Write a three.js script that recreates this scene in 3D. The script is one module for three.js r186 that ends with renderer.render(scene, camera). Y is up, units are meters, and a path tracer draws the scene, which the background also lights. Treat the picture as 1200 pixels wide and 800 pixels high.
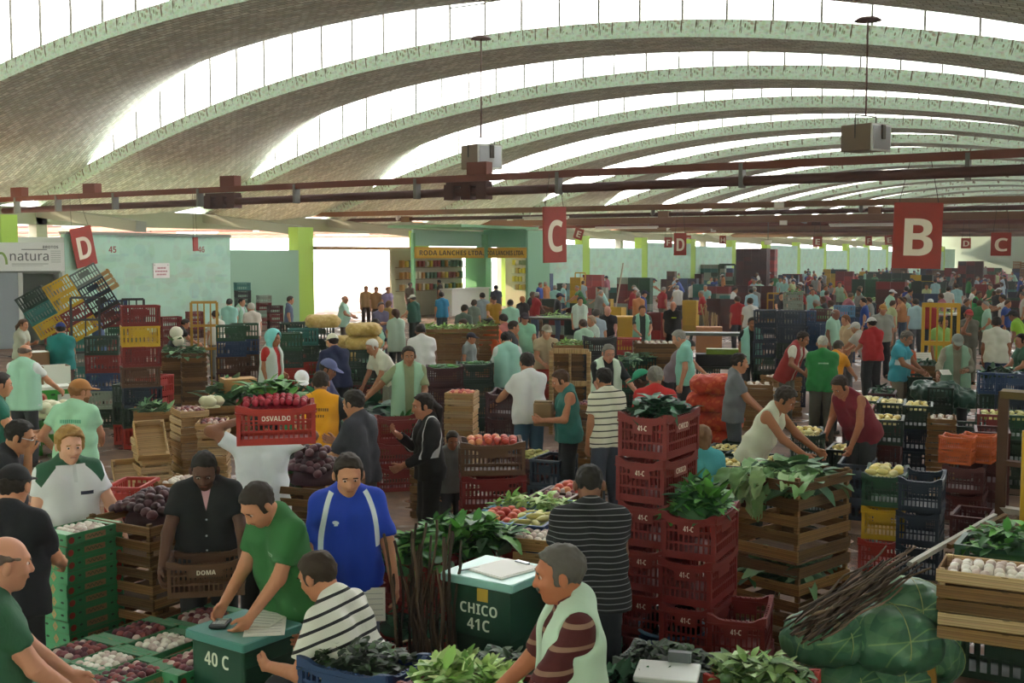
import * as THREE from 'three';
import { mergeGeometries, mergeVertices } from 'three/addons/utils/BufferGeometryUtils.js';

// ---------- camera, sky, sun, exposure ----------
const scene = new THREE.Scene();
const FOC = 1353, YAW = 0.5433, PITCH = 0.0749, EYE = 2.9;
const camera = new THREE.PerspectiveCamera(2 * Math.atan(400 / FOC) * 180 / Math.PI, 1.5, 0.1, 500);
camera.position.set(0, EYE, 0);
camera.rotation.order = 'YXZ';
camera.rotation.set(-PITCH, YAW, 0);
scene.add(camera);
scene.background = new THREE.Color().setRGB(1.0, 0.99, 0.96);
scene.backgroundIntensity = 1.6;
scene.fog = new THREE.FogExp2(0xffffff, 0.0011);
const sun = new THREE.DirectionalLight(new THREE.Color().setRGB(1.0, 0.8, 0.56), 2.5);
sun.position.set(-130, 36, -28);
sun.target.position.set(-18, 3, -42);
sun.castShadow = true;
sun.shadow.mapSize.set(4096, 4096);
Object.assign(sun.shadow.camera, { left: -90, right: 90, top: 90, bottom: -90, near: 1, far: 320 });
scene.add(sun, sun.target);
const renderer = new THREE.WebGLRenderer({ antialias: true });
renderer.toneMapping = THREE.LinearToneMapping;
renderer.toneMappingExposure = 7.4;
renderer.shadowMap.enabled = true;

// ---------- helpers ----------
const V = (x, y, z) => new THREE.Vector3(x, y, z);
let seedN = 12345;
const seed = (s) => { seedN = s >>> 0; };
const rnd = () => { seedN = (seedN + 0x6d2b79f5) | 0; let t = Math.imul(seedN ^ (seedN >>> 15), 1 | seedN); t = (t + Math.imul(t ^ (t >>> 7), 61 | t)) ^ t; return ((t ^ (t >>> 14)) >>> 0) / 4294967296; };
const rr = (a, b) => a + (b - a) * rnd();
const pick = (a) => a[Math.floor(rnd() * a.length)];
// a pixel of the 1200 x 800 photograph as a direction
const CY = Math.cos(YAW), SY = Math.sin(YAW), CP = Math.cos(PITCH), SP = Math.sin(PITCH);
function ray(px, py) {
  const a = (px - 600) / FOC, b = (400 - py) / FOC, zf = CP + b * SP, u = b * CP - SP;
  return V(a * CY - zf * SY, u, -(a * SY + zf * CY));
}
const at = (px, py, y) => { const r = ray(px, py), t = (y - EYE) / r.y; return V(r.x * t, y, r.z * t); };           // where it meets the level y
const atZ = (px, py, z) => { const r = ray(px, py), t = z / r.z; return V(r.x * t, EYE + r.y * t, z); };
const atX = (px, py, x) => { const r = ray(px, py), t = x / r.x; return V(x, EYE + r.y * t, r.z * t); };
const toCam = (p) => Math.atan2(-p.x, -p.z);                                                                     // heading (rotation.y) that faces the camera from p

const matCache = new Map();
function mat(color, rough = 0.8, o = {}) {
  const key = color + '|' + rough + '|' + (o.key ?? JSON.stringify(o));
  if (!matCache.has(key)) { const { key: _, ...p } = o; const m = new THREE.MeshStandardMaterial({ color, roughness: rough, side: THREE.DoubleSide, ...p }); matCache.set(key, m); }
  return matCache.get(key);
}
function canvasTex(w, h, draw, opt = {}) {
  const c = document.createElement('canvas'); c.width = w; c.height = h;
  draw(c.getContext('2d'), w, h);
  const t = new THREE.CanvasTexture(c);
  if (!opt.data) t.colorSpace = THREE.SRGBColorSpace;
  t.wrapS = t.wrapT = THREE.RepeatWrapping; t.magFilter = THREE.LinearFilter;
  if (opt.repeat) t.repeat.set(...opt.repeat);
  return t;
}
const taken = new Map();
function numbered(n) { const k = taken.get(n) ?? 0; taken.set(n, k + 1); return k ? n + '_' + String(k).padStart(3, '0') : n; }
const shade = (o) => { o.traverse((c) => { if (c.isMesh) { c.castShadow = true; c.receiveShadow = true; } }); return o; };
function thing(name, label, category, p = [0, 0, 0], turn = 0, group) {
  const o = new THREE.Group(); o.name = numbered(name); scene.add(o);
  if (p.isVector3) o.position.copy(p); else o.position.set(...p);
  o.rotation.y = turn; o.userData = { label, category }; if (group) o.userData.group = group;
  return o;
}
function part(name, geo, m, parent, p, rot) {
  const o = new THREE.Mesh(geo, m); o.name = name; o.castShadow = o.receiveShadow = true;
  if (p) p.isVector3 ? o.position.copy(p) : o.position.set(...p);
  if (rot) o.rotation.set(...rot);
  parent.add(o); return o;
}
function lone(name, geo, m, label, category, p, turn = 0, group) {
  const o = part(numbered(name), geo, m, scene, p); o.rotation.y = turn; o.userData = { label, category }; if (group) o.userData.group = group; return o;
}
function struct(name, geo, m, label, category = 'structure') {
  const o = geo ? new THREE.Mesh(geo, m) : new THREE.Group(); o.name = numbered(name); o.castShadow = o.receiveShadow = true; scene.add(o);
  o.userData = { kind: 'structure', label, category }; return o;
}
const clean = (g) => { g = g.index ? g.toNonIndexed() : g; for (const k of Object.keys(g.attributes)) if (!['position', 'normal', 'uv', 'color'].includes(k)) g.deleteAttribute(k); return g; };
const merge = (list) => { const l = list.map(clean); const hasC = l.every((g) => g.attributes.color); for (const g of l) if (!hasC && g.attributes.color) g.deleteAttribute('color'); return mergeGeometries(l); };
const boxCache = new Map();
function box(w, h, d, x = 0, y = 0, z = 0) { const g = new THREE.BoxGeometry(w, h, d); g.translate(x, y, z); return g; }
function uvBox(w, h, d, x = 0, y = 0, z = 0, s = 1) {        // a box whose uv run in metres
  const g = new THREE.BoxGeometry(w, h, d), u = g.attributes.uv, dims = [[d, h], [d, h], [w, d], [w, d], [w, h], [w, h]];
  for (let i = 0; i < 24; i++) { const q = dims[i >> 2]; u.setXY(i, u.getX(i) * q[0] * s, u.getY(i) * q[1] * s); }
  g.translate(x, y, z); return g;
}
const shared = (key, make) => { if (!boxCache.has(key)) boxCache.set(key, make()); return boxCache.get(key); };
function bar(a, b, r, sides = 6, flat) {                      // a rod from a to b
  const d = b.clone().sub(a), L = d.length();
  const g = flat ? new THREE.BoxGeometry(flat[0], L, flat[1]) : new THREE.CylinderGeometry(r, r, L, sides);
  g.translate(0, L / 2, 0); g.applyQuaternion(new THREE.Quaternion().setFromUnitVectors(V(0, 1, 0), d.normalize())); g.translate(a.x, a.y, a.z); return g;
}
function roundedBox(w, h, d, r, seg = 1) {
  const s = new THREE.Shape(), x = w / 2 - r, z = d / 2 - r;
  s.absarc(x, z, r, 0, Math.PI / 2); s.absarc(-x, z, r, Math.PI / 2, Math.PI); s.absarc(-x, -z, r, Math.PI, 1.5 * Math.PI); s.absarc(x, -z, r, 1.5 * Math.PI, 2 * Math.PI);
  const g = new THREE.ExtrudeGeometry(s, { depth: h - 2 * r * 0.5, bevelEnabled: true, bevelSize: r * 0.5, bevelThickness: r * 0.5, bevelSegments: seg, curveSegments: 3 });
  g.rotateX(-Math.PI / 2); g.translate(0, r * 0.5, 0); return g;
}
const hash3 = (x, y, z) => { let n = Math.imul(x, 374761393) + Math.imul(y, 668265263) + Math.imul(z, 2147483647 - 144665); n = Math.imul(n ^ (n >>> 13), 1274126177); return ((n ^ (n >>> 16)) >>> 0) / 4294967296; };
function noise3(x, y, z) {
  const X = Math.floor(x), Y = Math.floor(y), Z = Math.floor(z), f = (t) => t * t * (3 - 2 * t), u = f(x - X), v = f(y - Y), w = f(z - Z);
  const L = (a, b, t) => a + (b - a) * t, h = (i, j, k) => hash3(X + i, Y + j, Z + k);
  return L(L(L(h(0, 0, 0), h(1, 0, 0), u), L(h(0, 1, 0), h(1, 1, 0), u), v), L(L(h(0, 0, 1), h(1, 0, 1), u), L(h(0, 1, 1), h(1, 1, 1), u), v), w);
}
// ---------- the hall ----------
const Z1 = 21.1, BAY = 8.87, XC = -17.8, YA = 9.54, CF = 0.0085, YR = 11.5, CR4 = (YR - 6.6 - (YR - 10.14) * 368.6 / 148.8) / (135895 - 22153 * 368.6 / 148.8), CR = (YR - 10.14 - 22153 * CR4) / 148.8, XW = 19.25, HALF = 22.6;
const archF = (t) => YA - CF * t * t;                                     // top of the front edge of a shell, t metres from the crown
const archB = (t) => YR - CR * t * t - CR4 * t ** 4;
const archR = (t) => Math.max(archB(t), archF(t));                 // its rear edge
const zOf = (i) => -(Z1 + BAY * (i - 1));
const FIRST = -3, LAST = 19;
// speckled, stained concrete floor with wet film in places
const floorMap = canvasTex(1024, 1024, (c, w, h) => {
  const im = c.createImageData(w, h);
  for (let y = 0; y < h; y++) for (let x = 0; x < w; x++) {
    const P = (s) => { const a = x / w * s, b = y / h * s; const m = (i, j) => noise3(((i % s) + s) % s, ((j % s) + s) % s, s); const i = Math.floor(a), j = Math.floor(b), u = a - i, v = b - j, q = (t) => t * t * (3 - 2 * t); const A = m(i, j), B = m(i + 1, j), C = m(i, j + 1), D = m(i + 1, j + 1); return A + (B - A) * q(u) + (C - A) * q(v) + (A - B - C + D) * q(u) * q(v); };
    const n = 0.4 * P(6) + 0.3 * P(17) + 0.2 * P(61) + 0.1 * P(240), k = 4 * (y * w + x), b = 0.55 + 0.75 * (n - 0.2);
    im.data[k] = 126 * b; im.data[k + 1] = 92 * b; im.data[k + 2] = 70 * b; im.data[k + 3] = 255;
  }
  c.putImageData(im, 0, 0);
});
const floorRough = canvasTex(512, 512, (c, w, h) => {
  const im = c.createImageData(w, h);
  for (let y = 0; y < h; y++) for (let x = 0; x < w; x++) { const n = 0.65 * noise3(x / 62, y / 62, 9) + 0.35 * noise3(x / 19, y / 19, 4), k = 4 * (y * w + x), r = n > 0.7 ? 60 : n > 0.6 ? 60 + (0.7 - n) / 0.1 * 160 : 220; im.data[k] = im.data[k + 1] = im.data[k + 2] = r; im.data[k + 3] = 255; }
  c.putImageData(im, 0, 0);
}, { data: true });
{
  const W = 62, L = 230, g = new THREE.BoxGeometry(W, 0.2, L); const u = g.attributes.uv;
  for (let i = 0; i < u.count; i++) u.setXY(i, u.getX(i) * W / 5, u.getY(i) * L / 5);
  g.translate(-18, -0.1, -L / 2 + 30);
  struct('floor', g, new THREE.MeshStandardMaterial({ map: floorMap, roughnessMap: floorRough, roughness: 1, bumpMap: floorMap, bumpScale: 0.004 }), 'brown stained concrete market floor with wet patches', 'floor');
  const yard = new THREE.BoxGeometry(700, 0.2, 700); yard.translate(-18, -0.32, -90);
  struct('ground', yard, mat('#a39a8c', 0.95), 'pale asphalt yard outside the hall', 'ground');
}
// brick soffit
const brickMap = canvasTex(1024, 1024, (c, w, h) => {
  c.fillStyle = '#7c7f76'; c.fillRect(0, 0, w, h); seed(5);
  const rows = 16, cols = 8, rh = h / rows, cw = w / cols;
  for (let r = 0; r < rows; r++) for (let k = -1; k < cols; k++) { const v = 204 + rr(-24, 24); c.fillStyle = `rgb(${v - rr(2, 10)},${v + 1},${v - rr(2, 10)})`; c.fillRect(k * cw + (r % 2) * cw / 2 + 4, r * rh + 5, cw - 8, rh - 10); }
  for (let i = 0; i < 700; i++) { c.fillStyle = `rgba(${60 + rr(0, 60)},${58 + rr(0, 50)},${48 + rr(0, 40)},${rr(0.05, 0.25)})`; c.beginPath(); c.ellipse(rr(0, w), rr(0, h), rr(2, 30), rr(1, 9), 0, 0, 7); c.fill(); }
  for (let i = 0; i < 60; i++) { c.fillStyle = `rgba(40,38,32,${rr(0.2, 0.5)})`; c.fillRect(rr(0, w), rr(0, h), rr(2, 7), rr(10, 70)); }
});
const soffitMat = new THREE.MeshStandardMaterial({ map: brickMap, bumpMap: brickMap, bumpScale: 0.02, roughness: 0.92, side: THREE.DoubleSide });
function fasciaTex(s) {
  return canvasTex(128, 128, (c, w, h) => {
    c.fillStyle = '#d6ecdf'; c.fillRect(0, 0, w, h); seed(s);
    for (let i = 0; i < 60; i++) { c.fillStyle = `rgba(${rr(120, 220)},${rr(150, 220)},${rr(120, 190)},${rr(0.08, 0.2)})`; c.beginPath(); c.ellipse(rr(0, w), rr(0, h), rr(4, 22), rr(3, 14), 0, 0, 7); c.fill(); }
    for (let i = 0; i < 14; i++) { c.fillStyle = `rgba(${rr(60, 105)},${rr(56, 78)},${rr(40, 52)},${rr(0.25, 0.7)})`; const x = rnd() < 0.6 ? rr(0, 12) : rr(0, w); c.beginPath(); c.ellipse(x, rr(0, h * 0.6), rr(1, 7), rr(3, 34), rr(-0.2, 0.2), 0, 7); c.fill(); }
    for (let i = 0; i < 5; i++) { c.fillStyle = `rgba(120,70,48,${rr(0.1, 0.4)})`; c.beginPath(); c.ellipse(rr(0, w), rr(0, 30), rr(5, 16), rr(3, 12), 0, 0, 7); c.fill(); }
  });
}
const fasciaMats = [3, 8, 21, 34].map((s) => new THREE.MeshStandardMaterial({ map: fasciaTex(s), roughness: 0.9 }));
const mullionMat = mat('#57544c', 0.8), paneMat = new THREE.MeshPhysicalMaterial({ color: '#ffffff', transmission: 1, thickness: 0, roughness: 0.05, ior: 1.2 });
const FH = 0.47;
for (let i = FIRST; i <= LAST; i++) {
  const za = zOf(i), zb = zOf(i + 1), N = 72;
  // shell: loft from the front edge to the higher rear edge, with thickness
  const pos = [], uv = [], idx = [];
  const M = 9, TH = 0.16;
  for (let side = 0; side < 2; side++) for (let j = 0; j <= N; j++) {
    const t = -HALF + 2 * HALF * j / N, y0 = archF(t) - FH, y1 = archR(t) - 0.08;
    for (let k = 0; k <= M; k++) {
      const s = k / M, e = 0.05 * s + 0.95 * s ** 1.8, dip = 0.36 * Math.sin(Math.PI * s);
      pos.push(XC + t, y0 + (y1 - y0) * e - dip + side * TH, za + (zb - za) * s + 0.02); uv.push((XC + t) / 2.4, (za + (zb - za) * s) / 2.4);
    }
  }
  const id = (sd, j, k) => sd * (N + 1) * (M + 1) + j * (M + 1) + k;
  for (let sd = 0; sd < 2; sd++) for (let j = 0; j < N; j++) for (let k = 0; k < M; k++) { const a = id(sd, j, k), b = id(sd, j + 1, k), c = id(sd, j + 1, k + 1), d = id(sd, j, k + 1); sd ? idx.push(a, b, c, a, c, d) : idx.push(a, c, b, a, d, c); }
  const g = new THREE.BufferGeometry(); g.setAttribute('position', new THREE.Float32BufferAttribute(pos, 3)); g.setAttribute('uv', new THREE.Float32BufferAttribute(uv, 2)); g.setIndex(idx); g.computeVertexNormals();
  struct('ceiling_vault', g, soffitMat, 'grey brick vault shell of the market roof', 'ceiling');
  // edge beam of separate blocks
  const beam = struct('ceiling_edge_beam', null, null, 'pale green stained concrete edge beam of a roof arch', 'ceiling');
  const step = i <= 5 ? 0.42 : i <= 9 ? 0.84 : 2.0, nb = Math.round(2 * HALF / step), bg = shared('blk' + step, () => new THREE.BoxGeometry(step * 1.035, FH, 0.2));
  const n0 = i < 1 ? Math.round(nb * 0.9) : nb;
  for (let j = 0; j < nb; j++) {
    const t = -HALF + (j + 0.5) * step; if (i < 1 && j % 6) continue;
    const o = part('concrete_block', i < 1 ? shared('blkw', () => new THREE.BoxGeometry(2.6, FH, 0.2)) : bg, fasciaMats[(j * 7 + i * 3 + (j >> 2)) & 3], beam, [XC + t, archF(t) - FH / 2, za - 0.06 + 0.012 * ((j * 13) % 5) / 4]);
    o.rotation.z = Math.atan(-2 * CF * t) ;
  }
  // lunette: mullions and panes
  const win = struct('window_' + (i - FIRST + 1), null, null, 'bright arched lunette glazing between two roof vaults', 'window');
  const bays = 30, bw = 2 * XW / bays, zw = za - 0.05;
  for (let j = 0; j < bays; j++) {
    const t0 = -XW + j * bw, t1 = t0 + bw;
    const a0 = archF(t0), a1 = archF(t1), b0 = Math.max(a0 + 0.01, archB(t0) - 0.05), b1 = Math.max(a1 + 0.01, archB(t1) - 0.05);
    const pg = new THREE.BufferGeometry();
    pg.setAttribute('position', new THREE.Float32BufferAttribute([XC + t0, a0, zw, XC + t1, a1, zw, XC + t1, b1, zw, XC + t0, b0, zw], 3)); pg.setIndex([0, 1, 2, 0, 2, 3]); pg.computeVertexNormals();
    part('pane', pg, paneMat, win);
    if (j) part('mullion', box(0.045, b0 - a0, 0.06, XC + t0, (a0 + b0) / 2, zw), mullionMat, win);
  }
  if (i === 2) for (const j of [13, 14]) { const t0 = -XW + j * bw; part('transom', box(bw, 0.035, 0.05, XC + t0 + bw / 2, (archF(t0) + archB(t0)) / 2, zw), mullionMat, win); }
}
// pillars, springing beams and end walls
const limeMat = mat('#a9cf52', 0.75), mintMat = mat('#a9d3bf', 0.85), darkGreenMat = mat('#4c6b3c', 0.8);
for (const s of [-1, 1]) {
  struct('trim_' + (s < 0 ? 1 : 2), box(0.5, 0.7, 212, XC + s * (HALF - 0.1), archF(HALF) - 0.75, -76), mat('#8a8d80', 0.9), 'long concrete springing beam along the edge of the roof', 'beam');
  for (let i = FIRST; i <= LAST; i++) {
    const x = s < 0 ? -34.3 : 3.2;
    struct('pillar', box(0.55, s < 0 && i === 2 ? 3.6 : 4.1, 1.0, x, s < 0 && i === 2 ? 1.8 : 2.05, zOf(i)), limeMat, s < 0 ? 'lime green concrete pillar along the side of the hall' : 'lime green concrete pillar of the open dock side', 'pillar');
    if (s < 0) struct('trim_4', bar(V(-34.3, 3.95, zOf(i)), V(XC - HALF + 0.3, archF(HALF) - 0.6, zOf(i)), 0, 4, [0.4, 0.5]), mat('#8a8d80', 0.9), 'grey strut from a lime pillar to the springing beam', 'beam');
    if (i % 2 === 0 && i !== 4) struct('pillar', box(0.5, 4.4, 0.5, XC + s * (HALF - 0.1), 2.2, zOf(i)), mat('#8a8d80', 0.9), 'grey outer pillar under the springing beam', 'pillar');
  }
}
struct('pillar', box(0.5, 4.2, 0.6, -33.6, 2.1, atX(6, 285, -33.6).z), limeMat, 'lime green pillar beside the white shop sign', 'pillar');
struct('wall_back', box(46, 13, 0.3, -18, 6.5, 24), mat('#b9cbb9', 0.9), 'plain end wall of the hall', 'wall');
struct('wall_far', box(46, 13, 0.3, -18, 6.5, zOf(LAST + 1) - 1), mat('#b9cbb9', 0.9), 'far end wall of the hall', 'wall');
// ---------- side wall, kiosk, stall front ----------
const XL = -34.0;
const wallTex = canvasTex(512, 256, (c, w, h) => { c.fillStyle = '#b2d9c6'; c.fillRect(0, 0, w, h); seed(77); for (let i = 0; i < 160; i++) { c.fillStyle = `rgba(${rr(90, 200)},${rr(120, 200)},${rr(100, 180)},${rr(0.03, 0.12)})`; c.beginPath(); c.ellipse(rr(0, w), rr(0, h), rr(5, 60), rr(3, 20), 0, 0, 7); c.fill(); } });
const wallMat = new THREE.MeshStandardMaterial({ map: wallTex, roughness: 0.85 });
function sideWall(z0, z1, h, label, m = wallMat) { return struct('wall_left', uvBox(0.2, h, z0 - z1, XL - 0.1, h / 2, (z0 + z1) / 2, 0.25), m, label, 'wall'); }
const zPix = (px, x = XL) => atX(px, 300, x).z;
const w45 = sideWall(zPix(76), zPix(270), 3.62, 'tall mint green partition wall numbered 45');
part('wall_cap', box(0.34, 0.1, zPix(76) - zPix(270), XL - 0.1, 3.66, (zPix(76) + zPix(270)) / 2), mat('#8f978c', 0.9), w45);
sideWall(zOf(1) - 0.5, zPix(76) + 0.02, 3.5, 'weathered whitish wall beside the stall front', mat('#c9cfc4', 0.9));
sideWall(zPix(270) - 0.02, zOf(3) + 0.5, 3.1, 'sage green low wall next to the bright gate', mat('#93b79f', 0.85));
for (let i = 5; i <= LAST; i++) sideWall(zOf(i) - 0.5, zOf(i + 1) + 0.5, 3.35 + 0.2 * ((i * 5) % 3), 'mint green wall between lime pillars under an open strip');
struct('trim_3', box(0.3, 0.16, zOf(3) - zOf(4) - 1, XL, 3.2, (zOf(3) + zOf(4)) / 2), mat('#9d7b58', 0.8), 'brown lintel over the bright gate opening', 'lintel');
for (let i = FIRST; i < 1; i++) sideWall(zOf(i) - 0.5, zOf(i + 1) + 0.5, 3.4, 'mint green wall of the near bays');
// unseen dock-side wall, raised to keep fill light off the foreground
struct('wall_right', box(0.2, 3.5, 200, 4.4, 1.75, -76), mat('#b9cbb9', 0.9), 'unseen side wall along the dock, raised to darken the foreground, under an open strip', 'wall');
// painted numbers
const textTex = (txt, fg, bg, w = 256, h = 128, font = 'bold 96px sans-serif', sub) => canvasTex(w, h, (c) => { c.fillStyle = bg; c.fillRect(0, 0, w, h); c.fillStyle = fg; c.font = font; c.textAlign = 'center'; c.textBaseline = 'middle'; const L = txt.split('\n'); L.forEach((t, i) => c.fillText(t, w / 2, h * (i + 0.5) / L.length + h * 0.03)); if (sub) sub(c, w, h); });
const printMat = (t, r = 0.75) => new THREE.MeshStandardMaterial({ map: t, roughness: r });
function wallSign(px, py, w, h, m, name, label, x = XL) { const p = atX(px, py, x + 0.012); const o = thing(name, label, 'sign', p, Math.PI / 2); part('board', box(w, h, 0.02), m, o); return o; }
for (const [px, n] of [[132, '45'], [236, '46']]) { const p = atX(px, 292, XL + 0.006); part('painted_number', new THREE.PlaneGeometry(0.62, 0.36), printMat(textTex(n, '#8d3a38', '#b2d9c6', 128, 74, 'bold 66px sans-serif')), w45, p, [0, Math.PI / 2, 0]); }
wallSign(189, 317, 0.8, 0.56, printMat(canvasTex(256, 180, (c, w, h) => { c.fillStyle = '#e9e4e2'; c.fillRect(0, 0, w, h); c.fillStyle = '#a34a5c'; c.font = 'bold 34px sans-serif'; c.textAlign = 'center'; for (const [y, s] of [[58, 120], [98, 190], [136, 150]]) for (let x = -s / 2; x < s / 2; x += 19) c.fillRect(w / 2 + x, y - 10, 13, 20); c.fillStyle = '#6e6a68'; c.fillRect(18, 18, 12, 10); c.fillRect(226, 18, 12, 10); })), 'notice_board', 'white notice with maroon print on mint wall');
// kiosk
{
  const k = thing('snack_kiosk', 'green snack bar kiosk with yellow lettered sign band', 'kiosk');
  const z0 = zPix(484, -31.2), z1 = atX(566, 300, -31.2).z, z2 = z1, xa = -31.2, H0 = 3.05;
  const green = mat('#8fcf9a', 0.8), zc = atZ(616, 300, z1).x;
  const len = z0 - z1;
  part('side_wall', box(0.15, 3.9, 0.15, xa, 1.95, z0), green, k);
  part('corner_pillar', box(0.55, 3.9, 0.55, xa, 1.95, z1 - 0.1), green, k);
  part('back_wall', box(0.1, 3.2, len, xa - 1.3, 1.6, (z0 + z1) / 2), mat('#c2b79c', 0.9), k);
  part('end_wall', box(1.3, 3.2, 0.1, xa - 0.65, 1.6, z1 - 0.4), green, k);
  part('upper_panel', box(0.1, 0.75, len, xa - 0.02, 3.68, (z0 + z1) / 2), mat('#b9e6cf', 0.8), k);
  const face = (t) => printMat(textTex(t, '#5a3a1c', '#f2c23c', 1024, 128, 'bold 92px sans-serif', (c, w, h) => { c.fillStyle = '#e9a92c'; c.fillRect(0, 0, w, 8); c.fillRect(0, h - 8, w, 8); }));
  const fm = face('RODA LANCHES LTDA.');
  part('sign_band', box(0.16, 0.52, len, xa + 0.1, 3.0, (z0 + z1) / 2), mat('#efb93a', 0.7), k);
  part('lettering', new THREE.PlaneGeometry(len, 0.44), fm, k, [xa + 0.19, 3.0, (z0 + z1) / 2], [0, Math.PI / 2, 0]);
  const wB = zc - xa;
  part('sign_band', box(wB, 0.52, 0.16, xa + wB / 2, 3.0, z1 - 0.1), mat('#efb93a', 0.7), k);
  part('lettering', new THREE.PlaneGeometry(wB, 0.44), fm, k, [xa + wB / 2, 3.0, z1 - 0.01]);
  part('upper_panel', box(wB, 0.9, 0.1, xa + wB / 2, 3.72, z1 - 0.1), mat('#84c9a6', 0.8), k);
  part('roof_slab', box(wB + 1.6, 0.12, len + 1, xa + wB / 2 - 0.7, 4.2, (z0 + z1) / 2 - 0.6), mat('#7fb58a', 0.85), k);
  part('back_wall', box(wB, 2.8, 0.1, xa + wB / 2, 1.4, z1 - 2.2), mat('#cbbf9f', 0.9), k);
  part('end_wall', box(0.12, 4.1, 2.2, zc, 2.05, z1 - 1.2), mat('#7fae8c', 0.8), k);
  const cnt = thing('counter', 'white snack bar counter under the yellow sign', 'counter', [xa + 0.25, 0, z1 + len * 0.33]);
  part('body', box(0.6, 1.25, len * 0.55, 0, 0.62, 0), mat('#f1efe9', 0.4), cnt); part('top', box(0.75, 0.05, len * 0.57, 0, 1.27, 0), mat('#ffffff', 0.3), cnt);
  seed(9);
  for (let s = 0; s < 3; s++) { const sh = thing('shelf', 'shelf of small goods inside the snack bar', 'shelf', [xa - 1.05, 1.2 + s * 0.55, (z0 + z1) / 2], 0, 'snack bar shelves'); part('board', box(0.36, 0.04, len * 0.9), mat('#8a7a5d', 0.8), sh); for (let j = 0; j < 16; j++) part('packet', box(0.2, rr(0.2, 0.36), 0.18, 0, 0.17, -len * 0.42 + j * len * 0.055), mat(pick(['#b5803c', '#8f3b33', '#d3c9a8', '#4c6c52', '#c9b23e']), 0.7), sh); }
  for (let s = 0; s < 4; s++) { const sh = thing('shelf', 'shelf of packets in the lit corner shop', 'shelf', [xa + wB * 0.6, 1.1 + s * 0.42, z1 - 1.9], 0, 'corner shop shelves'); part('board', box(wB * 0.7, 0.03, 0.35), mat('#b9b19a', 0.8), sh); for (let j = 0; j < 9; j++) part('packet', box(0.16, rr(0.2, 0.32), 0.18, -wB * 0.32 + j * wB * 0.08, 0.15, 0), mat(pick(['#c8a052', '#a55a44', '#d8cfb2', '#7d8d5c', '#d9c03c']), 0.7), sh); }
}
// stall front with the white sign
{
  const z = zPix(22, -31.6), a = at(0, 300, 2.9), s = thing('stall_front', 'grey stall front with door under a white shop sign', 'stall', [-31.6, 0, z], toCam(V(-31.6, 0, z)) + 0.1);
  part('panel', box(1.0, 2.35, 0.08, -0.55, 1.17, 0), mat('#9aa3ab', 0.7), s);
  part('post', box(0.13, 2.35, 0.13, 0.02, 1.17, 0), mat('#cfd2cf', 0.6), s);
  part('post', box(0.1, 2.35, 0.13, -1.15, 1.17, 0), mat('#868c90', 0.6), s);
  part('side_wall', box(0.1, 2.35, 1.5, 1.2, 1.17, -0.75), mat('#9aa39a', 0.9), s);
  part('back_wall', box(2.4, 2.35, 0.1, 0, 1.17, -1.5), mat('#9aa39a', 0.9), s);
  part('roof', box(2.4, 0.08, 1.5, 0, 2.35, -0.75), mat('#7d857d', 0.9), s);
  const b = thing('shop_sign', 'white shop sign board with grey and green logo', 'sign', s.position.clone().add(V(0, 2.84, 0.06)), s.rotation.y);
  part('board', box(2.75, 0.88, 0.1, 0, 0, 0), mat('#eef0ee', 0.5), b);
  part('lettering', new THREE.PlaneGeometry(2.7, 0.84), printMat(canvasTex(1024, 320, (c, w, h) => {
    c.fillStyle = '#eceeec'; c.fillRect(0, 0, w, h); c.strokeStyle = '#8dae5a'; c.lineWidth = 26; c.beginPath(); c.moveTo(300, 190); c.bezierCurveTo(300, 80, 395, 90, 395, 250); c.stroke();
    c.fillStyle = '#5c6064'; c.font = '150px sans-serif'; c.fillText('natura', 420, 205); c.fillRect(560, 70, 280, 9); c.font = 'bold 46px sans-serif'; c.fillText('BROTOS', 790, 62);
    c.fillStyle = '#a9adab'; c.fillRect(450, 240, 400, 8); c.fillRect(450, 262, 340, 5); for (let i = 0; i < 6; i++) c.fillRect(880, 90 + i * 26, 110, 6);
  }), 0.5), b, [0, 0, 0.056]);
  const fr = thing('display_shelf', 'orange goods inside the stall beside grey door', 'shelf', s.position.clone().add(V(-1.6, 0, 0.9)));
  for (let i = 0; i < 3; i++) { part('shelf_board', box(0.9, 0.05, 0.4, 0, 0.9 + i * 0.45, 0), mat('#8a6a4c', 0.8), fr); part('goods', box(0.8, 0.3, 0.3, 0, 1.08 + i * 0.45, 0), mat(['#c07a3c', '#d0863a', '#e08a35'][i], 0.7), fr); }  // goods in plain orange tones, brighter from shelf to shelf upwards
}
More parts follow.
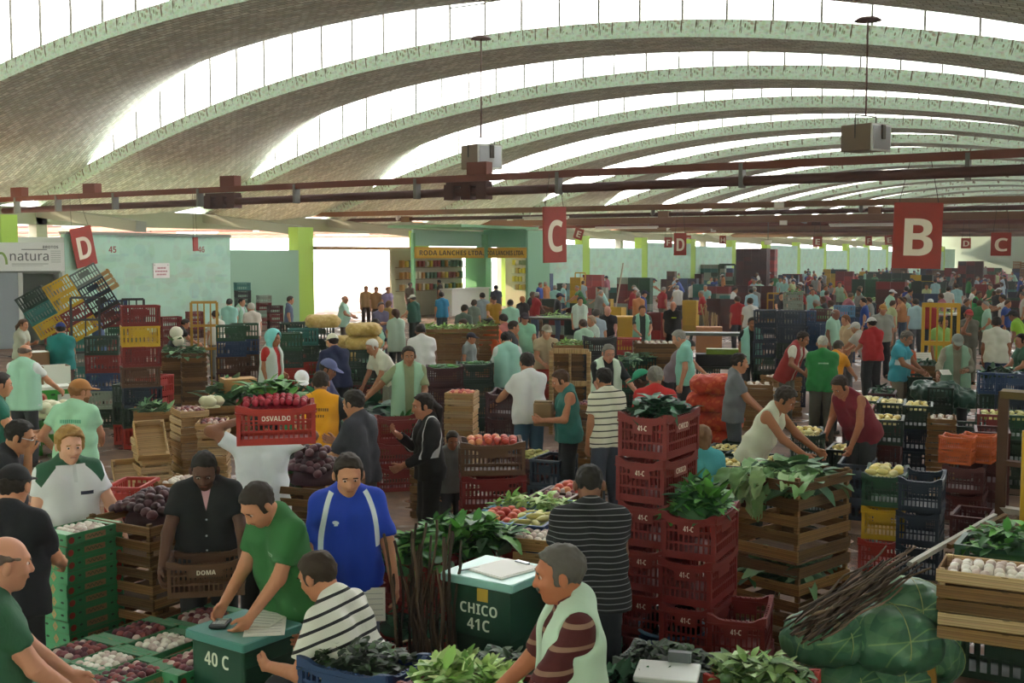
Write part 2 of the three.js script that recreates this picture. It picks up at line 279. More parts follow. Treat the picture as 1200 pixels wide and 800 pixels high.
// ---------- overhead pipes ----------
const rust = mat('#6f3a2c', 0.75), rustDark = mat('#4d2c26', 0.8), tan = mat('#7d5a40', 0.85), steel = mat('#6a6a66', 0.6);
function pipeLine(xa, ya, xb, yb, Y, r, m, name, label, square) {
  const a = at(xa, ya, Y), b = at(xb, yb, Y), d = b.clone().sub(a); const A = a.clone().addScaledVector(d, -0.12), B = b.clone().addScaledVector(d, 0.22);
  const o = thing(name, label, 'pipe'); part('tube', square ? bar(A, B, 0, 4, [r * 2, r * 2]) : bar(A, B, r, 12), m, o);
  return { o, a: A, b: B, at: (t) => a.clone().lerp(b, t) };
}
const pipes = [
  pipeLine(0, 234, 1200, 179, 4.95, 0.09, rust, 'overhead_beam', 'upper rust red square beam carrying the big lettered signs', true),
  pipeLine(0, 247, 1200, 199, 4.6, 0.115, rustDark, 'overhead_pipe', 'thick dark rust pipe slung under the rust red beam'),
  pipeLine(0, 260, 1200, 233, 5.0, 0.12, tan, 'overhead_beam', 'tan square beam spanning the hall behind the rust pipes', true),
  pipeLine(0, 266, 1200, 243, 4.75, 0.1, rustDark, 'overhead_pipe', 'dark rust pipe under the tan beam'),
  pipeLine(0, 270, 1200, 252, 4.9, 0.19, tan, 'overhead_beam', 'tan beam carrying tube lamps over the middle aisles', true),
  pipeLine(0, 272, 1200, 258, 4.75, 0.18, rust, 'overhead_pipe', 'brown pipe under the lamp beam of the middle aisles'),
  pipeLine(0, 272.5, 1200, 264, 5.0, 0.28, tan, 'overhead_beam', 'tan beam over the far aisles', true),
  pipeLine(0, 274.5, 1200, 268, 4.9, 0.22, rust, 'overhead_pipe', 'brown pipe over the far aisles'),
  pipeLine(0, 276, 1200, 272, 5.0, 0.3, tan, 'overhead_beam', 'last tan beam near the far end', true),
];
// hangers and clamps of the two near pipes
for (const t of [0.03, 0.1, 0.19, 0.31, 0.43, 0.56, 0.69, 0.83, 0.97]) { const p = pipes[0].at(t), q = pipes[1].at(t); part('hanger', bar(p.clone().add(V(0, 0.05, 0)), V(p.x, q.y - 0.16, p.z), 0, 4, [0.09, 0.24]), steel, pipes[0].o); }
for (const t of [0.035, 0.155, 0.35, 0.62]) { const p = pipes[0].at(t); part('junction_box', box(0.62, 0.34, 0.3, p.x, p.y + 0.24, p.z), rust, pipes[0].o); if (t > 0.3) { const q = pipes[1].at(t); for (const dx of [-0.55, 0, 0.5]) part('clamp', box(0.3, 0.42, 0.36, q.x + dx, q.y, q.z), rustDark, pipes[1].o); part('bracket', box(1.3, 0.12, 0.3, q.x, q.y + 0.22, q.z), rustDark, pipes[1].o); } }
for (const [k, ts] of [[2, [0.1, 0.3, 0.52, 0.75, 0.9]], [4, [0.06, 0.2, 0.42, 0.63, 0.85]], [6, [0.15, 0.36, 0.58, 0.8]]]) for (const t of ts) { const p = pipes[k].at(t), q = pipes[k + 1].at(t); part('hanger', bar(p, q, 0, 4, [0.14, 0.14]), steel, pipes[k].o); part('valve', box(0.5, 0.3, 0.34, q.x + 0.6, q.y, q.z), k === 2 ? tan : rustDark, pipes[k + 1].o); }
// tube lamps (off) and small projectors on the beams
seed(31);
for (const [k, t, w] of [[2, 0.36, 3], [2, 0.66, 2.4], [4, 0.28, 4], [4, 0.5, 4], [4, 0.72, 4], [4, 0.9, 4], [2, 0.12, 2.4], [6, 0.4, 5], [6, 0.7, 5]]) { const p = pipes[k].at(t), L = thing('tube_lamp', 'long white tube lamp fitting under an overhead beam', 'lamp', p.clone().add(V(0, -0.42, 0)), Math.atan2(-(pipes[k].b.z - pipes[k].a.z), pipes[k].b.x - pipes[k].a.x), 'tube lamps under the beams'); part('housing', box(w, 0.1, 0.16, 0, 0.06, 0), mat('#d9d8cf', 0.5), L); part('tube', bar(V(-w / 2 + 0.05, -0.02, 0), V(w / 2 - 0.05, -0.02, 0), 0.03, 8), mat('#fbfbf5', 0.3), L); for (const s of [-1, 1]) part('hanger', box(0.03, 0.36, 0.03, s * w * 0.35, 0.24, 0), steel, L); }
for (const [px, py, k] of [[66, 262, 2], [251, 256, 2], [300, 269, 4], [598, 256, 4], [913, 241, 2], [918, 261, 4], [836, 270, 6], [784, 269, 6], [900, 284, 4]]) { const r = ray(px, py), { a, b } = pipes[k], dx = b.x - a.x, dz = b.z - a.z, t = (a.x * dz - a.z * dx) / (r.x * dz - r.z * dx), p = V(r.x * t, EYE + r.y * t, r.z * t), up = Math.max(0.15, a.y - p.y), L = thing('flood_lamp', 'small pale projector lamp fixed on an overhead pipe', 'lamp', p, toCam(p), 'small projector lamps on the pipes'); part('body', box(0.42, 0.26, 0.2, 0, 0, 0.2), mat('#cfccc0', 0.5), L); part('bracket', merge([box(0.06, up + 0.05, 0.06, 0, up / 2, 0.02), box(0.06, 0.06, 0.2, 0, 0, 0.08)]), steel, L); part('lens', box(0.36, 0.2, 0.02, 0, 0, 0.31), mat('#efeee6', 0.25), L); }
// two hanging box lamps
function boxLamp(px, py, wpx, Y, turn, ceil, label) {
  const p = at(px, py, Y), D = Math.hypot(p.x, p.z) , s = wpx / FOC * D, L = thing('box_lamp', label, 'lamp', p, toCam(p) + turn);
  part('housing', roundedBox(s, s * 0.85, s * 1.15, 0.02), mat('#7a6a58', 0.7), L, [0, -s * 0.4, 0]);
  part('frame', box(s * 1.02, s * 0.86, 0.05, 0, 0, s * 0.58), mat('#b9bab8', 0.35, { metalness: 0.6 }), L);
  part('lens', box(s * 0.9, s * 0.74, 0.03, 0, 0, s * 0.61), mat('#c9c9d2', 0.12, { metalness: 0.5 }), L);
  part('visor', box(s * 0.16, s * 0.45, 0.05, s * 0.05, s * 0.18, s * 0.65), mat('#4c4640', 0.6), L);
  part('yoke', merge([bar(V(-s * 0.56, 0, 0), V(-s * 0.56, s * 0.75, 0), 0.016), bar(V(s * 0.56, 0, 0), V(s * 0.56, s * 0.75, 0), 0.016), bar(V(-s * 0.56, s * 0.75, 0), V(s * 0.56, s * 0.75, 0), 0.016)]), mat('#3f3b36', 0.6), L);
  part('rod', bar(V(0, s * 0.75, 0), V(0, ceil, 0), 0.022), mat('#5b3a33', 0.6), L); part('canopy', new THREE.CylinderGeometry(0.22, 0.3, 0.06, 12), mat('#5b3a33', 0.6), L, [0, ceil, 0]);
}
boxLamp(1014, 163, 34, 5.45, 0.95, 2.6, 'brown box floodlight hanging on a short rod above the B sign');
boxLamp(564, 185, 32, 5.6, 0.55, 3.3, 'grey box floodlight with silver frame hanging over the C aisle');
// ---------- lettered signs ----------
const redSign = '#a23a2c';
const signMats = {};
function signMat(ch) { return (signMats[ch] ??= printMat(canvasTex(256, 384, (c, w, h) => { c.fillStyle = redSign; c.fillRect(0, 0, w, h); seed(3 + ch.charCodeAt(0)); for (let i = 0; i < 80; i++) { c.fillStyle = `rgba(${rr(90, 190)},${rr(40, 80)},${rr(30, 60)},0.12)`; c.fillRect(rr(0, w), rr(0, h), rr(3, 50), rr(2, 30)); } c.fillStyle = '#efe3cf'; c.font = 'bold 305px sans-serif'; c.textAlign = 'center'; c.textBaseline = 'middle'; c.fillText(ch, w / 2, h / 2 + 12); }), 0.7)); }
const onPipe = (px, py, k) => { const { a, b } = pipes[k], r = ray(px, py), dx = b.x - a.x, dz = b.z - a.z, t = (a.x * dz - a.z * dx) / (r.x * dz - r.z * dx); return V(r.x * t, EYE + r.y * t, r.z * t); };   // where a pixel meets the upright plane of a pipe
function sign(ch, px, py, hpx, k, turn, tilt, label, ratio = 0.7) {        // py: centre of the board
  const p = onPipe(px, py, k), D = p.distanceTo(camera.position) / ray(px, py).length(), h = hpx / FOC * D, w = h * ratio, up = pipes[k].a.y - p.y - h / 2;
  const o = thing('hanging_sign', label, 'sign', p, toCam(p) + turn); o.rotation.z = tilt;
  part('board', box(w, h, 0.035), mat(redSign, 0.7), o); part('letter_face', new THREE.PlaneGeometry(w * 0.995, h * 0.995), signMat(ch), o, [0, 0, 0.019]); part('letter_face', new THREE.PlaneGeometry(w * 0.995, h * 0.995), signMat(ch), o, [0, 0, -0.019], [0, Math.PI, 0]);
  for (const s of [-1, 1]) part('wire', bar(V(s * w * 0.4, h / 2, 0), V(s * w * 0.2, h / 2 + Math.max(0.1, up), 0), 0.008), mat('#2f2c2a', 0.6), o);
}
sign('B', 1075, 276, 77, 0, 0.12, -0.02, 'big red hanging sign with cream letter B', 0.71);
sign('C', 650, 275, 65, 0, 0.85, 0.02, 'red hanging sign with cream letter C in front of kiosk', 0.62);
sign('D', 98, 289, 46, 0, 0.7, 0.2, 'tilted red hanging sign with cream letter D by mint wall', 0.66);
sign('C', 1173, 286, 27, 2, 0.1, 0, 'small red C sign hanging beside the big B sign', 0.82);
sign('D', 797, 286, 26, 2, 0.5, 0, 'small red D sign hanging before a bright window strip', 0.62);
sign('E', 678, 274, 13, 4, 0.4, -0.3, 'tilted small red E sign hanging behind the C sign', 0.85);
sign('F', 783, 284, 12, 4, 0.4, 0, 'tiny red F sign hanging close to a small D sign', 0.8);
sign('E', 958, 283, 12, 4, 0.2, 0, 'tiny red E sign hanging before lime pillars', 0.9);
sign('F', 1018, 282, 11, 6, 0.2, 0, 'tiny red F sign hanging behind the B sign', 0.7);
sign('E', 1042, 281, 11, 6, 0.2, 0.1, 'tiny red E sign hanging just behind the B sign edge', 0.9);
sign('D', 1132, 285, 12, 4, 0.2, 0, 'tiny red D sign hanging between the B and C signs', 0.9);
sign('H', 847, 281, 10, 6, 0.4, 0, 'tiny red H sign hanging far down the hall', 0.8);
sign('G', 806, 281, 10, 6, 0.4, 0, 'tiny red G sign hanging above a small D sign', 0.8);
sign(' ', 229, 286, 16, 0, 1.0, 0.03, 'narrow red sign hanging edge-on before number 46', 0.6);
sign(' ', 157, 290, 10, 2, 0.6, 0, 'dark small sign hanging under a black projector', 0.7);
// ---------- people ----------
class Field {
  constructor(lo, hi, c) { this.c = c; this.lo = lo.map((v) => v - 3 * c); this.n = [0, 1, 2].map((i) => Math.ceil((hi[i] - this.lo[i]) / c) + 4); this.f = new Float32Array(this.n[0] * this.n[1] * this.n[2]).fill(9); }
  each(lo, hi, pad, fn) {
    const { c, n, f } = this, a = [], b = [];
    for (let i = 0; i < 3; i++) { a[i] = Math.max(0, Math.floor((lo[i] - pad - this.lo[i]) / c)); b[i] = Math.min(n[i] - 1, Math.ceil((hi[i] + pad - this.lo[i]) / c)); }
    for (let k = a[2]; k <= b[2]; k++) for (let j = a[1]; j <= b[1]; j++) { let q = (k * n[1] + j) * n[0] + a[0]; const y = this.lo[1] + j * c, z = this.lo[2] + k * c; for (let i = a[0]; i <= b[0]; i++, q++) f[q] = fn(this.lo[0] + i * c, y, z, f[q]); }
  }
  static smin(a, b, k) { const h = Math.max(k - Math.abs(a - b), 0) / k; return Math.min(a, b) - h * h * k * 0.25; }
  cap(A, B, ra, rb = ra, k = 0.03, flat = 0, sx = 1) {          // tapered capsule; flat cuts it off square at B
    const dx = B.x - A.x, dy = B.y - A.y, dz = B.z - A.z, L2 = dx * dx + dy * dy + dz * dz || 1e-9, L = Math.sqrt(L2), R = Math.max(ra, rb);
    this.each([Math.min(A.x, B.x) - R, Math.min(A.y, B.y) - R, Math.min(A.z, B.z) - R], [Math.max(A.x, B.x) + R, Math.max(A.y, B.y) + R, Math.max(A.z, B.z) + R], k + 2.5 * this.c, (x, y, z, o) => {
      const px = x - A.x, py = y - A.y, pz = z - A.z, u = (px * dx + py * dy + pz * dz) / L2, t = u < 0 ? 0 : u > 1 ? 1 : u;
      let d = Math.hypot(px - t * dx, py - t * dy, pz - t * dz) - (ra + (rb - ra) * t);
      if (flat) d = Math.max(d, (u - 1) * L);
      return Field.smin(o, d, k);
    }); return this;
  }
  ell(C, r, k = 0.02, cutOut = false) {
    const m = Math.min(...r);
    this.each([C.x - r[0], C.y - r[1], C.z - r[2]], [C.x + r[0], C.y + r[1], C.z + r[2]], k + 2.5 * this.c, (x, y, z, o) => { const d = (Math.hypot((x - C.x) / r[0], (y - C.y) / r[1], (z - C.z) / r[2]) - 1) * m; return cutOut ? -Field.smin(-o, d, k) : Field.smin(o, d, k); }); return this;
  }
  all(fn) { const { n, c, lo, f } = this; let q = 0; for (let k = 0; k < n[2]; k++) for (let j = 0; j < n[1]; j++) for (let i = 0; i < n[0]; i++, q++) if (f[q] < 0.2) f[q] = fn(lo[0] + i * c, lo[1] + j * c, lo[2] + k * c, f[q]); return this; }
  mesh(colour) {
    const { n, c, lo, f } = this, [nx, ny, nz] = n, id = new Int32Array(f.length).fill(-1), P = [], I = [], off = [0, 1, nx, nx + 1, nx * ny, nx * ny + 1, nx * ny + nx, nx * ny + nx + 1];
    const E = [[0, 1], [2, 3], [4, 5], [6, 7], [0, 2], [1, 3], [4, 6], [5, 7], [0, 4], [1, 5], [2, 6], [3, 7]];
    for (let k = 0; k < nz - 1; k++) for (let j = 0; j < ny - 1; j++) for (let i = 0; i < nx - 1; i++) {
      const q = (k * ny + j) * nx + i; let m = 0; for (let s = 0; s < 8; s++) if (f[q + off[s]] < 0) m |= 1 << s;
      if (m === 0 || m === 255) continue;
      let x = 0, y = 0, z = 0, w = 0;
      for (const [a, b] of E) if (((m >> a) & 1) !== ((m >> b) & 1)) { const fa = f[q + off[a]], t = fa / (fa - f[q + off[b]]); x += (a & 1) + ((b & 1) - (a & 1)) * t; y += ((a >> 1) & 1) + (((b >> 1) & 1) - ((a >> 1) & 1)) * t; z += (a >> 2) + ((b >> 2) - (a >> 2)) * t; w++; }
      id[q] = P.length / 3; P.push(lo[0] + (i + x / w) * c, lo[1] + (j + y / w) * c, lo[2] + (k + z / w) * c);
    }
    const quad = (a, b, d, e, flip) => { if (a < 0 || b < 0 || d < 0 || e < 0) return; flip ? I.push(a, d, b, a, e, d) : I.push(a, b, d, a, d, e); };
    for (let k = 1; k < nz - 1; k++) for (let j = 1; j < ny - 1; j++) for (let i = 1; i < nx - 1; i++) {
      const q = (k * ny + j) * nx + i, s = f[q] < 0;
      if (s !== f[q + 1] < 0) quad(id[q], id[q - nx], id[q - nx - nx * ny], id[q - nx * ny], s);
      if (s !== f[q + nx] < 0) quad(id[q], id[q - nx * ny], id[q - 1 - nx * ny], id[q - 1], s);
      if (s !== f[q + nx * ny] < 0) quad(id[q], id[q - 1], id[q - 1 - nx], id[q - nx], s);
    }
    const g = new THREE.BufferGeometry(); g.setAttribute('position', new THREE.Float32BufferAttribute(P, 3)); g.setIndex(I); g.computeVertexNormals();
    const uv = new Float32Array(P.length / 3 * 2); for (let i = 0; i < uv.length / 2; i++) { uv[2 * i] = P[3 * i] + 0.6 * P[3 * i + 2]; uv[2 * i + 1] = P[3 * i + 1]; } g.setAttribute('uv', new THREE.BufferAttribute(uv, 2));
    if (colour) { const C = new Float32Array(P.length), k = new THREE.Color(); for (let i = 0; i < P.length; i += 3) { k.set(colour(P[i], P[i + 1], P[i + 2])); C[i] = k.r; C[i + 1] = k.g; C[i + 2] = k.b; } g.setAttribute('color', new THREE.BufferAttribute(C, 3)); }
    return g;
  }
}
const LOD = { n: { b: 0.017, h: 0.0075, a: 0.0065, c: 0.0145 }, m: { b: 0.028, h: 0.015, a: 0.012, c: 0.022 }, f: { b: 0.045, h: 0.027, a: 0, c: 0.034 }, x: { b: 0.06, h: 0.045, a: 0, c: 0.05 } };
// hand targets: side s = +1 is the person's own left; values are metres for a 1.72 m figure
const HANDS = {
  down: (s, S) => V(S.x + s * 0.05, S.y - 0.55, S.z + 0.05), fwd: (s) => V(s * 0.13, 1.05, 0.36), low: (s) => V(s * 0.17, 0.93, 0.4), work: (s) => V(s * 0.18, 0.98, 0.62), reach: (s) => V(s * 0.16, 1.12, 0.66),
  hip: (s) => V(s * 0.25, 1.0, 0.1), face: (s) => V(s * 0.05, 1.47, 0.22), up: (s) => V(s * 0.26, 1.86, 0.06), side: (s) => V(s * 0.62, 1.02, 0.25), cross: (s) => V(s * -0.08, 1.17, 0.22), book: (s) => V(s * 0.1, 1.12, 0.32), out: (s) => V(s * 0.34, 1.0, 0.42),
  ground: (s) => V(s * 0.16, 0.62, 0.55), desk: (s) => V(s * 0.16, 0.86, 0.42), back: (s) => V(s * 0.1, 0.98, -0.2),
};
const geoCache = new Map();
function skeleton(o) {
  const f = o.fem ? 1 : 0, w = o.w ?? 1, lean = (o.lean ?? 3) * Math.PI / 180, nod = (o.nod ?? 8) * Math.PI / 180, turn = (o.turn ?? 0) * Math.PI / 180, sit = o.sit ? 0.46 : 0;
  const J = {}, base = V(0, 0.95 - sit, 0), c = Math.cos(lean), s = Math.sin(lean);
  const T = (x, y, z) => { const Y = y - 0.95; return V(x, base.y + Y * c - z * s, base.z + Y * s + z * c); };      // torso frame to local
  J.T = T; J.up = V(0, c, s); J.base = base;
  J.w = w; const sh = (f ? 0.148 : 0.166) * (0.6 + 0.4 * w);
  J.neck = T(0, 1.46, -0.015); const hd = lean * 0.45 + nod;
  const hq = new THREE.Quaternion().setFromEuler(new THREE.Euler(hd, turn, 0, 'YXZ')); J.hq = hq;
  J.head = J.neck.clone().add(V(0, 0.136, 0.04).applyQuaternion(hq));
  J.top = J.head.clone().add(V(0, 0.118, -0.01).applyQuaternion(hq)); if (J.head.y + 0.115 > J.top.y) J.top.y = J.head.y + 0.115;
  J.arm = [1, -1].map((sd, i) => {
    const S = T(sd * sh, 1.405, -0.01), key = (o.arms ?? ['down', 'down'])[i], t = typeof key === 'string' ? HANDS[key](sd, S) : V(...key), l1 = 0.285, l2 = 0.255;
    if (o.sit && typeof key === 'string' && key !== 'down' && key !== 'desk') t.y -= 0.3;
    const d = t.clone().sub(S); let L = d.length(); if (L > (l1 + l2) * 0.985) { d.multiplyScalar((l1 + l2) * 0.985 / L); L = (l1 + l2) * 0.985; }
    const dir = d.clone().normalize(), a = (L * L + l1 * l1 - l2 * l2) / (2 * L), h = Math.sqrt(Math.max(0.0001, l1 * l1 - a * a));
    const pole = V(sd * 0.55, -0.7, -0.6); pole.addScaledVector(dir, -pole.dot(dir)).normalize();
    const E = S.clone().addScaledVector(dir, a).addScaledVector(pole, h), W = S.clone().add(d);
    return { sd, S, E, W };
  });
  J.leg = [1, -1].map((sd, i) => {
    const st = (o.stride ?? 0) * (i ? -1 : 1), Hp = V(sd * 0.092, base.y - 0.02, 0);
    if (o.sit) return { sd, H: Hp, K: V(sd * 0.14, 0.48, 0.44), A: V(sd * 0.13, 0.08, 0.40), toe: V(sd * 0.15, 0.03, 0.56) };
    return { sd, H: Hp, K: V(sd * 0.105, 0.5, 0.03 + st * 0.14), A: V(sd * 0.115, 0.08, -0.02 + st * 0.26 - Math.abs(st) * 0.05), toe: V(sd * 0.14, 0.03, 0.15 + st * 0.26) };
  });
  return J;
}
function handBones(F, a, r) {
  const d = a.W.clone().sub(a.E).normalize(), ref = V(0, 0.7, 0.7), s = ref.addScaledVector(d, -ref.dot(d)).normalize(), pm = d.clone().cross(s); if (pm.x * a.sd > 0) pm.negate();
  const P = (u, v, w = 0) => a.W.clone().addScaledVector(d, u).addScaledVector(s, v).addScaledVector(pm, w), k = 0.012;
  F.cap(a.W, P(0.03, 0), 0.028, 0.026, 0.02); F.cap(P(0.025, -0.018), P(0.082, -0.026), 0.016, 0.014, k); F.cap(P(0.025, 0.018), P(0.085, 0.026), 0.017, 0.014, k); F.cap(P(0.03, 0), P(0.085, 0), 0.017, 0.014, k);
  [0.064, 0.075, 0.07, 0.054].forEach((L, i) => { const b = P(0.086, 0.033 - i * 0.022), c1 = 0.5, c2 = 1.15, m = b.clone().addScaledVector(d, L * 0.55 * Math.cos(c1)).addScaledVector(pm, L * 0.55 * Math.sin(c1)), e = m.clone().addScaledVector(d, L * 0.5 * Math.cos(c2)).addScaledVector(pm, L * 0.5 * Math.sin(c2)); F.cap(b, m, 0.0098 * r, 0.009 * r, 0.006); F.cap(m, e, 0.009 * r, 0.0078 * r, 0.006); });
  const tb = P(0.03, 0.026), tm = P(0.062, 0.05, 0.018), te = P(0.09, 0.054, 0.03); F.cap(tb, tm, 0.013, 0.0105 * r, 0.012); F.cap(tm, te, 0.0105 * r, 0.009 * r, 0.006);
}
const bbox = (pts, m) => { const lo = [9, 9, 9], hi = [-9, -9, -9]; for (const p of pts) { lo[0] = Math.min(lo[0], p.x - m); lo[1] = Math.min(lo[1], p.y - m); lo[2] = Math.min(lo[2], p.z - m); hi[0] = Math.max(hi[0], p.x + m); hi[1] = Math.max(hi[1], p.y + m); hi[2] = Math.max(hi[2], p.z + m); } return [lo, hi]; };
function torso(F, J, g, fem) {                                     // g: how much looser than the skin
  const { T, w } = J, q = 0.6 + 0.4 * w, k = 0.045;
  for (const s of [1, -1]) { F.cap(T(s * 0.085 * q, 0.95, 0), T(s * 0.068 * q, 1.12, 0.005), (fem ? 0.118 : 0.108) * w + g, (fem ? 0.094 : 0.104) * w + g, k); F.cap(T(s * 0.068 * q, 1.12, 0.01 * w), T(s * 0.095 * q, 1.31, 0), (fem ? 0.094 : 0.104) * w + g, 0.105 * q + g, k); F.cap(T(s * 0.05, 1.42, -0.01), J.arm[s > 0 ? 0 : 1].S.clone().add(V(0, -0.008, 0)), 0.052 + g, 0.046 + g, 0.05); F.cap(T(s * 0.1, 1.415, -0.02), T(s * 0.012, 1.465, -0.03), 0.046 + g, 0.05 + g * 0.9, 0.04); if (fem) F.cap(T(s * 0.07, 1.27, 0.07), T(s * 0.07, 1.26, 0.085), 0.06 + g * 0.6, 0.05 + g * 0.6, 0.04); }
  if (w > 1.15) F.cap(T(0, 1.05, 0.06 * w), T(0, 1.12, 0.06 * w), 0.12 * w + g, 0.11 * w + g, 0.06);
}
function headField(c) {
  const F = new Field([-0.1, -0.14, -0.12], [0.1, 0.13, 0.14], c), fine = c < 0.02;
  F.ell(V(0, 0.028, -0.012), [0.076, 0.09, 0.096], 0.02); F.ell(V(0, -0.03, 0.018), [0.063, 0.08, 0.07], 0.03); F.cap(V(0, -0.092, 0.055), V(0, -0.088, 0.05), 0.026, 0.028, 0.04);
  F.cap(V(0, -0.06, -0.03), V(0, -0.13, -0.04), 0.055, 0.056, 0.04);
  for (const s of [1, -1]) F.ell(V(s * 0.086, -0.006, -0.008), [0.014, 0.034, 0.021], 0.008);
  if (fine) { F.cap(V(-0.03, 0.031, 0.078), V(0.03, 0.031, 0.078), 0.013, 0.013, 0.02); for (const s of [1, -1]) { F.ell(V(s * 0.031, 0.01, 0.098), [0.02, 0.014, 0.018], 0.014, true); F.cap(V(s * 0.042, -0.022, 0.058), V(s * 0.03, -0.03, 0.07), 0.02, 0.016, 0.025); } F.cap(V(0, 0.012, 0.088), V(0, -0.024, 0.104), 0.009, 0.0155, 0.012); F.cap(V(-0.018, -0.028, 0.088), V(0.018, -0.028, 0.088), 0.009, 0.009, 0.01); F.cap(V(-0.019, -0.056, 0.08), V(0.019, -0.056, 0.08), 0.0105, 0.0105, 0.012); }
  else F.cap(V(0, 0.01, 0.08), V(0, -0.024, 0.1), 0.012, 0.016, 0.015);
  return F;
}
const headGeo = (c) => shared('head' + c, () => headField(c).mesh());
function hairGeo(kind, c) {
  return shared('hair' + kind + c, () => {
    const big = kind === 'long' || kind === 'pony', F = new Field([-0.13, big ? -0.42 : -0.15, -0.22], [0.13, 0.17, 0.15], c);
    const th = kind === 'buzz' ? 0.006 : kind === 'curly' ? 0.022 : 0.013, g = Math.max(0, c - 0.008) * 0.3;
    F.ell(V(0, 0.03, -0.013), [0.077 + th + g, 0.092 + th + g, 0.098 + th + g], 0.01);
    if (kind === 'long') { F.cap(V(0, 0, -0.07), V(0, -0.32, -0.09), 0.08, 0.06, 0.04); }
    if (kind === 'bob') { F.ell(V(0, -0.03, -0.03), [0.1, 0.1, 0.1], 0.03); }
    F.all((x, y, z, d) => { const face = kind === 'bald' ? -y + 0.35 * (z + 0.02) + 0.012 : 0.72 * (z - 0.03) - 0.7 * (y - 0.055) + (Math.abs(x) > 0.055 && z > -0.005 && y < 0.06 ? 0.01 : 0); let v = Math.max(d, kind !== 'bald' && Math.abs(x) > 0.052 ? Math.min(face, Math.max(z - 0.03, -0.03 - y)) : face); if (Math.abs(x) > 0.062) v = Math.max(v, 0.0 - (Math.hypot((y + 0.006) / 1.5, z + 0.008) - 0.021)); if (kind === 'bald') v = Math.max(v, y - 0.045 + 0.2 * z); if (!big && kind !== 'bob') v = Math.max(v, -0.1 - y + 0.25 * Math.max(0, -z - 0.06)); if (kind.endsWith('c') && kind !== 'c') v = Math.max(v, y - 0.045); return v + (kind === 'curly' ? 0.018 : 0.012) * (noise3(x * 55, y * 55, z * 55) - 0.5) + 0.006 * (noise3(x * 22, y * 22, z * 22) - 0.5); });
    if (kind === 'pony') { F.cap(V(0, 0.02, -0.11), V(0, -0.06, -0.16), 0.03, 0.035, 0.02); F.cap(V(0, -0.06, -0.16), V(0.01, -0.3, -0.13), 0.035, 0.018, 0.02); }
    return F.mesh();
  });
}
function capGeo(c) {
  return shared('cap' + c, () => { const F = new Field([-0.12, -0.05, -0.14], [0.12, 0.17, 0.21], c), g = Math.max(0, c - 0.008) * 0.3; F.ell(V(0, 0.035, -0.012), [0.09 + g, 0.1 + g, 0.11 + g], 0.01); F.all((x, y, z, d) => Math.max(d, 0.035 - y)); F.ell(V(0, 0.043, 0.115), [0.075, Math.max(0.011, c * 0.9), 0.085], 0.02); return F.mesh(); });
}
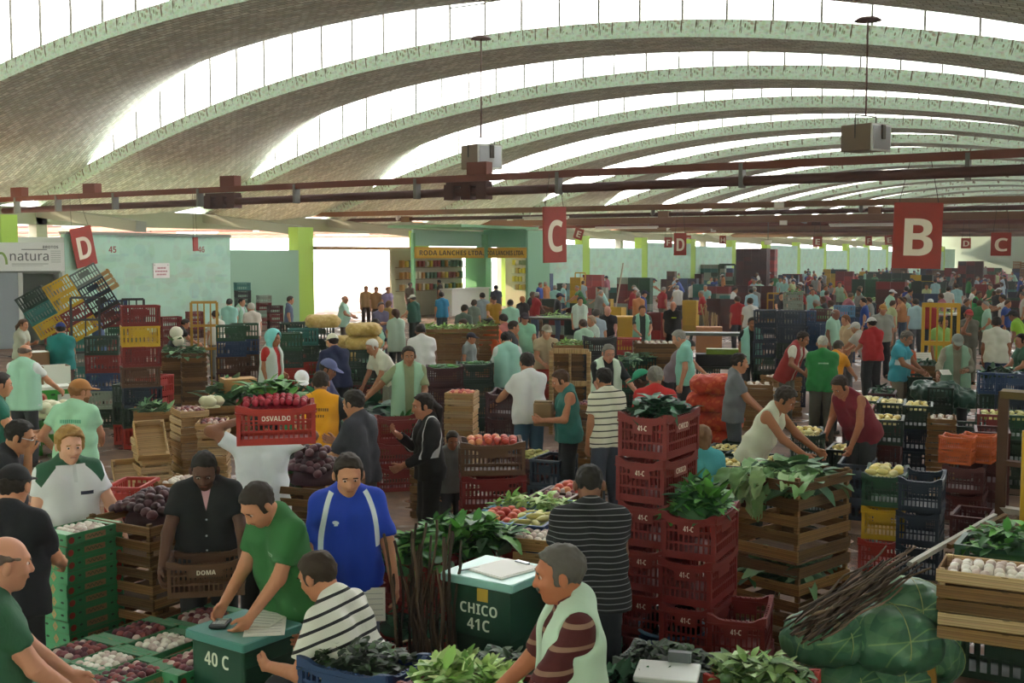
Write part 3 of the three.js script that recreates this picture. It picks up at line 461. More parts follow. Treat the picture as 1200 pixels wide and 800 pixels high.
function bodySet(o, lod) {
  const key = JSON.stringify([o.fem, o.w, o.lean, o.nod, o.turn, o.sit, o.arms, o.stride, o.sleeve, o.hem, o.top, o.shorts, o.collar, o.long, o.vest, o.paint]) + lod;
  if (geoCache.has(key)) return geoCache.get(key);
  const J = skeleton(o), C = LOD[lod], out = { J };
  const pts = [J.head, J.neck, J.base, ...J.arm.flatMap((a) => [a.S, a.E, a.W]), ...J.leg.flatMap((l) => [l.H, l.K, l.A, l.toe])];
  // body
  let F = new Field(...bbox(pts, 0.2), C.b);
  const thin = Math.max(0, C.b - 0.03) * 0.25;
  torso(F, J, 0, o.fem); F.cap(J.neck.clone().add(V(0, -0.03, 0)), J.head.clone().add(V(0, -0.05, -0.02).applyQuaternion(J.hq)), 0.062 + thin, 0.055 + thin, 0.04);
  for (const a of J.arm) { F.cap(a.S, a.E, 0.05 + thin, 0.042 + thin, 0.025); F.cap(a.E, a.W, 0.043 + thin, 0.03 + thin, 0.02); if (!C.a) F.cap(a.W, a.W.clone().add(a.W.clone().sub(a.E).normalize().multiplyScalar(0.12)), 0.036 + thin, 0.03 + thin, 0.02); }
  for (const l of J.leg) { F.cap(l.H, l.K, 0.088, 0.06, 0.03); F.cap(l.K, l.A, 0.06, 0.04 + thin, 0.03); F.cap(l.A, l.toe, 0.04 + thin, 0.032 + thin, 0.02); }
  const list = [F.mesh()], hg = headGeo(C.h).clone(); hg.applyQuaternion(J.hq); hg.translate(J.head.x, J.head.y, J.head.z); list.push(hg);
  if (C.a) for (const a of J.arm) { const d = a.W.clone().sub(a.E).normalize(), e = a.W.clone().addScaledVector(d, 0.1), H = new Field(...bbox([a.W, e], 0.1), C.a); handBones(H, a, C.a > 0.01 ? 1.15 : 1); list.push(H.mesh()); }
  out.body = mergeGeometries(list.map((g) => { g.deleteAttribute('color'); return g; }));
  // top garment
  const fold = lod === 'n' || lod === 'm', hem = o.hem ?? 0.86, sl = o.sleeve ?? 0.62, loose = 0.016 + thin * 0.5;
  F = new Field(...bbox([J.neck, J.base, ...J.arm.flatMap((a) => [a.S, a.E, a.W])], 0.24), C.c);
  torso(F, J, loose, o.fem); { const q = 0.6 + 0.4 * J.w; for (const s of [1, -1]) F.cap(J.T(s * 0.09 * q, hem - 0.05, 0), J.T(s * 0.08 * q, 1.1, 0), (o.fem ? 0.13 : 0.125) * J.w + (o.long ? 0.05 : 0.012), 0.108 * J.w + loose, 0.04); }
  const hp = J.T(0, hem, 0), up = J.up; F.all((x, y, z, d) => Math.max(d, (hp.x - x) * up.x + (hp.y - y) * up.y + (hp.z - z) * up.z));
  if (sl > 0) for (const a of J.arm) { if (sl <= 1) F.cap(a.S, a.S.clone().lerp(a.E, sl), 0.062 + thin * 0.5, 0.064 + thin * 0.5, 0.03, 1); else { F.cap(a.S, a.E, 0.064, 0.057, 0.03); F.cap(a.E, a.E.clone().lerp(a.W, sl - 1), 0.06, 0.05, 0.02, 1); } }
  else for (const a of J.arm) F.ell(a.S.clone().add(V(a.sd * 0.05, 0, 0)), [0.06, 0.09, 0.09], 0.01, true);
  if (o.collar && fold) { const cN = J.T(0, 1.475, -0.005); for (let i = 0; i < 8; i++) { if (i === 0) continue; const A = (i / 8) * 6.283, B = ((i + 1) / 8) * 6.283; F.cap(cN.clone().add(V(Math.sin(A) * 0.072, Math.cos(A) * -0.02 + 0.015, Math.cos(A) * 0.07)), cN.clone().add(V(Math.sin(B) * 0.072, Math.cos(B) * -0.02 + 0.015, Math.cos(B) * 0.07)), 0.015, 0.015, 0.01); } }
  if (fold) F.all((x, y, z, d) => d + 0.007 * Math.sin(y * 26 + 5 * noise3(x * 9, y * 6, z * 9) + x * 9) * (y < J.base.y + 0.32 ? 1 : 0.35) + 0.008 * (noise3(x * 14, y * 9, z * 14) - 0.5));
  const inv = (x, y, z) => { const a = y - J.base.y, c = J.up.y, s = J.up.z; return [x, 0.95 + a * c + z * s, -a * s + z * c]; };
  out.top = F.mesh();
  { const P = out.top.attributes.position, U = out.top.attributes.uv; for (let i = 0; i < P.count; i++) { const q = inv(P.getX(i), P.getY(i), P.getZ(i)); U.setXY(i, q[0] + q[2], q[1]); }
    if (o.paint) { const g = out.top.toNonIndexed(), p = g.attributes.position, u = g.attributes.uv; for (let i = 0; i < p.count; i += 3) { const q = [0, 1, 2].map((k) => inv(p.getX(i + k), p.getY(i + k), p.getZ(i + k))), back = q[0][2] + q[1][2] + q[2][2] < -0.02; q.forEach((v, k) => u.setXY(i + k, (back ? 0.75 : 0.25) + Math.max(-0.24, Math.min(0.24, v[0] * 0.5)), (v[1] - 0.7) / 0.9)); } out.top = g; } }
  if (o.vest) {
    F = new Field(...bbox([J.neck, J.base, ...J.arm.map((a) => a.S)], 0.26), C.c); torso(F, J, loose + 0.017, o.fem); for (const s of [1, -1]) F.cap(J.T(s * 0.085, 0.72, 0), J.T(s * 0.08, 1.1, 0), 0.16 * J.w, 0.125 * J.w, 0.04);
    const h2 = J.T(0, o.vest === 2 ? 0.6 : 0.8, 0);
    F.all((x, y, z, d) => { const q = inv(x, y, z); let v = Math.max(d, (h2.x - x) * up.x + (h2.y - y) * up.y + (h2.z - z) * up.z); if (o.vest > 0) v = Math.max(v, Math.min(0.055 + 0.03 * (q[1] - 1.1) - Math.abs(q[0]), q[2]) ); return v; });
    for (const a of J.arm) F.ell(a.S.clone().add(V(a.sd * 0.055, 0.0, 0)), [0.07, 0.1, 0.1], 0.01, true);
    out.vest = F.mesh();
  }
  // trousers
  F = new Field(...bbox([J.base, ...J.leg.flatMap((l) => [l.H, l.K, l.A])], 0.2), C.c);
  for (const s of [1, -1]) F.cap(V(s * 0.085 * J.w, J.base.y, 0), J.T(s * 0.08 * J.w, 1.0, 0), 0.118 * J.w, 0.113 * J.w, 0.04);
  const wp = J.T(0, 1.03, 0); F.all((x, y, z, d) => Math.max(d, (x - wp.x) * up.x + (y - wp.y) * up.y + (z - wp.z) * up.z));
  for (const l of J.leg) { F.cap(l.H, l.K, 0.103, 0.08, 0.03, o.shorts ? 1 : 0); if (!o.shorts) F.cap(l.K, l.A.clone().add(V(0, -0.02, 0)), 0.08, 0.072, 0.03, 1); }
  if (fold) F.all((x, y, z, d) => d + 0.008 * (noise3(x * 16, y * 11, z * 16) - 0.5));
  out.legs = F.mesh();
  geoCache.set(key, out); return out;
}
const shoeGeo = shared('shoe', () => { const F = new Field([-0.06, 0, -0.1], [0.06, 0.11, 0.2], 0.02); F.cap(V(0, 0.04, -0.04), V(0, 0.035, 0.13), 0.047, 0.042, 0.02); F.cap(V(0, 0.08, -0.03), V(0, 0.05, 0), 0.045, 0.045, 0.02); F.all((x, y, z, d) => Math.max(d, 0.004 - y)); return F.mesh(); });
const clothBump = canvasTex(256, 256, (c, w, h) => { const im = c.createImageData(w, h); for (let i = 0; i < w * h; i++) { const x = i % w, y = (i / w) | 0, v = 110 + 60 * noise3(x / 24, y / 60, 3) + 60 * noise3(x / 7, y / 18, 7); im.data[4 * i] = im.data[4 * i + 1] = im.data[4 * i + 2] = v; im.data[4 * i + 3] = 255; } c.putImageData(im, 0, 0); }, { data: true, repeat: [3, 3] });
const cloth = (col, map) => mat(map ? '#ffffff' : col, 0.9, { key: 'cloth' + (map ? map.uuid : ''), bumpMap: clothBump, bumpScale: 0.003, ...(map ? { map } : {}) });
const stripeTex = {};
function stripes(base, line, period, width) { return (stripeTex[base + line + period] ??= canvasTex(8, 256, (c, w, h) => { c.fillStyle = base; c.fillRect(0, 0, w, h); c.fillStyle = line; c.fillRect(0, 0, w, h * width); }, { repeat: [1, 1 / period] })); }
// prints: X(m) maps metres across the chest (own left positive) and Y(m) height to canvas pixels, b = 0 front, 1 back
const PRINTS = {
  blue: (c, X, Y) => { c.fillStyle = '#2142b4'; c.fillRect(0, 0, 1024, 512); c.strokeStyle = '#dfe6ee'; c.lineWidth = 16; for (const s of [1, -1]) { c.beginPath(); c.moveTo(X(s * 0.1), Y(1.47)); c.quadraticCurveTo(X(s * 0.16), Y(1.38), X(s * 0.175), Y(1.13)); c.stroke(); } c.fillStyle = '#dfe6ee'; c.beginPath(); c.ellipse(X(-0.085), Y(1.3), 11, 7, 0.3, 0, 7); c.fill(); c.fillRect(X(-0.095), Y(1.288), 12, 5); },
  polo: (c, X, Y) => { c.fillStyle = '#dadce0'; c.fillRect(0, 0, 1024, 512); c.fillStyle = '#2e5a44'; for (const b of [0, 1]) { for (const s of [1, -1]) { c.beginPath(); c.moveTo(X(s * 0.07, b), Y(1.6)); c.lineTo(X(s * 0.1, b), Y(1.44)); c.quadraticCurveTo(X(s * 0.16, b), Y(1.39), X(s * 0.2, b), Y(1.32)); c.lineTo(X(s * 0.23, b), Y(1.36)); c.lineTo(X(s * 0.19, b), Y(1.6)); c.fill(); } c.fillRect(X(0.1, b) < X(-0.1, b) ? X(0.1, b) : X(-0.1, b), Y(1.58), 0.2 * 512, 70); } c.fillStyle = '#33384c'; c.fillRect(X(0.05), Y(1.275), 44, 14); c.fillStyle = '#c9ccd0'; c.fillRect(X(0.012), Y(1.47), 12, 75); },
  pinkv: (c, X, Y) => { c.fillStyle = '#1f2124'; c.fillRect(0, 0, 1024, 512); c.fillStyle = '#c99aa2'; c.beginPath(); c.moveTo(X(-0.06), Y(1.56)); c.lineTo(X(0.06), Y(1.56)); c.lineTo(X(0.005), Y(1.3)); c.fill(); c.fillStyle = '#b9bcc0'; for (const y of [1.24, 1.14, 1.04]) { c.beginPath(); c.arc(X(0.005), Y(y), 4, 0, 7); c.fill(); } },
  track: (c, X, Y) => { c.fillStyle = '#17171b'; c.fillRect(0, 0, 1024, 512); c.strokeStyle = '#d9d9dc'; c.lineWidth = 6; for (const b of [0, 1]) for (const s of [1, -1]) { c.beginPath(); c.moveTo(X(s * 0.09, b), Y(1.5)); c.quadraticCurveTo(X(s * 0.17, b), Y(1.43), X(s * 0.2, b), Y(1.1)); c.stroke(); } },
  backprint: (c, X, Y) => { c.fillStyle = '#a3d4b4'; c.fillRect(0, 0, 1024, 512); c.fillStyle = '#4a9a7a'; for (let i = 0; i < 13; i++) c.fillRect(X(-0.1, 1) + i * 8.4, Y(1.325), 5.6, 20); },
  greenprint: (c, X, Y) => { c.fillStyle = '#2a7f42'; c.fillRect(0, 0, 1024, 512); c.fillStyle = '#cfe6d2'; for (let i = 0; i < 10; i++) c.fillRect(X(-0.075, 1) + i * 8, Y(1.305), 5, 12); },
  vestline: (c, X, Y) => { c.fillStyle = '#e8a01e'; c.fillRect(0, 0, 1024, 512); c.fillStyle = '#23262c'; for (const b of [0, 1]) for (const s of [1, -1]) c.fillRect(Math.min(X(s * 0.2, b), X(s * 0.48, b)), 0, 0.28 * 512, 512); c.fillStyle = '#6b4a1c'; for (let i = 0; i < 9; i++) c.fillRect(X(-0.1, 1) + i * 12, Y(1.335), 8, 18); for (let i = 0; i < 4; i++) c.fillRect(X(-0.05, 1) + i * 13, Y(1.265), 8, 16); },
  blackyellow: (c, X, Y) => { c.fillStyle = '#16171a'; c.fillRect(0, 0, 1024, 512); c.fillStyle = '#b6c936'; c.fillRect(X(-0.06), Y(1.3), 70, 14); },
  tealstripe: (c, X, Y) => { c.fillStyle = '#3d9bb0'; c.fillRect(0, 0, 1024, 512); c.fillStyle = '#d6dde0'; c.fillRect(0, Y(1.22), 512, 50); },
  smalllogo: (c, X, Y) => { c.fillStyle = '#2f6a38'; c.fillRect(0, 0, 1024, 512); c.fillStyle = '#b9c9ba'; for (let i = 0; i < 6; i++) { c.fillRect(X(0.04) + i * 7, Y(1.3), 5, 6); c.fillRect(X(0.045) + i * 5, Y(1.285), 3, 4); } },
};
const printTex = {};
const printCloth = (k) => (printTex[k] ??= new THREE.MeshStandardMaterial({ roughness: 0.9, side: THREE.DoubleSide, map: canvasTex(1024, 512, (c) => PRINTS[k](c, (m, b = 0) => (0.25 + b * 0.5 + m * 0.5) * 1024, (m) => (1 - (m - 0.7) / 0.9) * 512)) }));
const SKIN = ['#c98d6c', '#b97c5a', '#d9a382', '#8a5a3e', '#c08060', '#6e4531', '#e0b090'];
// px, py: top of the head in the photograph; h: standing height; face: heading, 0 towards the camera, 90 to the right of the picture, 180 away
const people = [];
function person(px, py, face, o) {
  const h = o.h ?? (o.fem ? 1.6 : 1.69), k = h / 1.72, lod = o.lod ?? 'm', G = bodySet(o, lod), J = G.J, C = LOD[lod];
  const topY = (J.top.y + (o.cap ? 0.02 : 0.008)) * k + (o.lift ?? 0), p = at(px, py, topY);
  const rot = toCam(p) + face * Math.PI / 180, off = V(J.top.x * k, 0, J.top.z * k).applyAxisAngle(V(0, 1, 0), rot);
  const t = thing('person', o.label, 'person', [p.x - off.x, o.lift ?? 0, p.z - off.z], rot, o.group); t.scale.setScalar(k);
  const skin = o.skin ?? SKIN[0];
  part('body', G.body, mat(skin, 0.62), t);
  const tm = o.paint ? printCloth(o.paint) : cloth(o.shirt ?? '#8a9a90', o.map);
  const top = part(o.topName ?? 'shirt', G.top, tm, t); if (o.topLabel) top.userData.label = o.topLabel;
  if (G.vest) part('smock', G.vest, cloth(o.vestCol ?? '#a9d3bd'), t);
  part(o.shorts ? 'shorts' : 'trousers', G.legs, cloth(o.pants ?? '#2a2d36'), t);
  for (const l of J.leg) { const s = part('shoe', shoeGeo, mat(o.shoe ?? '#2b2623', 0.7), t, [l.A.x, Math.max(0, l.A.y - 0.08), l.A.z + 0.02]); s.rotation.y = Math.atan2(l.toe.x - l.A.x, l.toe.z - l.A.z); }
  const onHead = (name, geo, m) => { const q = part(name, geo, m, t, J.head); q.quaternion.copy(J.hq); return q; };
  let hair = o.hair ?? 'short'; if (o.cap && hair === 'short') hair = 'shortc'; if (hair !== 'none') onHead('hair', hairGeo(hair, Math.max(C.h, 0.008)), mat(o.hairCol ?? '#211a16', 0.8));
  if (o.cap) onHead('cap', capGeo(Math.max(C.h, 0.009)), cloth(o.cap));
  if (o.hood) { const g = shared('hood' + C.h, () => { const F = new Field([-0.2, -0.3, -0.2], [0.2, 0.24, 0.2], Math.max(0.014, C.h)); F.ell(V(0, 0.03, -0.03), [0.135, 0.145, 0.14], 0.02); F.cap(V(0.1, -0.05, -0.03), V(0.12, -0.26, 0.02), 0.05, 0.06, 0.03); F.cap(V(-0.1, -0.05, -0.03), V(-0.12, -0.26, 0.02), 0.05, 0.06, 0.03); F.ell(V(0, -0.03, 0.1), [0.095, 0.16, 0.13], 0.02, true); F.ell(V(0, 0, 0), [0.098, 0.118, 0.112], 0.01, true); return F.mesh(); }); onHead('towel', g, cloth(o.hood)); }
  if (lod === 'n' || (lod === 'm' && Math.abs(face) < 110)) {
    const eg = shared('eye', () => { const g = new THREE.SphereGeometry(0.0105, 8, 6); g.scale(1.25, 0.8, 0.7); return g; }), ig = shared('iris', () => { const g = new THREE.SphereGeometry(0.0066, 6, 5); return g; });
    const bg = shared('brow', () => { const g = new THREE.CapsuleGeometry(0.0042, 0.026, 2, 5); g.rotateZ(Math.PI / 2); return g; }), lg = shared('lips', () => { const g = new THREE.CapsuleGeometry(0.006, 0.03, 2, 6); g.rotateZ(Math.PI / 2); g.scale(1, 0.9, 0.8); return g; });
    const put = (name, g, m, x, y, z, rz = 0) => { const q = part(name, g, m, t, V(x, y, z).applyQuaternion(J.hq).add(J.head)); q.quaternion.copy(J.hq); if (rz) q.rotateZ(rz); return q; };
    for (const s of [1, -1]) { const e = put('eye', eg, mat('#' + new THREE.Color(skin).lerp(new THREE.Color('#d8d2ca'), 0.5).getHexString(), 0.45), s * 0.031, 0.01, 0.0795); part('iris', ig, mat('#2a1a12', 0.25), e, [0, -0.0005, 0.0045]); put('eyebrow', bg, mat(o.hairCol ?? '#211a16', 0.9), s * 0.031, 0.032, 0.0905, s * -0.12); }
    put('lips', lg, mat(new THREE.Color(skin).lerp(new THREE.Color('#8f4038'), 0.5).getStyle(), 0.55), 0, -0.056, 0.094);
    if (o.stache) { const q = put('moustache', lg, mat(o.hairCol, 0.9), 0, -0.042, 0.099); q.scale.set(1.5, 1.5, 1.3); }
    if (o.beard) { const bgm = shared('beard' + C.h, () => { const F = new Field([-0.1, -0.14, -0.05], [0.1, 0.05, 0.13], 0.01); F.ell(V(0, -0.03, 0.019), [0.069, 0.086, 0.076], 0.02); F.cap(V(0, -0.096, 0.056), V(0, -0.09, 0.05), 0.03, 0.03, 0.03); F.all((x, y, z, d) => Math.max(d, Math.max(y + 0.035 + 0.25 * (0.06 - z), 0.01 - z))); return F.mesh(); }); onHead('beard', bgm, mat(o.beard, 0.9)); }
    if (o.glasses) { const q = put('spectacles', shared('specs', () => merge([bar(V(-0.08, 0.012, -0.01), V(-0.055, 0.014, 0.098), 0.0025), bar(V(0.08, 0.012, -0.01), V(0.055, 0.014, 0.098), 0.0025), bar(V(-0.055, 0.014, 0.098), V(0.055, 0.014, 0.106), 0.003)])), mat('#cfd6da', 0.3), 0, 0, 0); }
  }
  people.push(t); return t;
}
// ---------- crates, boxes, produce ----------
const CL = 0.55, CW = 0.36, CH = 0.31;
const HUE = { red: ['#741715', 'red'], dred: ['#4a1214', 'dark red'], maroon: ['#3c121b', 'maroon'], green: ['#1a4a31', 'green'], dgreen: ['#122f23', 'dark green'], blue: ['#1f3c66', 'blue'], dblue: ['#15263a', 'dark blue'], yellow: ['#c7a01b', 'yellow'], orange: ['#c65a1c', 'orange'], brown: ['#5a3b27', 'brown'], black: ['#17191c', 'black'], grey: ['#69736e', 'grey'], teal: ['#2a6f6a', 'teal'], lblue: ['#5f8fb8', 'light blue'], scarlet: ['#a3271c', 'bright red'], pale: ['#8f9a8c', 'pale grey green'] };
const plastic = (c) => mat(HUE[c][0], 0.6);
function wavy(len, h0, dip, t) {                                   // an upper band that dips in the middle
  const s = new THREE.Shape(), n = 10, f = (u) => { const a = Math.abs(2 * u - 1); return -dip * (1 - Math.min(1, Math.max(0, (a - 0.45) / 0.4)) ** 2); };
  for (let i = 0; i <= n; i++) s[i ? 'lineTo' : 'moveTo'](-len / 2 + len * i / n, f(i / n)); for (let i = n; i >= 0; i--) s.lineTo(-len / 2 + len * i / n, f(i / n) - h0);
  const g = new THREE.ExtrudeGeometry(s, { depth: t, bevelEnabled: false }); g.translate(0, 0, -t / 2); return g;
}
function crateGeos(lod) {
  return shared('crate' + lod, () => {
    const B = [], R = [], P = [];
    const sides = [[CW, 0, CL / 2], [CW, Math.PI, CL / 2], [CL, Math.PI / 2, CW / 2], [CL, -Math.PI / 2, CW / 2]];
    for (const [len, a, off] of sides) {
      const put = (g, list) => { g.translate(0, 0, off - 0.012); g.rotateY(a); list.push(g); };
      const n = lod === 'n' ? Math.round(len / 0.036) : lod === 'm' ? Math.round(len / 0.062) : 0;
      if (lod === 'f') put(box(len, CH - 0.03, 0.014, 0, (CH - 0.03) / 2, 0), B);
      else {
        for (let i = 0; i <= n; i++) { const x = -len / 2 + 0.012 + (len - 0.024) * i / n; put(box(lod === 'n' ? 0.011 : 0.019, CH - 0.04, 0.013, x, (CH - 0.04) / 2 + 0.01, 0), B); }
        for (const y of lod === 'n' ? [0.105, 0.185] : [0.15]) put(box(len, 0.014, 0.012, 0, y, 0), B);
        put(box(len, 0.05, 0.016, 0, 0.025, 0), B); put(box(len * 0.42, 0.085, 0.018, 0, 0.205, 0.001), lod === 'n' ? P : B);
      }
      put(lod === 'n' ? wavy(len, 0.05, 0.034, 0.03).translate(0, CH - 0.002, 0.004) : box(len, 0.032, 0.03, 0, CH - 0.016, 0.003), R);
      if (lod === 'n') put(box(len, 0.012, 0.038, 0, 0.245, 0.003), R);
    }
    for (const sx of [-1, 1]) for (const sz of [-1, 1]) B.push(box(0.03, CH - 0.01, 0.03, sx * (CW / 2 - 0.014), (CH - 0.01) / 2, sz * (CL / 2 - 0.014)));
    B.push(box(CW - 0.02, 0.014, CL - 0.02, 0, 0.012, 0));
    return { body: merge(B), rim: merge(R), panel: P };
  });
}
const tagTex = {};
const tagMat = (txt, col) => (tagTex[txt + col] ??= printMat(textTex(txt, '#e6dccb', HUE[col][0], 128, 48, 'bold 30px sans-serif'), 0.5));
function crate(p, turn, col, lod, label, group, o = {}) {
  const G = crateGeos(lod), t = thing('plastic_crate', label, 'crate', p, turn, group), m = plastic(col), s = o.size ?? [1, 1, 1];
  t.scale.set(...s);
  part('body', G.body, m, t); part('rim', G.rim, m, t); for (const g of G.panel) part('side_panel', g, m, t);
  if (o.text) part('print', new THREE.PlaneGeometry(CW * 0.4, 0.08), tagMat(o.text, col), t, [0, 0.205, CL / 2 + 0.0005]);
  if (o.text2) part('print', new THREE.PlaneGeometry(CL * 0.4, 0.083), tagMat(o.text2, col), t, [CW / 2 + 0.0005, 0.205, 0], [0, Math.PI / 2, 0]);
  if (o.textL) part('print', new THREE.PlaneGeometry(CL * 0.36, 0.083), tagMat(o.textL, col), t, [-CW / 2 - 0.0005, 0.205, 0], [0, -Math.PI / 2, 0]);
  return t;
}
// A stack: px, py is the centre of its uppermost opening; cols run from the bottom up
const level = (i, n) => n < 2 ? '' : i === n - 1 ? 'topmost ' : i === 0 ? 'lowest ' : ['', 'second ', 'third ', 'fourth ', 'fifth ', 'sixth ', 'seventh ', 'eighth ', 'ninth ', 'tenth ', 'eleventh ', 'twelfth ', 'thirteenth '][i].trim() + '-lowest ';
function stack(px, py, cols, note, o = {}) {
  const lod = o.lod ?? 'm', s = o.size ?? [1, 1, 1], hh = CH * s[1] * 0.985, lift = o.lift ?? 0, top = lift + hh * cols.length, p = o.pos ?? at(px, py, top), turn = o.face !== undefined ? toCam(p) + Math.PI / 2 + o.face * Math.PI / 180 : (o.turn ?? 0) * Math.PI / 180;
  cols.forEach((c, i) => {
    const j = o.neat ? 0 : 0.012; crate([p.x + rr(-j, j), lift + i * hh, p.z + rr(-j, j)], turn + rr(-1, 1) * (o.neat ? 0.004 : 0.03), c, lod, `${level(i, cols.length)}${HUE[c][1]} plastic crate ${note}`, cols.length > 1 || o.group ? (o.group ?? `crates ${note}`) : undefined, o);
  });
  if (o.fill) fill(V(p.x, top, p.z), turn, CW * s[0], CL * s[2], o.fill, o.fillLabel ?? note, o.fillN, lod);
  return { p: V(p.x, top, p.z), turn };
}
// several rows of stacks side by side on the floor, px, py: centre of the middle stack's top
function leafGeo(len, wid, curl, cup, seg = 3, ruffle = 0) {
  const pos = [], idx = [], cols = ruffle ? [-1, -0.5, 0, 0.5, 1] : [-1, 0, 1], n = cols.length;
  for (let i = 0; i <= seg; i++) { const u = i / seg, w = wid * Math.sin(Math.PI * (0.12 + 0.83 * u)) * 0.5, y = curl * u * u * len, z = u * len; for (const s of cols) pos.push(s * w * (1 + ruffle * 0.8 * Math.sin(i * 2.9 + s)), y + Math.abs(s) * cup * w + Math.abs(s) * ruffle * len * Math.sin(i * 2.3 + s * 2), z + ruffle * len * 0.6 * Math.sin(s * 7 + i)); }
  for (let i = 0; i < seg; i++) for (let k = 0; k < n - 1; k++) { const a = i * n + k; idx.push(a, a + n, a + 1, a + 1, a + n, a + n + 1); }
  const g = new THREE.BufferGeometry(); g.setAttribute('position', new THREE.Float32BufferAttribute(pos, 3)); g.setIndex(idx); g.computeVertexNormals(); return g.toNonIndexed();
}
const GREENS = { herb: ['#22361f', '#2f4a28', '#1a2b1a', '#3c5a30'], leaf: ['#2f6a2c', '#4a8a38', '#25552a', '#64a048'], kale: ['#4f7a52', '#6d9668', '#3b6445', '#87ab7a'], light: ['#8cb65c', '#a9c878', '#6f9c48', '#c3d896'], dark: ['#1f4a33', '#2b5f40', '#163a28', '#3a7350'], brussel: ['#6a8f4a', '#88a860', '#50753c', '#9fbb7c'] };
function leafHeap(w, l, dome, n, size, pal, sd, opt = {}) {
  return shared(['heap', w, l, dome, n, size, pal, sd].join(), () => {
    seed(sd * 101 + 7); const L = [], C = GREENS[pal].map((c) => new THREE.Color(c)), pool = [0, 1, 2, 3].map(() => leafGeo(size, size * rr(0.45, 0.8), rr(-0.6, 0.15), rr(0.1, 0.5)));
    for (let i = 0; i < n; i++) {
      const x = rr(-0.5, 0.5), z = rr(-0.5, 0.5), e = Math.max(0, 1 - 2.2 * Math.max(x * x, z * z) - 1.2 * (x * x + z * z)), g = pool[i & 3].clone(), k = rr(0.7, 1.2);
      g.scale(k, k, k); g.rotateX(rr(-0.9, 0.5) - (opt.up ?? 0)); g.rotateY(rr(0, 6.28)); g.translate(x * w * 0.92, dome * e + rr(-0.03, 0.02), z * l * 0.92);
      const c = pick(C), q = new Float32Array(g.attributes.position.count * 3), v = rr(0.8, 1.2); for (let j = 0; j < q.length; j += 3) { q[j] = c.r * v; q[j + 1] = c.g * v; q[j + 2] = c.b * v; } g.setAttribute('color', new THREE.BufferAttribute(q, 3)); L.push(g);
    }
    // packed core below the loose leaves
    const s = new THREE.SphereGeometry(0.5, 10, 6, 0, 6.2832, 0, Math.PI / 2).toNonIndexed(); s.deleteAttribute('uv'); s.scale(w * 0.98, Math.max(0.02, dome * 2), l * 0.98); s.translate(0, -0.05, 0); const q = new Float32Array(s.attributes.position.count * 3); for (let j = 0; j < q.length; j += 3) { q[j] = C[2].r; q[j + 1] = C[2].g; q[j + 2] = C[2].b; } s.setAttribute('color', new THREE.BufferAttribute(q, 3)); L.push(s);
    return mergeGeometries(L);
  });
}
const leafMat = new THREE.MeshStandardMaterial({ vertexColors: true, roughness: 0.6, side: THREE.DoubleSide });
function greens(p, turn, w, l, dome, n, size, pal, label, sd = 1) { const o = lone('leafy_greens', leafHeap(w, l, dome, n, size, pal, sd), leafMat, label, 'vegetables', p, turn); o.userData.kind = 'stuff'; return o; }
const ROUND = { n: () => new THREE.IcosahedronGeometry(1, 2), m: () => new THREE.IcosahedronGeometry(1, 1), f: () => new THREE.IcosahedronGeometry(1, 1) };
function lump(lod, v) { return shared('lump' + lod + v, () => { const g = mergeVertices((() => { const q = ROUND[lod](); q.deleteAttribute('uv'); q.deleteAttribute('normal'); return q; })()), P = g.attributes.position; for (let i = 0; i < P.count; i++) { const x = P.getX(i), y = P.getY(i), z = P.getZ(i), k = 1 + 0.16 * (noise3(x * 1.7 + v * 9, y * 1.7, z * 1.7) - 0.5); P.setXYZ(i, x * k, y * k, z * k); } g.computeVertexNormals(); return g; }); }
const FRUIT = {
  squash: ['squash', ['#d9c878', '#cdb45a', '#e2d69a'], [0.03, 0.03, 0.06], 'pale yellow summer squash'], beet: ['beetroot', ['#4a2830', '#5a323a', '#3b2028'], [0.045, 0.042, 0.045], 'dusky purple beetroot'], radish: ['radish', ['#a31630', '#b92440', '#8e1028'], [0.026, 0.028, 0.026], 'crimson radish'],
  tomato: ['tomato', ['#c8563a', '#d88a5a', '#b83c2c'], [0.036, 0.034, 0.036], 'orange red tomato'], garlic: ['garlic_bulb', ['#ddd3c8', '#c9b5ae', '#e8e2da'], [0.026, 0.024, 0.026], 'white garlic bulb'], fig: ['fig', ['#5b2a38', '#7a3c46', '#c9b0a8', '#8f4a48'], [0.022, 0.022, 0.024], 'purple and cream fig'], cucumber: ['cucumber', ['#3d7a3a', '#5a9448', '#2f6432'], [0.022, 0.022, 0.08], 'green cucumber'], cauliflower: ['cauliflower', ['#e6e2c4', '#d8d6b0'], [0.08, 0.07, 0.08], 'cream cauliflower'], corn: ['sweet_corn', ['#c9c27a', '#b4b060'], [0.026, 0.026, 0.075], 'pale green corn cob'],
};
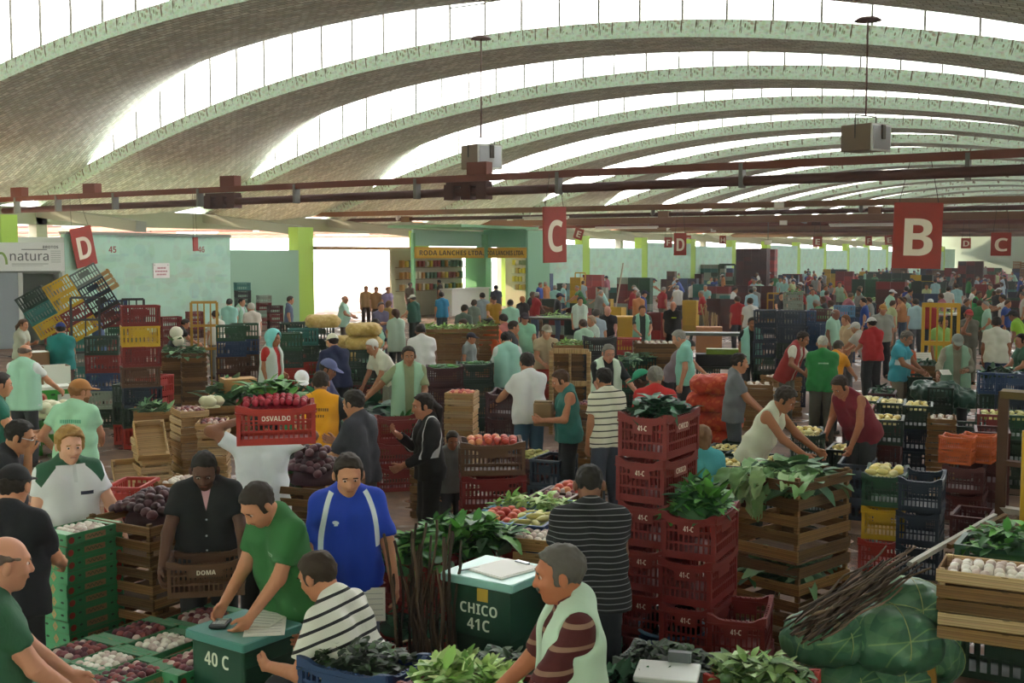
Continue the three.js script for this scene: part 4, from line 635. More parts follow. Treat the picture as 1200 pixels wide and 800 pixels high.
function fruits(p, turn, w, l, kind, n, where, lod = 'm', dome = 0.05) {
  const [name, cols, r, word] = FRUIT[kind], nx = Math.max(1, Math.round(Math.sqrt(n * w / l))), nz = Math.max(1, Math.round(n / nx)), c = Math.cos(turn), s = Math.sin(turn), label = `${word} ${where}`;
  const k = Math.min(1.25, Math.max(0.8, Math.min(w / nx / (2 * r[0]), l / nz / (2 * r[2])))), q = new THREE.SphereGeometry(0.5, 10, 5, 0, 6.2832, 0, Math.PI / 2); q.scale(w * 0.84, dome * 2 + 0.02, l * 0.84);
  const base = lone('produce_heap', q, mat(cols[2] ?? cols[1], 0.7), `packed ${word} heap ${where}`, 'vegetables', [p.x, p.y - 0.04 - dome * 0.1, p.z], turn); base.userData.kind = 'stuff';
  for (let i = 0; i < nx; i++) for (let j = 0; j < nz; j++) {
    const x = ((i + 0.5) / nx - 0.5 + rr(-0.2, 0.2) / nx) * w * 0.9, z = ((j + 0.5) / nz - 0.5 + rr(-0.2, 0.2) / nz) * l * 0.9, e = 1 - 2 * ((x / w) ** 2 + (z / l) ** 2), m = lone(name, lump(lod, (i * 3 + j) % 3), mat(pick(cols), 0.55), label, 'vegetable', [p.x + x * c + z * s, p.y + dome * e + r[1] * 0.3 - 0.02, p.z - x * s + z * c], turn + rr(-0.6, 0.6) + (r[2] > r[0] * 1.5 ? rr(-1.2, 1.2) : 0), `${name.replace('_', ' ')} heap ${where}`);
    m.scale.set(r[0] * k, r[1] * k, r[2] * k);
  }
}
let heapSeed = 0;
function fill(p, turn, w, l, kind, where, n = 14, lod = 'm') {
  const q = p.clone(); q.y -= 0.03;
  if (GREENS[kind]) greens(q, turn, w * 0.92, l * 0.92, kind === 'herb' ? 0.06 : 0.09, lod === 'f' ? 40 : lod === 'n' ? 260 : 80, kind === 'herb' ? 0.06 : kind === 'kale' ? 0.16 : 0.1, kind, `${{ herb: 'dark green herbs', leaf: 'bright green leaves', kale: 'grey green kale leaves', light: 'pale green lettuce', dark: 'dark leafy greens', brussel: 'light green sprouts' }[kind]} filling the crate ${where}`, ++heapSeed % 4);
  else fruits(q, turn, w * 0.9, l * 0.9, kind, n, where, lod);
}
// wood
const woodTex = canvasTex(256, 256, (c, w, h) => { c.fillStyle = '#d8bc92'; c.fillRect(0, 0, w, h); seed(44); for (let i = 0; i < 240; i++) { c.fillStyle = `rgba(${rr(60, 140)},${rr(40, 95)},${rr(20, 55)},${rr(0.05, 0.3)})`; c.fillRect(0, rr(0, h), w, rr(0.5, 3)); } for (let i = 0; i < 14; i++) { c.fillStyle = `rgba(50,34,20,${rr(0.2, 0.5)})`; c.beginPath(); c.ellipse(rr(0, w), rr(0, h), rr(2, 12), rr(1, 4), 0, 0, 7); c.fill(); } });
const WOOD = ['#ffffff', '#e0d6c4', '#c0ae92', '#f6e8cc'].map((c) => new THREE.MeshStandardMaterial({ map: woodTex, color: c, roughness: 0.85, bumpMap: woodTex, bumpScale: 0.003 }));
const OLD = ['#a8947c', '#8f7c66', '#bda68a', '#7a6a58'].map((c) => new THREE.MeshStandardMaterial({ map: woodTex, color: c, roughness: 0.9, bumpMap: woodTex, bumpScale: 0.004 }));
const slatGeo = (w, h, d) => shared(`slat${w.toFixed(3)},${h.toFixed(3)},${d.toFixed(3)}`, () => uvBox(w, h, d, 0, 0, 0, 2));
function slatCrate(p, turn, w, h, l, rows, mats, label, group, o = {}) {
  const t = thing(o.name ?? 'wooden_crate', label, 'crate', p, turn, group), sh = (h / rows) * (o.cover ?? 0.68), th = 0.012, pk = () => mats[Math.floor(rnd() * mats.length)];
  for (const sx of [-1, 1]) for (const sz of [-1, 1]) part('corner_post', slatGeo(0.03, h, 0.03), pk(), t, [sx * (w / 2 - 0.03), h / 2, sz * (l / 2 - 0.03)]);
  for (let r = 0; r < rows; r++) { const y = (r + 0.5) * h / rows; for (const s of [-1, 1]) { part('slat', slatGeo(w, sh, th), pk(), t, [0, y + rr(-0.004, 0.004), s * (l / 2 - 0.008)], [0, 0, rr(-0.008, 0.008)]); part('slat', slatGeo(th, sh, l - 0.03), pk(), t, [s * (w / 2 - 0.008), y, 0], [rr(-0.008, 0.008), 0, 0]); } }
  if (o.mid) for (const s of [-1, 1]) part('brace', slatGeo(0.05, h, th), pk(), t, [0, h / 2, s * (l / 2 + 0.003)]);
  part('bottom_board', slatGeo(w - 0.02, 0.01, l - 0.02), pk(), t, [0, 0.006, 0]);
  return t;
}
function slatStack(px, py, n, dim, rows, mats, note, o = {}) {
  const [w, h, l] = dim, lift = o.lift ?? 0, top = lift + n * h, p = at(px, py, top), turn = o.face !== undefined ? toCam(p) + o.face * Math.PI / 180 : (o.turn ?? 0) * Math.PI / 180;
  for (let i = 0; i < n; i++) slatCrate([p.x + rr(-0.012, 0.012), lift + i * h, p.z + rr(-0.012, 0.012)], turn + rr(-0.03, 0.03), w, h, l, rows, mats, `${level(i, n)}${o.word ?? 'slatted wooden crate'} ${note}`, n > 1 ? `wooden crates ${note}` : undefined, o);
  if (o.fill) fill(V(p.x, top - 0.015, p.z), turn, w, l, o.fill, o.fillLabel ?? note, o.fillN, o.lod);
  return { p: V(p.x, top, p.z), turn };
}
const TRAY = [0.36, 0.105, 0.54], KCRATE = [0.4, 0.3, 0.55];
// cardboard
function cardBox(p, turn, w, h, l, sideMat, label, group, o = {}) {
  const t = thing(o.name ?? 'cardboard_box', label, 'box', p, turn, group), th = 0.008, inner = mat('#6b5038', 0.9);
  for (const s of [-1, 1]) { const f = part('side_panel', shared(`cb${w},${h}`, () => new THREE.BoxGeometry(w, h, th)), sideMat, t, [0, h / 2, s * (l / 2 - th / 2)]); if (s < 0) f.rotation.y = Math.PI; const e = part('end_panel', shared(`cb${l},${h}`, () => new THREE.BoxGeometry(l, h, th)), o.endMat ?? sideMat, t, [s * (w / 2 - th / 2), h / 2, 0], [0, s * Math.PI / 2, 0]); }
  part('base', box(w, th, l, 0, th / 2, 0), inner, t);
  if (o.closed) part('lid', box(w, th, l, 0, h, 0), o.lidMat ?? sideMat, t);
  if (o.ledge) for (const s of [-1, 1]) part('ledge', box(w * 0.98, 0.006, l * 0.16, 0, h - 0.004, s * l * 0.41), o.ledge, t);
  return t;
}
// sacks and bags
const sackGeo = (v, lumpy) => shared('sack' + v + lumpy, () => { const F = new Field([-0.4, 0, -0.28], [0.4, 0.3, 0.28], 0.024); F.cap(V(-0.22, 0.13, 0), V(0.22, 0.13, 0), 0.13, 0.13, 0.05); for (const s of [-1, 1]) F.cap(V(-0.2, 0.12, s * 0.1), V(0.2, 0.12, s * 0.1), 0.12, 0.12, 0.06); F.cap(V(0.3, 0.13, 0), V(0.36, 0.15, 0), 0.06, 0.03, 0.04); F.all((x, y, z, d) => Math.max(d + lumpy * (noise3(x * 18 + v * 7, y * 18, z * 18) - 0.5), 0.01 - y)); return F.mesh(); });
function sack(p, turn, m, label, group, s = 1, lumpy = 0.03, v = 0) { const t = thing('sack', label, 'sack', p, turn, group); t.scale.setScalar(s); part('bag', sackGeo(v, lumpy), m, t); part('tie', shared('tie', () => new THREE.TorusGeometry(0.035, 0.012, 5, 8).rotateY(Math.PI / 2)), mat('#c9b48a', 0.8), t, [0.34, 0.145, 0]); return t; }
const netMat = (a, b) => new THREE.MeshStandardMaterial({ roughness: 0.7, side: THREE.DoubleSide, map: canvasTex(128, 128, (c, w, h) => { c.fillStyle = a; c.fillRect(0, 0, w, h); seed(2); for (let i = 0; i < 40; i++) { c.fillStyle = b; c.globalAlpha = rr(0.2, 0.7); c.beginPath(); c.arc(rr(0, w), rr(0, h), rr(4, 11), 0, 7); c.fill(); } c.globalAlpha = 0.5; c.strokeStyle = a; for (let i = 0; i < 128; i += 6) { c.beginPath(); c.moveTo(i, 0); c.lineTo(i + 30, h); c.moveTo(i, 0); c.lineTo(i - 30, h); c.stroke(); } }, { repeat: [3, 3] }) });
// tubular hand truck / frame
function tubeFrame(p, turn, w, h, m, label, o = {}) {
  const t = thing(o.name ?? 'hand_truck', label, o.category ?? 'trolley', p, turn), r = o.r ?? 0.022;
  for (const s of [-1, 1]) part('upright', bar(V(s * w / 2, o.noWheels ? 0 : 0.12, 0), V(s * w / 2, h, o.rake ?? 0), 0, 4, [2 * r, 2 * r]), m, t);
  const ys = o.rungs ?? [0.2, 0.5, 0.8, 1]; for (const y of ys) part('crossbar', bar(V(-w / 2, h * y, (o.rake ?? 0) * y), V(w / 2, h * y, (o.rake ?? 0) * y), 0, 4, [2 * r * (o.fat ?? 1), 1.6 * r]), m, t);
  for (let i = 1; i <= (o.bars ?? 0); i++) { const x = -w / 2 + w * i / (o.bars + 1); part('bar', bar(V(x, h * ys[0], (o.rake ?? 0) * ys[0]), V(x, h, o.rake ?? 0), 0, 4, [r * 1.1, r * 1.1]), m, t); }
  if (!o.noWheels) { part('toe_plate', box(w, 0.02, 0.3, 0, 0.12, 0.15), m, t); for (const s of [-1, 1]) part('wheel', new THREE.CylinderGeometry(0.11, 0.11, 0.05, 14).rotateZ(Math.PI / 2), mat('#1d1c1b', 0.8), t, [s * (w / 2 + 0.04), 0.11, -0.05]); }
  return t;
}
// ---------- foreground goods ----------
seed(100);
const boxPrint = () => printMat(canvasTex(512, 96, (c, w, h) => { c.fillStyle = '#2f7a4c'; c.fillRect(0, 0, w, h); c.fillStyle = '#8e2a22'; for (const x of [40, 472]) { c.beginPath(); c.arc(x, h / 2, 26, 0, 7); c.fill(); } c.fillStyle = '#8a6a4c'; c.fillRect(160, 26, 190, 44); c.fillStyle = '#33543a'; c.lineWidth = 6; c.strokeStyle = '#33543a'; c.beginPath(); c.moveTo(180, 52); for (let i = 1; i < 9; i++) c.quadraticCurveTo(170 + i * 18, i % 2 ? 30 : 66, 180 + i * 18, 48); c.stroke(); c.fillStyle = '#16301f'; for (const x of [110, 400]) { c.beginPath(); c.ellipse(x, 40, 14, 8, 0, 0, 7); c.fill(); } }), 0.7);
const endPrint = printMat(canvasTex(256, 96, (c, w, h) => { c.fillStyle = '#4f9a6c'; c.fillRect(0, 0, w, h); c.strokeStyle = '#b98a5c'; c.lineWidth = 7; for (const r of [20, 10]) { c.beginPath(); c.moveTo(128, 48 - r * 1.6); c.lineTo(128 + r, 48); c.lineTo(128, 48 + r * 1.6); c.lineTo(128 - r, 48); c.closePath(); c.stroke(); } c.fillStyle = '#1d3a28'; for (const x of [50, 206]) { c.beginPath(); c.ellipse(x, 44, 15, 9, 0, 0, 7); c.fill(); } }), 0.7);
const sidePrint = boxPrint(), ledgeMat = mat('#5d8d6c', 0.75);
{
  const BH = 0.081, p = at(95, 616, 14 * BH);
  for (let i = 0; i < 14; i++) cardBox([p.x + rr(-0.004, 0.004), i * BH, p.z + rr(-0.004, 0.004)], rr(-0.012, 0.012), 0.27, BH, 0.44, endPrint, `${level(i, 14).replace('undefined', '')}green printed cardboard tray in the tall stack before white polo`, 'tall stack of green trays', { name: 'fruit_tray', endMat: sidePrint, ledge: i === 13 ? mat('#9fc4a8', 0.7) : ledgeMat });
  fruits(V(p.x, 14 * BH - 0.01, p.z), 0, 0.24, 0.28, 'garlic', 24, 'in the topmost tray of the tall green stack', 'm', 0.01);
  const spots = [[93, 760, 0], [123, 773, 1], [154, 786, 2], [163, 737, 0], [192, 751, 1], [224, 772, 2], [237, 720, 0], [72, 790, 3], [105, 803, 3]], names = ['beside the tall stack', 'at the corner of the pile', 'near the desk', 'at the back of the pile', 'in the middle of the pile', 'against the writing desk', 'behind the pile', 'by the bald man', 'at the front edge'];
  const tb = thing('low_platform', 'low wooden platform under the open green trays', 'platform', at(150, 782, 0.3)); tb.position.y = 0; for (let i = 0; i < 7; i++) part('plank', uvBox(1.35, 0.03, 0.15, 0, 0.3, -0.62 + i * 0.2, 2), OLD[i & 3], tb); for (const x of [-0.6, 0.6]) for (const z of [-0.55, 0.55]) part('leg', box(0.07, 0.29, 0.07, x, 0.145, z), OLD[1], tb); tb.scale.set(1, 1, 0.85);
  spots.forEach(([x, y, d], i) => {
    const q = at(x, y, 0.62 - (d === 3 ? 0.0 : 0)), n = 3;
    for (let k = 0; k < n; k++) cardBox([q.x, 0.62 - (n - k) * 0.1, q.z], rr(-0.03, 0.03), 0.29, 0.1, 0.44, endPrint, k === n - 1 ? `open green tray of bulbs ${names[i]}` : 'green tray under the open trays of bulbs', k === n - 1 ? undefined : 'lower green trays', { name: 'fruit_tray', endMat: sidePrint, ledge: ledgeMat });
    fruits(V(q.x, 0.615, q.z), 0, 0.25, 0.27, i % 3 === 1 ? 'garlic' : 'fig', 26, `in the open tray ${names[i]}`, 'm', 0.012);
  });
}
// the two green writing desks
function paper(p, turn, w, l, label, rx = 0) { const o = thing('paper_sheet', label, 'paper', p, turn); const s = part('sheet', box(w, 0.004, l), mat('#e4e2da', 0.8), o); o.rotation.x = rx; for (let i = 0; i < 5; i++) part('ruled_line', box(w * 0.8, 0.0008, 0.003, 0, 0.0024, -l * 0.32 + i * l * 0.16), mat('#9a9aa0', 0.8), s); return o; }
{
  const c = at(286, 731, 0.86), d = thing('writing_desk', 'green metal writing desk lettered 40 C', 'desk', [c.x, 0, c.z], -0.06), gm = mat('#1f4a38', 0.5);
  part('cabinet', roundedBox(0.4, 0.8, 0.38, 0.012), gm, d); part('top', roundedBox(0.46, 0.05, 0.43, 0.012), mat('#4f8f86', 0.35), d, [0, 0.8, 0]);
  part('lettering', new THREE.PlaneGeometry(0.3, 0.13), printMat(textTex('40 C', '#dfe4d2', '#1f4a38', 256, 104, 'bold 84px sans-serif'), 0.5), d, [0, 0.715, 0.1985]); part('drawer_front', box(0.006, 0.2, 0.36, 0.2085, 0.6, 0), mat('#173c2d', 0.5), d); part('knob', new THREE.SphereGeometry(0.014, 8, 6), mat('#9aa39c', 0.3, { metalness: 0.7 }), d, [0.216, 0.6, 0]);
  const k = thing('calculator', 'small dark calculator lying on the 40 C desk', 'calculator', [c.x - 0.12, 0.853, c.z + 0.06], 0.5); part('case', roundedBox(0.09, 0.016, 0.13, 0.006), mat('#2c3038', 0.5), k); part('display', box(0.07, 0.003, 0.03, 0, 0.018, -0.04), mat('#8c9a8c', 0.3), k); for (let i = 0; i < 12; i++) part('key', box(0.014, 0.006, 0.012, -0.027 + (i % 4) * 0.018, 0.018, -0.008 + Math.floor(i / 4) * 0.02), mat('#b9bcc0', 0.5), k);
  paper([c.x + 0.12, 0.854, c.z - 0.04], 0.7, 0.22, 0.31, 'white order sheet on the 40 C desk beside the calculator'); paper([c.x + 0.02, 0.857, c.z - 0.14], 0.3, 0.2, 0.28, 'second white sheet tucked at the back of the 40 C desk');
  const s = thing('stool', 'plain wooden stool under the striped writing man', 'stool', [at(392, 790, 0.62).x, 0, at(392, 790, 0.62).z]); part('seat', box(0.36, 0.04, 0.36, 0, 0.52, 0), OLD[0], s); for (const x of [-0.14, 0.14]) for (const z of [-0.14, 0.14]) part('leg', box(0.04, 0.5, 0.04, x, 0.25, z), OLD[1], s);
}
{
  const c = at(584, 667, 1.05), d = thing('lectern_desk', 'green lectern desk lettered CHICO 41C', 'desk', [c.x, 0, c.z], -0.05), gm = mat('#16402f', 0.5);
  part('top', roundedBox(0.5, 0.05, 0.46, 0.012), mat('#8fc2bb', 0.35), d, [0, 1.0, 0]); part('drawer_box', box(0.44, 0.3, 0.4, 0, 0.85, 0), gm, d);
  const f = new THREE.CylinderGeometry(0.285, 0.18, 0.75, 4, 1); f.rotateY(Math.PI / 4); f.scale(1, 1, 0.86); part('pedestal', f, gm, d, [0, 0.375, 0]);
  part('lettering', new THREE.PlaneGeometry(0.3, 0.2), printMat(canvasTex(256, 172, (x, w, h) => { x.fillStyle = '#16402f'; x.fillRect(0, 0, w, h); x.fillStyle = '#dfe6d4'; x.textAlign = 'center'; x.font = 'bold 74px sans-serif'; x.fillText('CHICO', w / 2, 76); x.font = 'bold 80px sans-serif'; x.fillText('41C', w / 2, 156); }), 0.5), d, [0, 0.82, 0.2025]);
  part('number_plate', box(0.075, 0.075, 0.004, 0.03, 0.95, 0.204), mat('#c8a23a', 0.5), d);
  const b = thing('clipboard', 'white clipboard lying on the CHICO desk', 'clipboard', [c.x + 0.03, 1.053, c.z - 0.02], -0.25); part('board', box(0.3, 0.008, 0.34), mat('#d7d8d4', 0.5), b); part('sheet', box(0.27, 0.004, 0.3, 0, 0.006, 0.01), mat('#efefec', 0.8), b); part('clip', box(0.1, 0.012, 0.03, 0, 0.01, -0.15), mat('#8c9498', 0.3, { metalness: 0.7 }), b);
  const p = thing('pen', 'grey pen resting on the CHICO desk top', 'pen', [c.x - 0.13, 1.058, c.z + 0.09], 1.1); part('barrel', bar(V(-0.07, 0, 0), V(0.05, 0, 0), 0.005), mat('#6f7a80', 0.4), p); part('tip', new THREE.ConeGeometry(0.005, 0.018, 6).rotateZ(-Math.PI / 2), mat('#2a2a2a', 0.4), p, [0.06, 0, 0]);
}
// foreground plastic crates
const N = { lod: 'n' };
stack(425, 767, ['blue', 'blue', 'blue'], 'of herbs behind the striped man', { ...N, turn: 92, fill: 'herb', fillLabel: 'of the blue crate behind the striped man' });
stack(548, 795, ['red', 'red', 'red'], 'below the CHICO desk', { ...N, turn: 96, fill: 'light', fillLabel: 'of the red crate below the CHICO desk' });
stack(617, 777, ['green', 'green', 'green'], 'next to the vested man\'s hand', { ...N, turn: 100, fill: 'herb', fillLabel: 'next to the vested man\'s hand' });
stack(672, 696, ['green', 'green'], 'behind the vested man', { ...N, turn: 92, fill: 'herb', fillLabel: 'behind the vested man' });
stack(785, 767, ['green', 'grey'], 'with herbs before the tall red stack', { ...N, turn: 94, fill: 'herb', fillLabel: 'before the tall red stack' });
stack(752, 806, ['green', 'green'], 'under the white scale', { ...N, turn: 94, fill: 'dark', fillLabel: 'under the white scale' });
stack(892, 787, ['green', 'scarlet'], 'in front of the empty red crate', { ...N, turn: 95, fill: 'brussel', fillLabel: 'in front of the empty red crate' });
stack(869, 708, ['red', 'red'], 'standing empty before the cabbage crates', { ...N, turn: 12, text: '41-C' });
stack(772, 479, ['red', 'red', 'red', 'red', 'red', 'red'], 'lettered 41-C in the tallest stack', { ...N, text: '41-C', text2: 'CHICO', fill: 'dark', fillLabel: 'on top of the tallest red stack' });
stack(820, 592, ['red', 'red', 'red', 'red'], 'in the leafy stack beside the tallest red stack', { ...N, turn: 4, text: '41-C', fill: 'leaf', fillLabel: 'on the lower red stack' });
{ const p = at(818, 590, 1.25); greens([p.x, 1.24, p.z - 0.02], 0.3, 0.34, 0.5, 0.14, 170, 0.12, 'leaf', 'bunch of glossy green leaves heaped on the lower red stack', 2); }
// blue tub with dark plastic
{ const p = at(788, 738, 0.32), t = thing('tub', 'blue plastic tub holding a dark plastic bag', 'tub', [p.x, 0, p.z]); part('wall', new THREE.CylinderGeometry(0.24, 0.2, 0.34, 24, 1, true), plastic('blue'), t, [0, 0.17, 0]); part('rim', new THREE.TorusGeometry(0.24, 0.012, 6, 24).rotateX(Math.PI / 2), mat('#5c7da0', 0.4), t, [0, 0.34, 0]); part('base', new THREE.CylinderGeometry(0.2, 0.2, 0.02, 20), plastic('blue'), t, [0, 0.02, 0]);
  const F = new Field([-0.3, 0, -0.3], [0.3, 0.6, 0.3], 0.02); F.ell(V(0, 0.3, 0), [0.2, 0.22, 0.2], 0.02); F.cap(V(0.05, 0.42, -0.02), V(0.12, 0.47, -0.05), 0.07, 0.03, 0.05); F.all((x, y, z, d) => d + 0.05 * (noise3(x * 14, y * 14, z * 14) - 0.5)); lone('plastic_bag', F.mesh(), mat('#12151c', 0.18), 'crumpled black plastic bag stuffed into the blue tub', 'bag', [p.x, 0, p.z]); }
// white scale at the very front
{ const p = at(782, 800, 0.66), s = thing('scale', 'white weighing scale on crates beside the vested man', 'scale', [p.x, 0.63, p.z], 0.3); part('plate', roundedBox(0.32, 0.03, 0.26, 0.01), mat('#dfe2e0', 0.25), s, [0, 0.07, 0]); part('housing', roundedBox(0.26, 0.07, 0.2, 0.02), mat('#b9bfbf', 0.5), s); part('display_arm', box(0.12, 0.07, 0.04, 0.05, 0.12, -0.14), mat('#5c6266', 0.4), s); }
// big slatted cabbage crates
{
  const s = slatStack(925, 547, 2, [0.66, 0.64, 0.72], 5, OLD, 'packed with kale beside the red stacks', { turn: -16, mid: 0, cover: 0.62, word: 'big old slatted crate' });
  for (const [i, y] of [[0, 0.5], [1, 1.16]]) greens([s.p.x, y, s.p.z], s.turn, 0.58, 0.62, i ? 0.1 : 0.06, i ? 170 : 110, 0.2, 'kale', i ? 'grey green kale heaped in the upper big slatted crate' : 'kale leaves inside the lower big slatted crate', i);
  // large leaves hanging over the front boards
  seed(61); const mk = leafGeo(0.3, 0.2, -0.6, 0.3, 8, 0.09), lm = ['#8fb27a', '#7aa468', '#9dbd86', '#6c9660'];
  for (let i = 0; i < 26; i++) { const a = i < 16, x = a ? rr(-0.34, 0.1) : rr(-0.3, 0.28), z = a ? rr(0.26, 0.38) : rr(-0.3, 0.3), c = Math.cos(s.turn), sn = Math.sin(s.turn), o = lone('kale_leaf', mk, mat(pick(lm), 0.6), a ? 'large pale kale leaf drooping over the big slatted crate' : 'large kale leaf standing up in the big slatted crate', 'leaf', [s.p.x + x * c + z * sn, s.p.y + (a ? rr(-0.05, 0.04) : -0.02), s.p.z - x * sn + z * c], s.turn + rr(-0.6, 0.6), a ? 'kale leaves drooping from the slatted crate' : 'kale leaves standing in the slatted crate'); o.rotation.order = 'YXZ'; o.rotation.x = a ? rr(0.3, 1.1) : rr(-0.5, 0.2); const k = rr(0.5, 0.95); o.scale.setScalar(k); }
}
// cabbage sacks and twig bundle
const netGreen = new THREE.MeshStandardMaterial({ roughness: 0.45, map: canvasTex(256, 256, (c, w, h) => { c.fillStyle = '#44745a'; c.fillRect(0, 0, w, h); seed(17); for (let i = 0; i < 70; i++) { c.fillStyle = pick(['#5a8a68', '#34604c', '#7aa876', '#2d5443', '#94bd86']); c.globalAlpha = rr(0.15, 0.5); c.beginPath(); c.ellipse(rr(0, w), rr(0, h), rr(10, 50), rr(6, 26), rr(0, 3), 0, 7); c.fill(); } c.globalAlpha = 0.6; c.strokeStyle = '#a8bf7a'; c.lineWidth = 2; for (let i = 0; i < 9; i++) { c.beginPath(); c.moveTo(rr(0, w), rr(0, h)); c.lineTo(rr(0, w), rr(0, h)); c.stroke(); } }) });
function bag(px, py, Y, s, turn, label, v) {
  const p = at(px, py, Y), t = thing('cabbage_bag', label, 'bag', [p.x, Y - 0.2 * s, p.z], turn); t.scale.setScalar(s);
  const g = shared('cbag' + v, () => { const F = new Field([-0.34, -0.02, -0.26], [0.34, 0.44, 0.26], 0.02); F.ell(V(0, 0.2, 0), [0.29, 0.19, 0.21], 0.02); F.all((x, y, z, d) => d + 0.05 * (noise3(x * 9 + v * 5, y * 9, z * 9) - 0.5) + 0.02 * (noise3(x * 26, y * 26, z * 26 + v) - 0.5)); return F.mesh(); });
  part('wrap', g, netGreen, t); const tw = mat('#a9b478', 0.7); for (const a of [0.5, 2.0]) part('twine', shared('twine' + a, () => { const q = new THREE.TorusGeometry(1, 0.011, 4, 28); q.scale(0.292, 0.195, 0.3); q.rotateY(a); q.scale(1, 1, 0.74); q.translate(0, 0.2, 0); return q; }), tw, t);
}
[[985, 795, 0.22, 1.0, 0.3, 'bulging green cabbage bag at the foot of the pile beside the orange crate'], [1043, 795, 0.22, 1.02, 0.1, 'bulging green cabbage bag with bright leaves low in the pile'], [1088, 770, 0.22, 1.0, 1.2, 'dark cabbage bag low beside the wet floor'], [968, 745, 0.52, 1.0, 0.5, 'cabbage bag under the thick ends of the twigs'], [1046, 748, 0.52, 1.12, 0.1, 'largest green cabbage bag with crossed twine'], [1067, 712, 0.66, 0.98, 0.0, 'topmost cabbage bag with white leaf ends'], [1005, 735, 0.5, 0.95, 0.9, 'cabbage bag half hidden beneath the twigs']].forEach(([x, y, Y, s, t, l], i) => bag(x, y, Y, s, t, l, i % 3));
function twig(v, L) { return shared('twig' + v + L, () => { const pts = []; for (let i = 0; i <= 6; i++) pts.push(V(0.012 * Math.sin(i * 1.7 + v), i / 6 * L, 0.012 * Math.cos(i * 2.1 + v))); const g = new THREE.TubeGeometry(new THREE.CatmullRomCurve3(pts), 18, 0.0065, 5), P = g.attributes.position; for (let i = 0; i < P.count; i++) { const y = P.getY(i), k = 1 + 0.35 * (Math.sin(y * 140) > 0.5 ? 1 : 0) ; const c = pts[0]; P.setX(i, P.getX(i) * 1); } for (let j = 0; j <= 18; j++) if (j % 2) for (let k = 0; k <= 5; k++) { const q = j * 6 + k; P.setXYZ(q, P.getX(q) + (hash3(j, k, v) - 0.5) * 0.012, P.getY(q), P.getZ(q) + (hash3(k, j, v) - 0.5) * 0.012); } g.computeVertexNormals(); return g; }); }
const twigMats = ['#4a3a2e', '#5d4a3a', '#3a2d26', '#7a6450'].map((c) => mat(c, 0.85));
{
  const a = at(945, 738, 0.72), b = at(1052, 668, 0.92), t = thing('twig_bundle', 'bundle of long knobbly cut stalks lying on cabbage bags', 'bundle', a), d = b.clone().sub(a), L = d.length(), q = new THREE.Quaternion().setFromUnitVectors(V(0, 1, 0), d.clone().normalize());
  seed(5); for (let i = 0; i < 46; i++) { const o = part('stalk', twig(i % 5, 1), twigMats[i % 4], t); const e = new THREE.Euler(rr(-0.09, 0.09), rr(0, 6), rr(-0.09, 0.09)); o.quaternion.copy(q).multiply(new THREE.Quaternion().setFromEuler(e)); o.position.set(rr(-0.13, 0.13), rr(-0.07, 0.1), rr(-0.13, 0.13)); o.scale.setScalar(L * rr(0.85, 1.15)); }
}
{ // bundles of stalks standing beside the CHICO desk
  for (const [px, py, n, w, label] of [[490, 672, 24, 0.12, 'upright bundle of dark twiggy stalks beside the greens'], [517, 684, 16, 0.09, 'upright bundle of dark twiggy stalks leaning on CHICO desk']]) { const p = at(px, py, 1.0), t = thing('twig_bundle', label, 'bundle', [p.x, 0, p.z]); for (let i = 0; i < n; i++) { const o = part('stalk', twig(i % 5, 1), twigMats[i % 3], t, [rr(-w, w) * 0.7, 0, rr(-w, w) * 0.7]); o.rotation.set(rr(-0.14, 0.14), rr(0, 6), rr(-0.14, 0.14)); o.scale.setScalar(rr(0.9, 1.35)); } part('tie_cord', new THREE.TorusGeometry(0.14, 0.008, 5, 16).rotateX(Math.PI / 2), mat('#8a7a5c', 0.8), t, [0, 0.55, 0]); }
}
// heap of fresh greens beside the CHICO desk
for (const [px, py, Y, w, l, label, sd] of [[487, 640, 0.86, 0.5, 0.5, 'bright green leafy bunches at the blue shirt side', 1], [525, 622, 0.88, 0.55, 0.6, 'bright green leafy bunches in the middle of the long heap', 2], [566, 620, 0.88, 0.45, 0.5, 'bright green leafy bunches beside the red basket', 3]]) { const p = at(px, py, Y); greens([p.x, Y - 0.1, p.z], 0.2, w, l, 0.16, 190, 0.13, 'leaf', label, sd); stack(px, py + 12, ['red', 'red', 'red'], 'under the ' + ['blue shirt end', 'middle', 'red basket end'][sd - 1] + ' of the green heap', { lod: 'm', turn: 90, size: [1.2, 0.85, 0.9] }); }
{ const p = at(485, 718, 0.42); greens([p.x, 0.36, p.z], 0, 0.5, 0.5, 0.12, 120, 0.1, 'dark', 'dim green bunches low beside the twiggy stalks', 1); stack(486, 722, ['dgreen'], 'low beside the twiggy stalks', { lod: 'm', turn: 90, size: [1.1, 1.1, 1] }); }
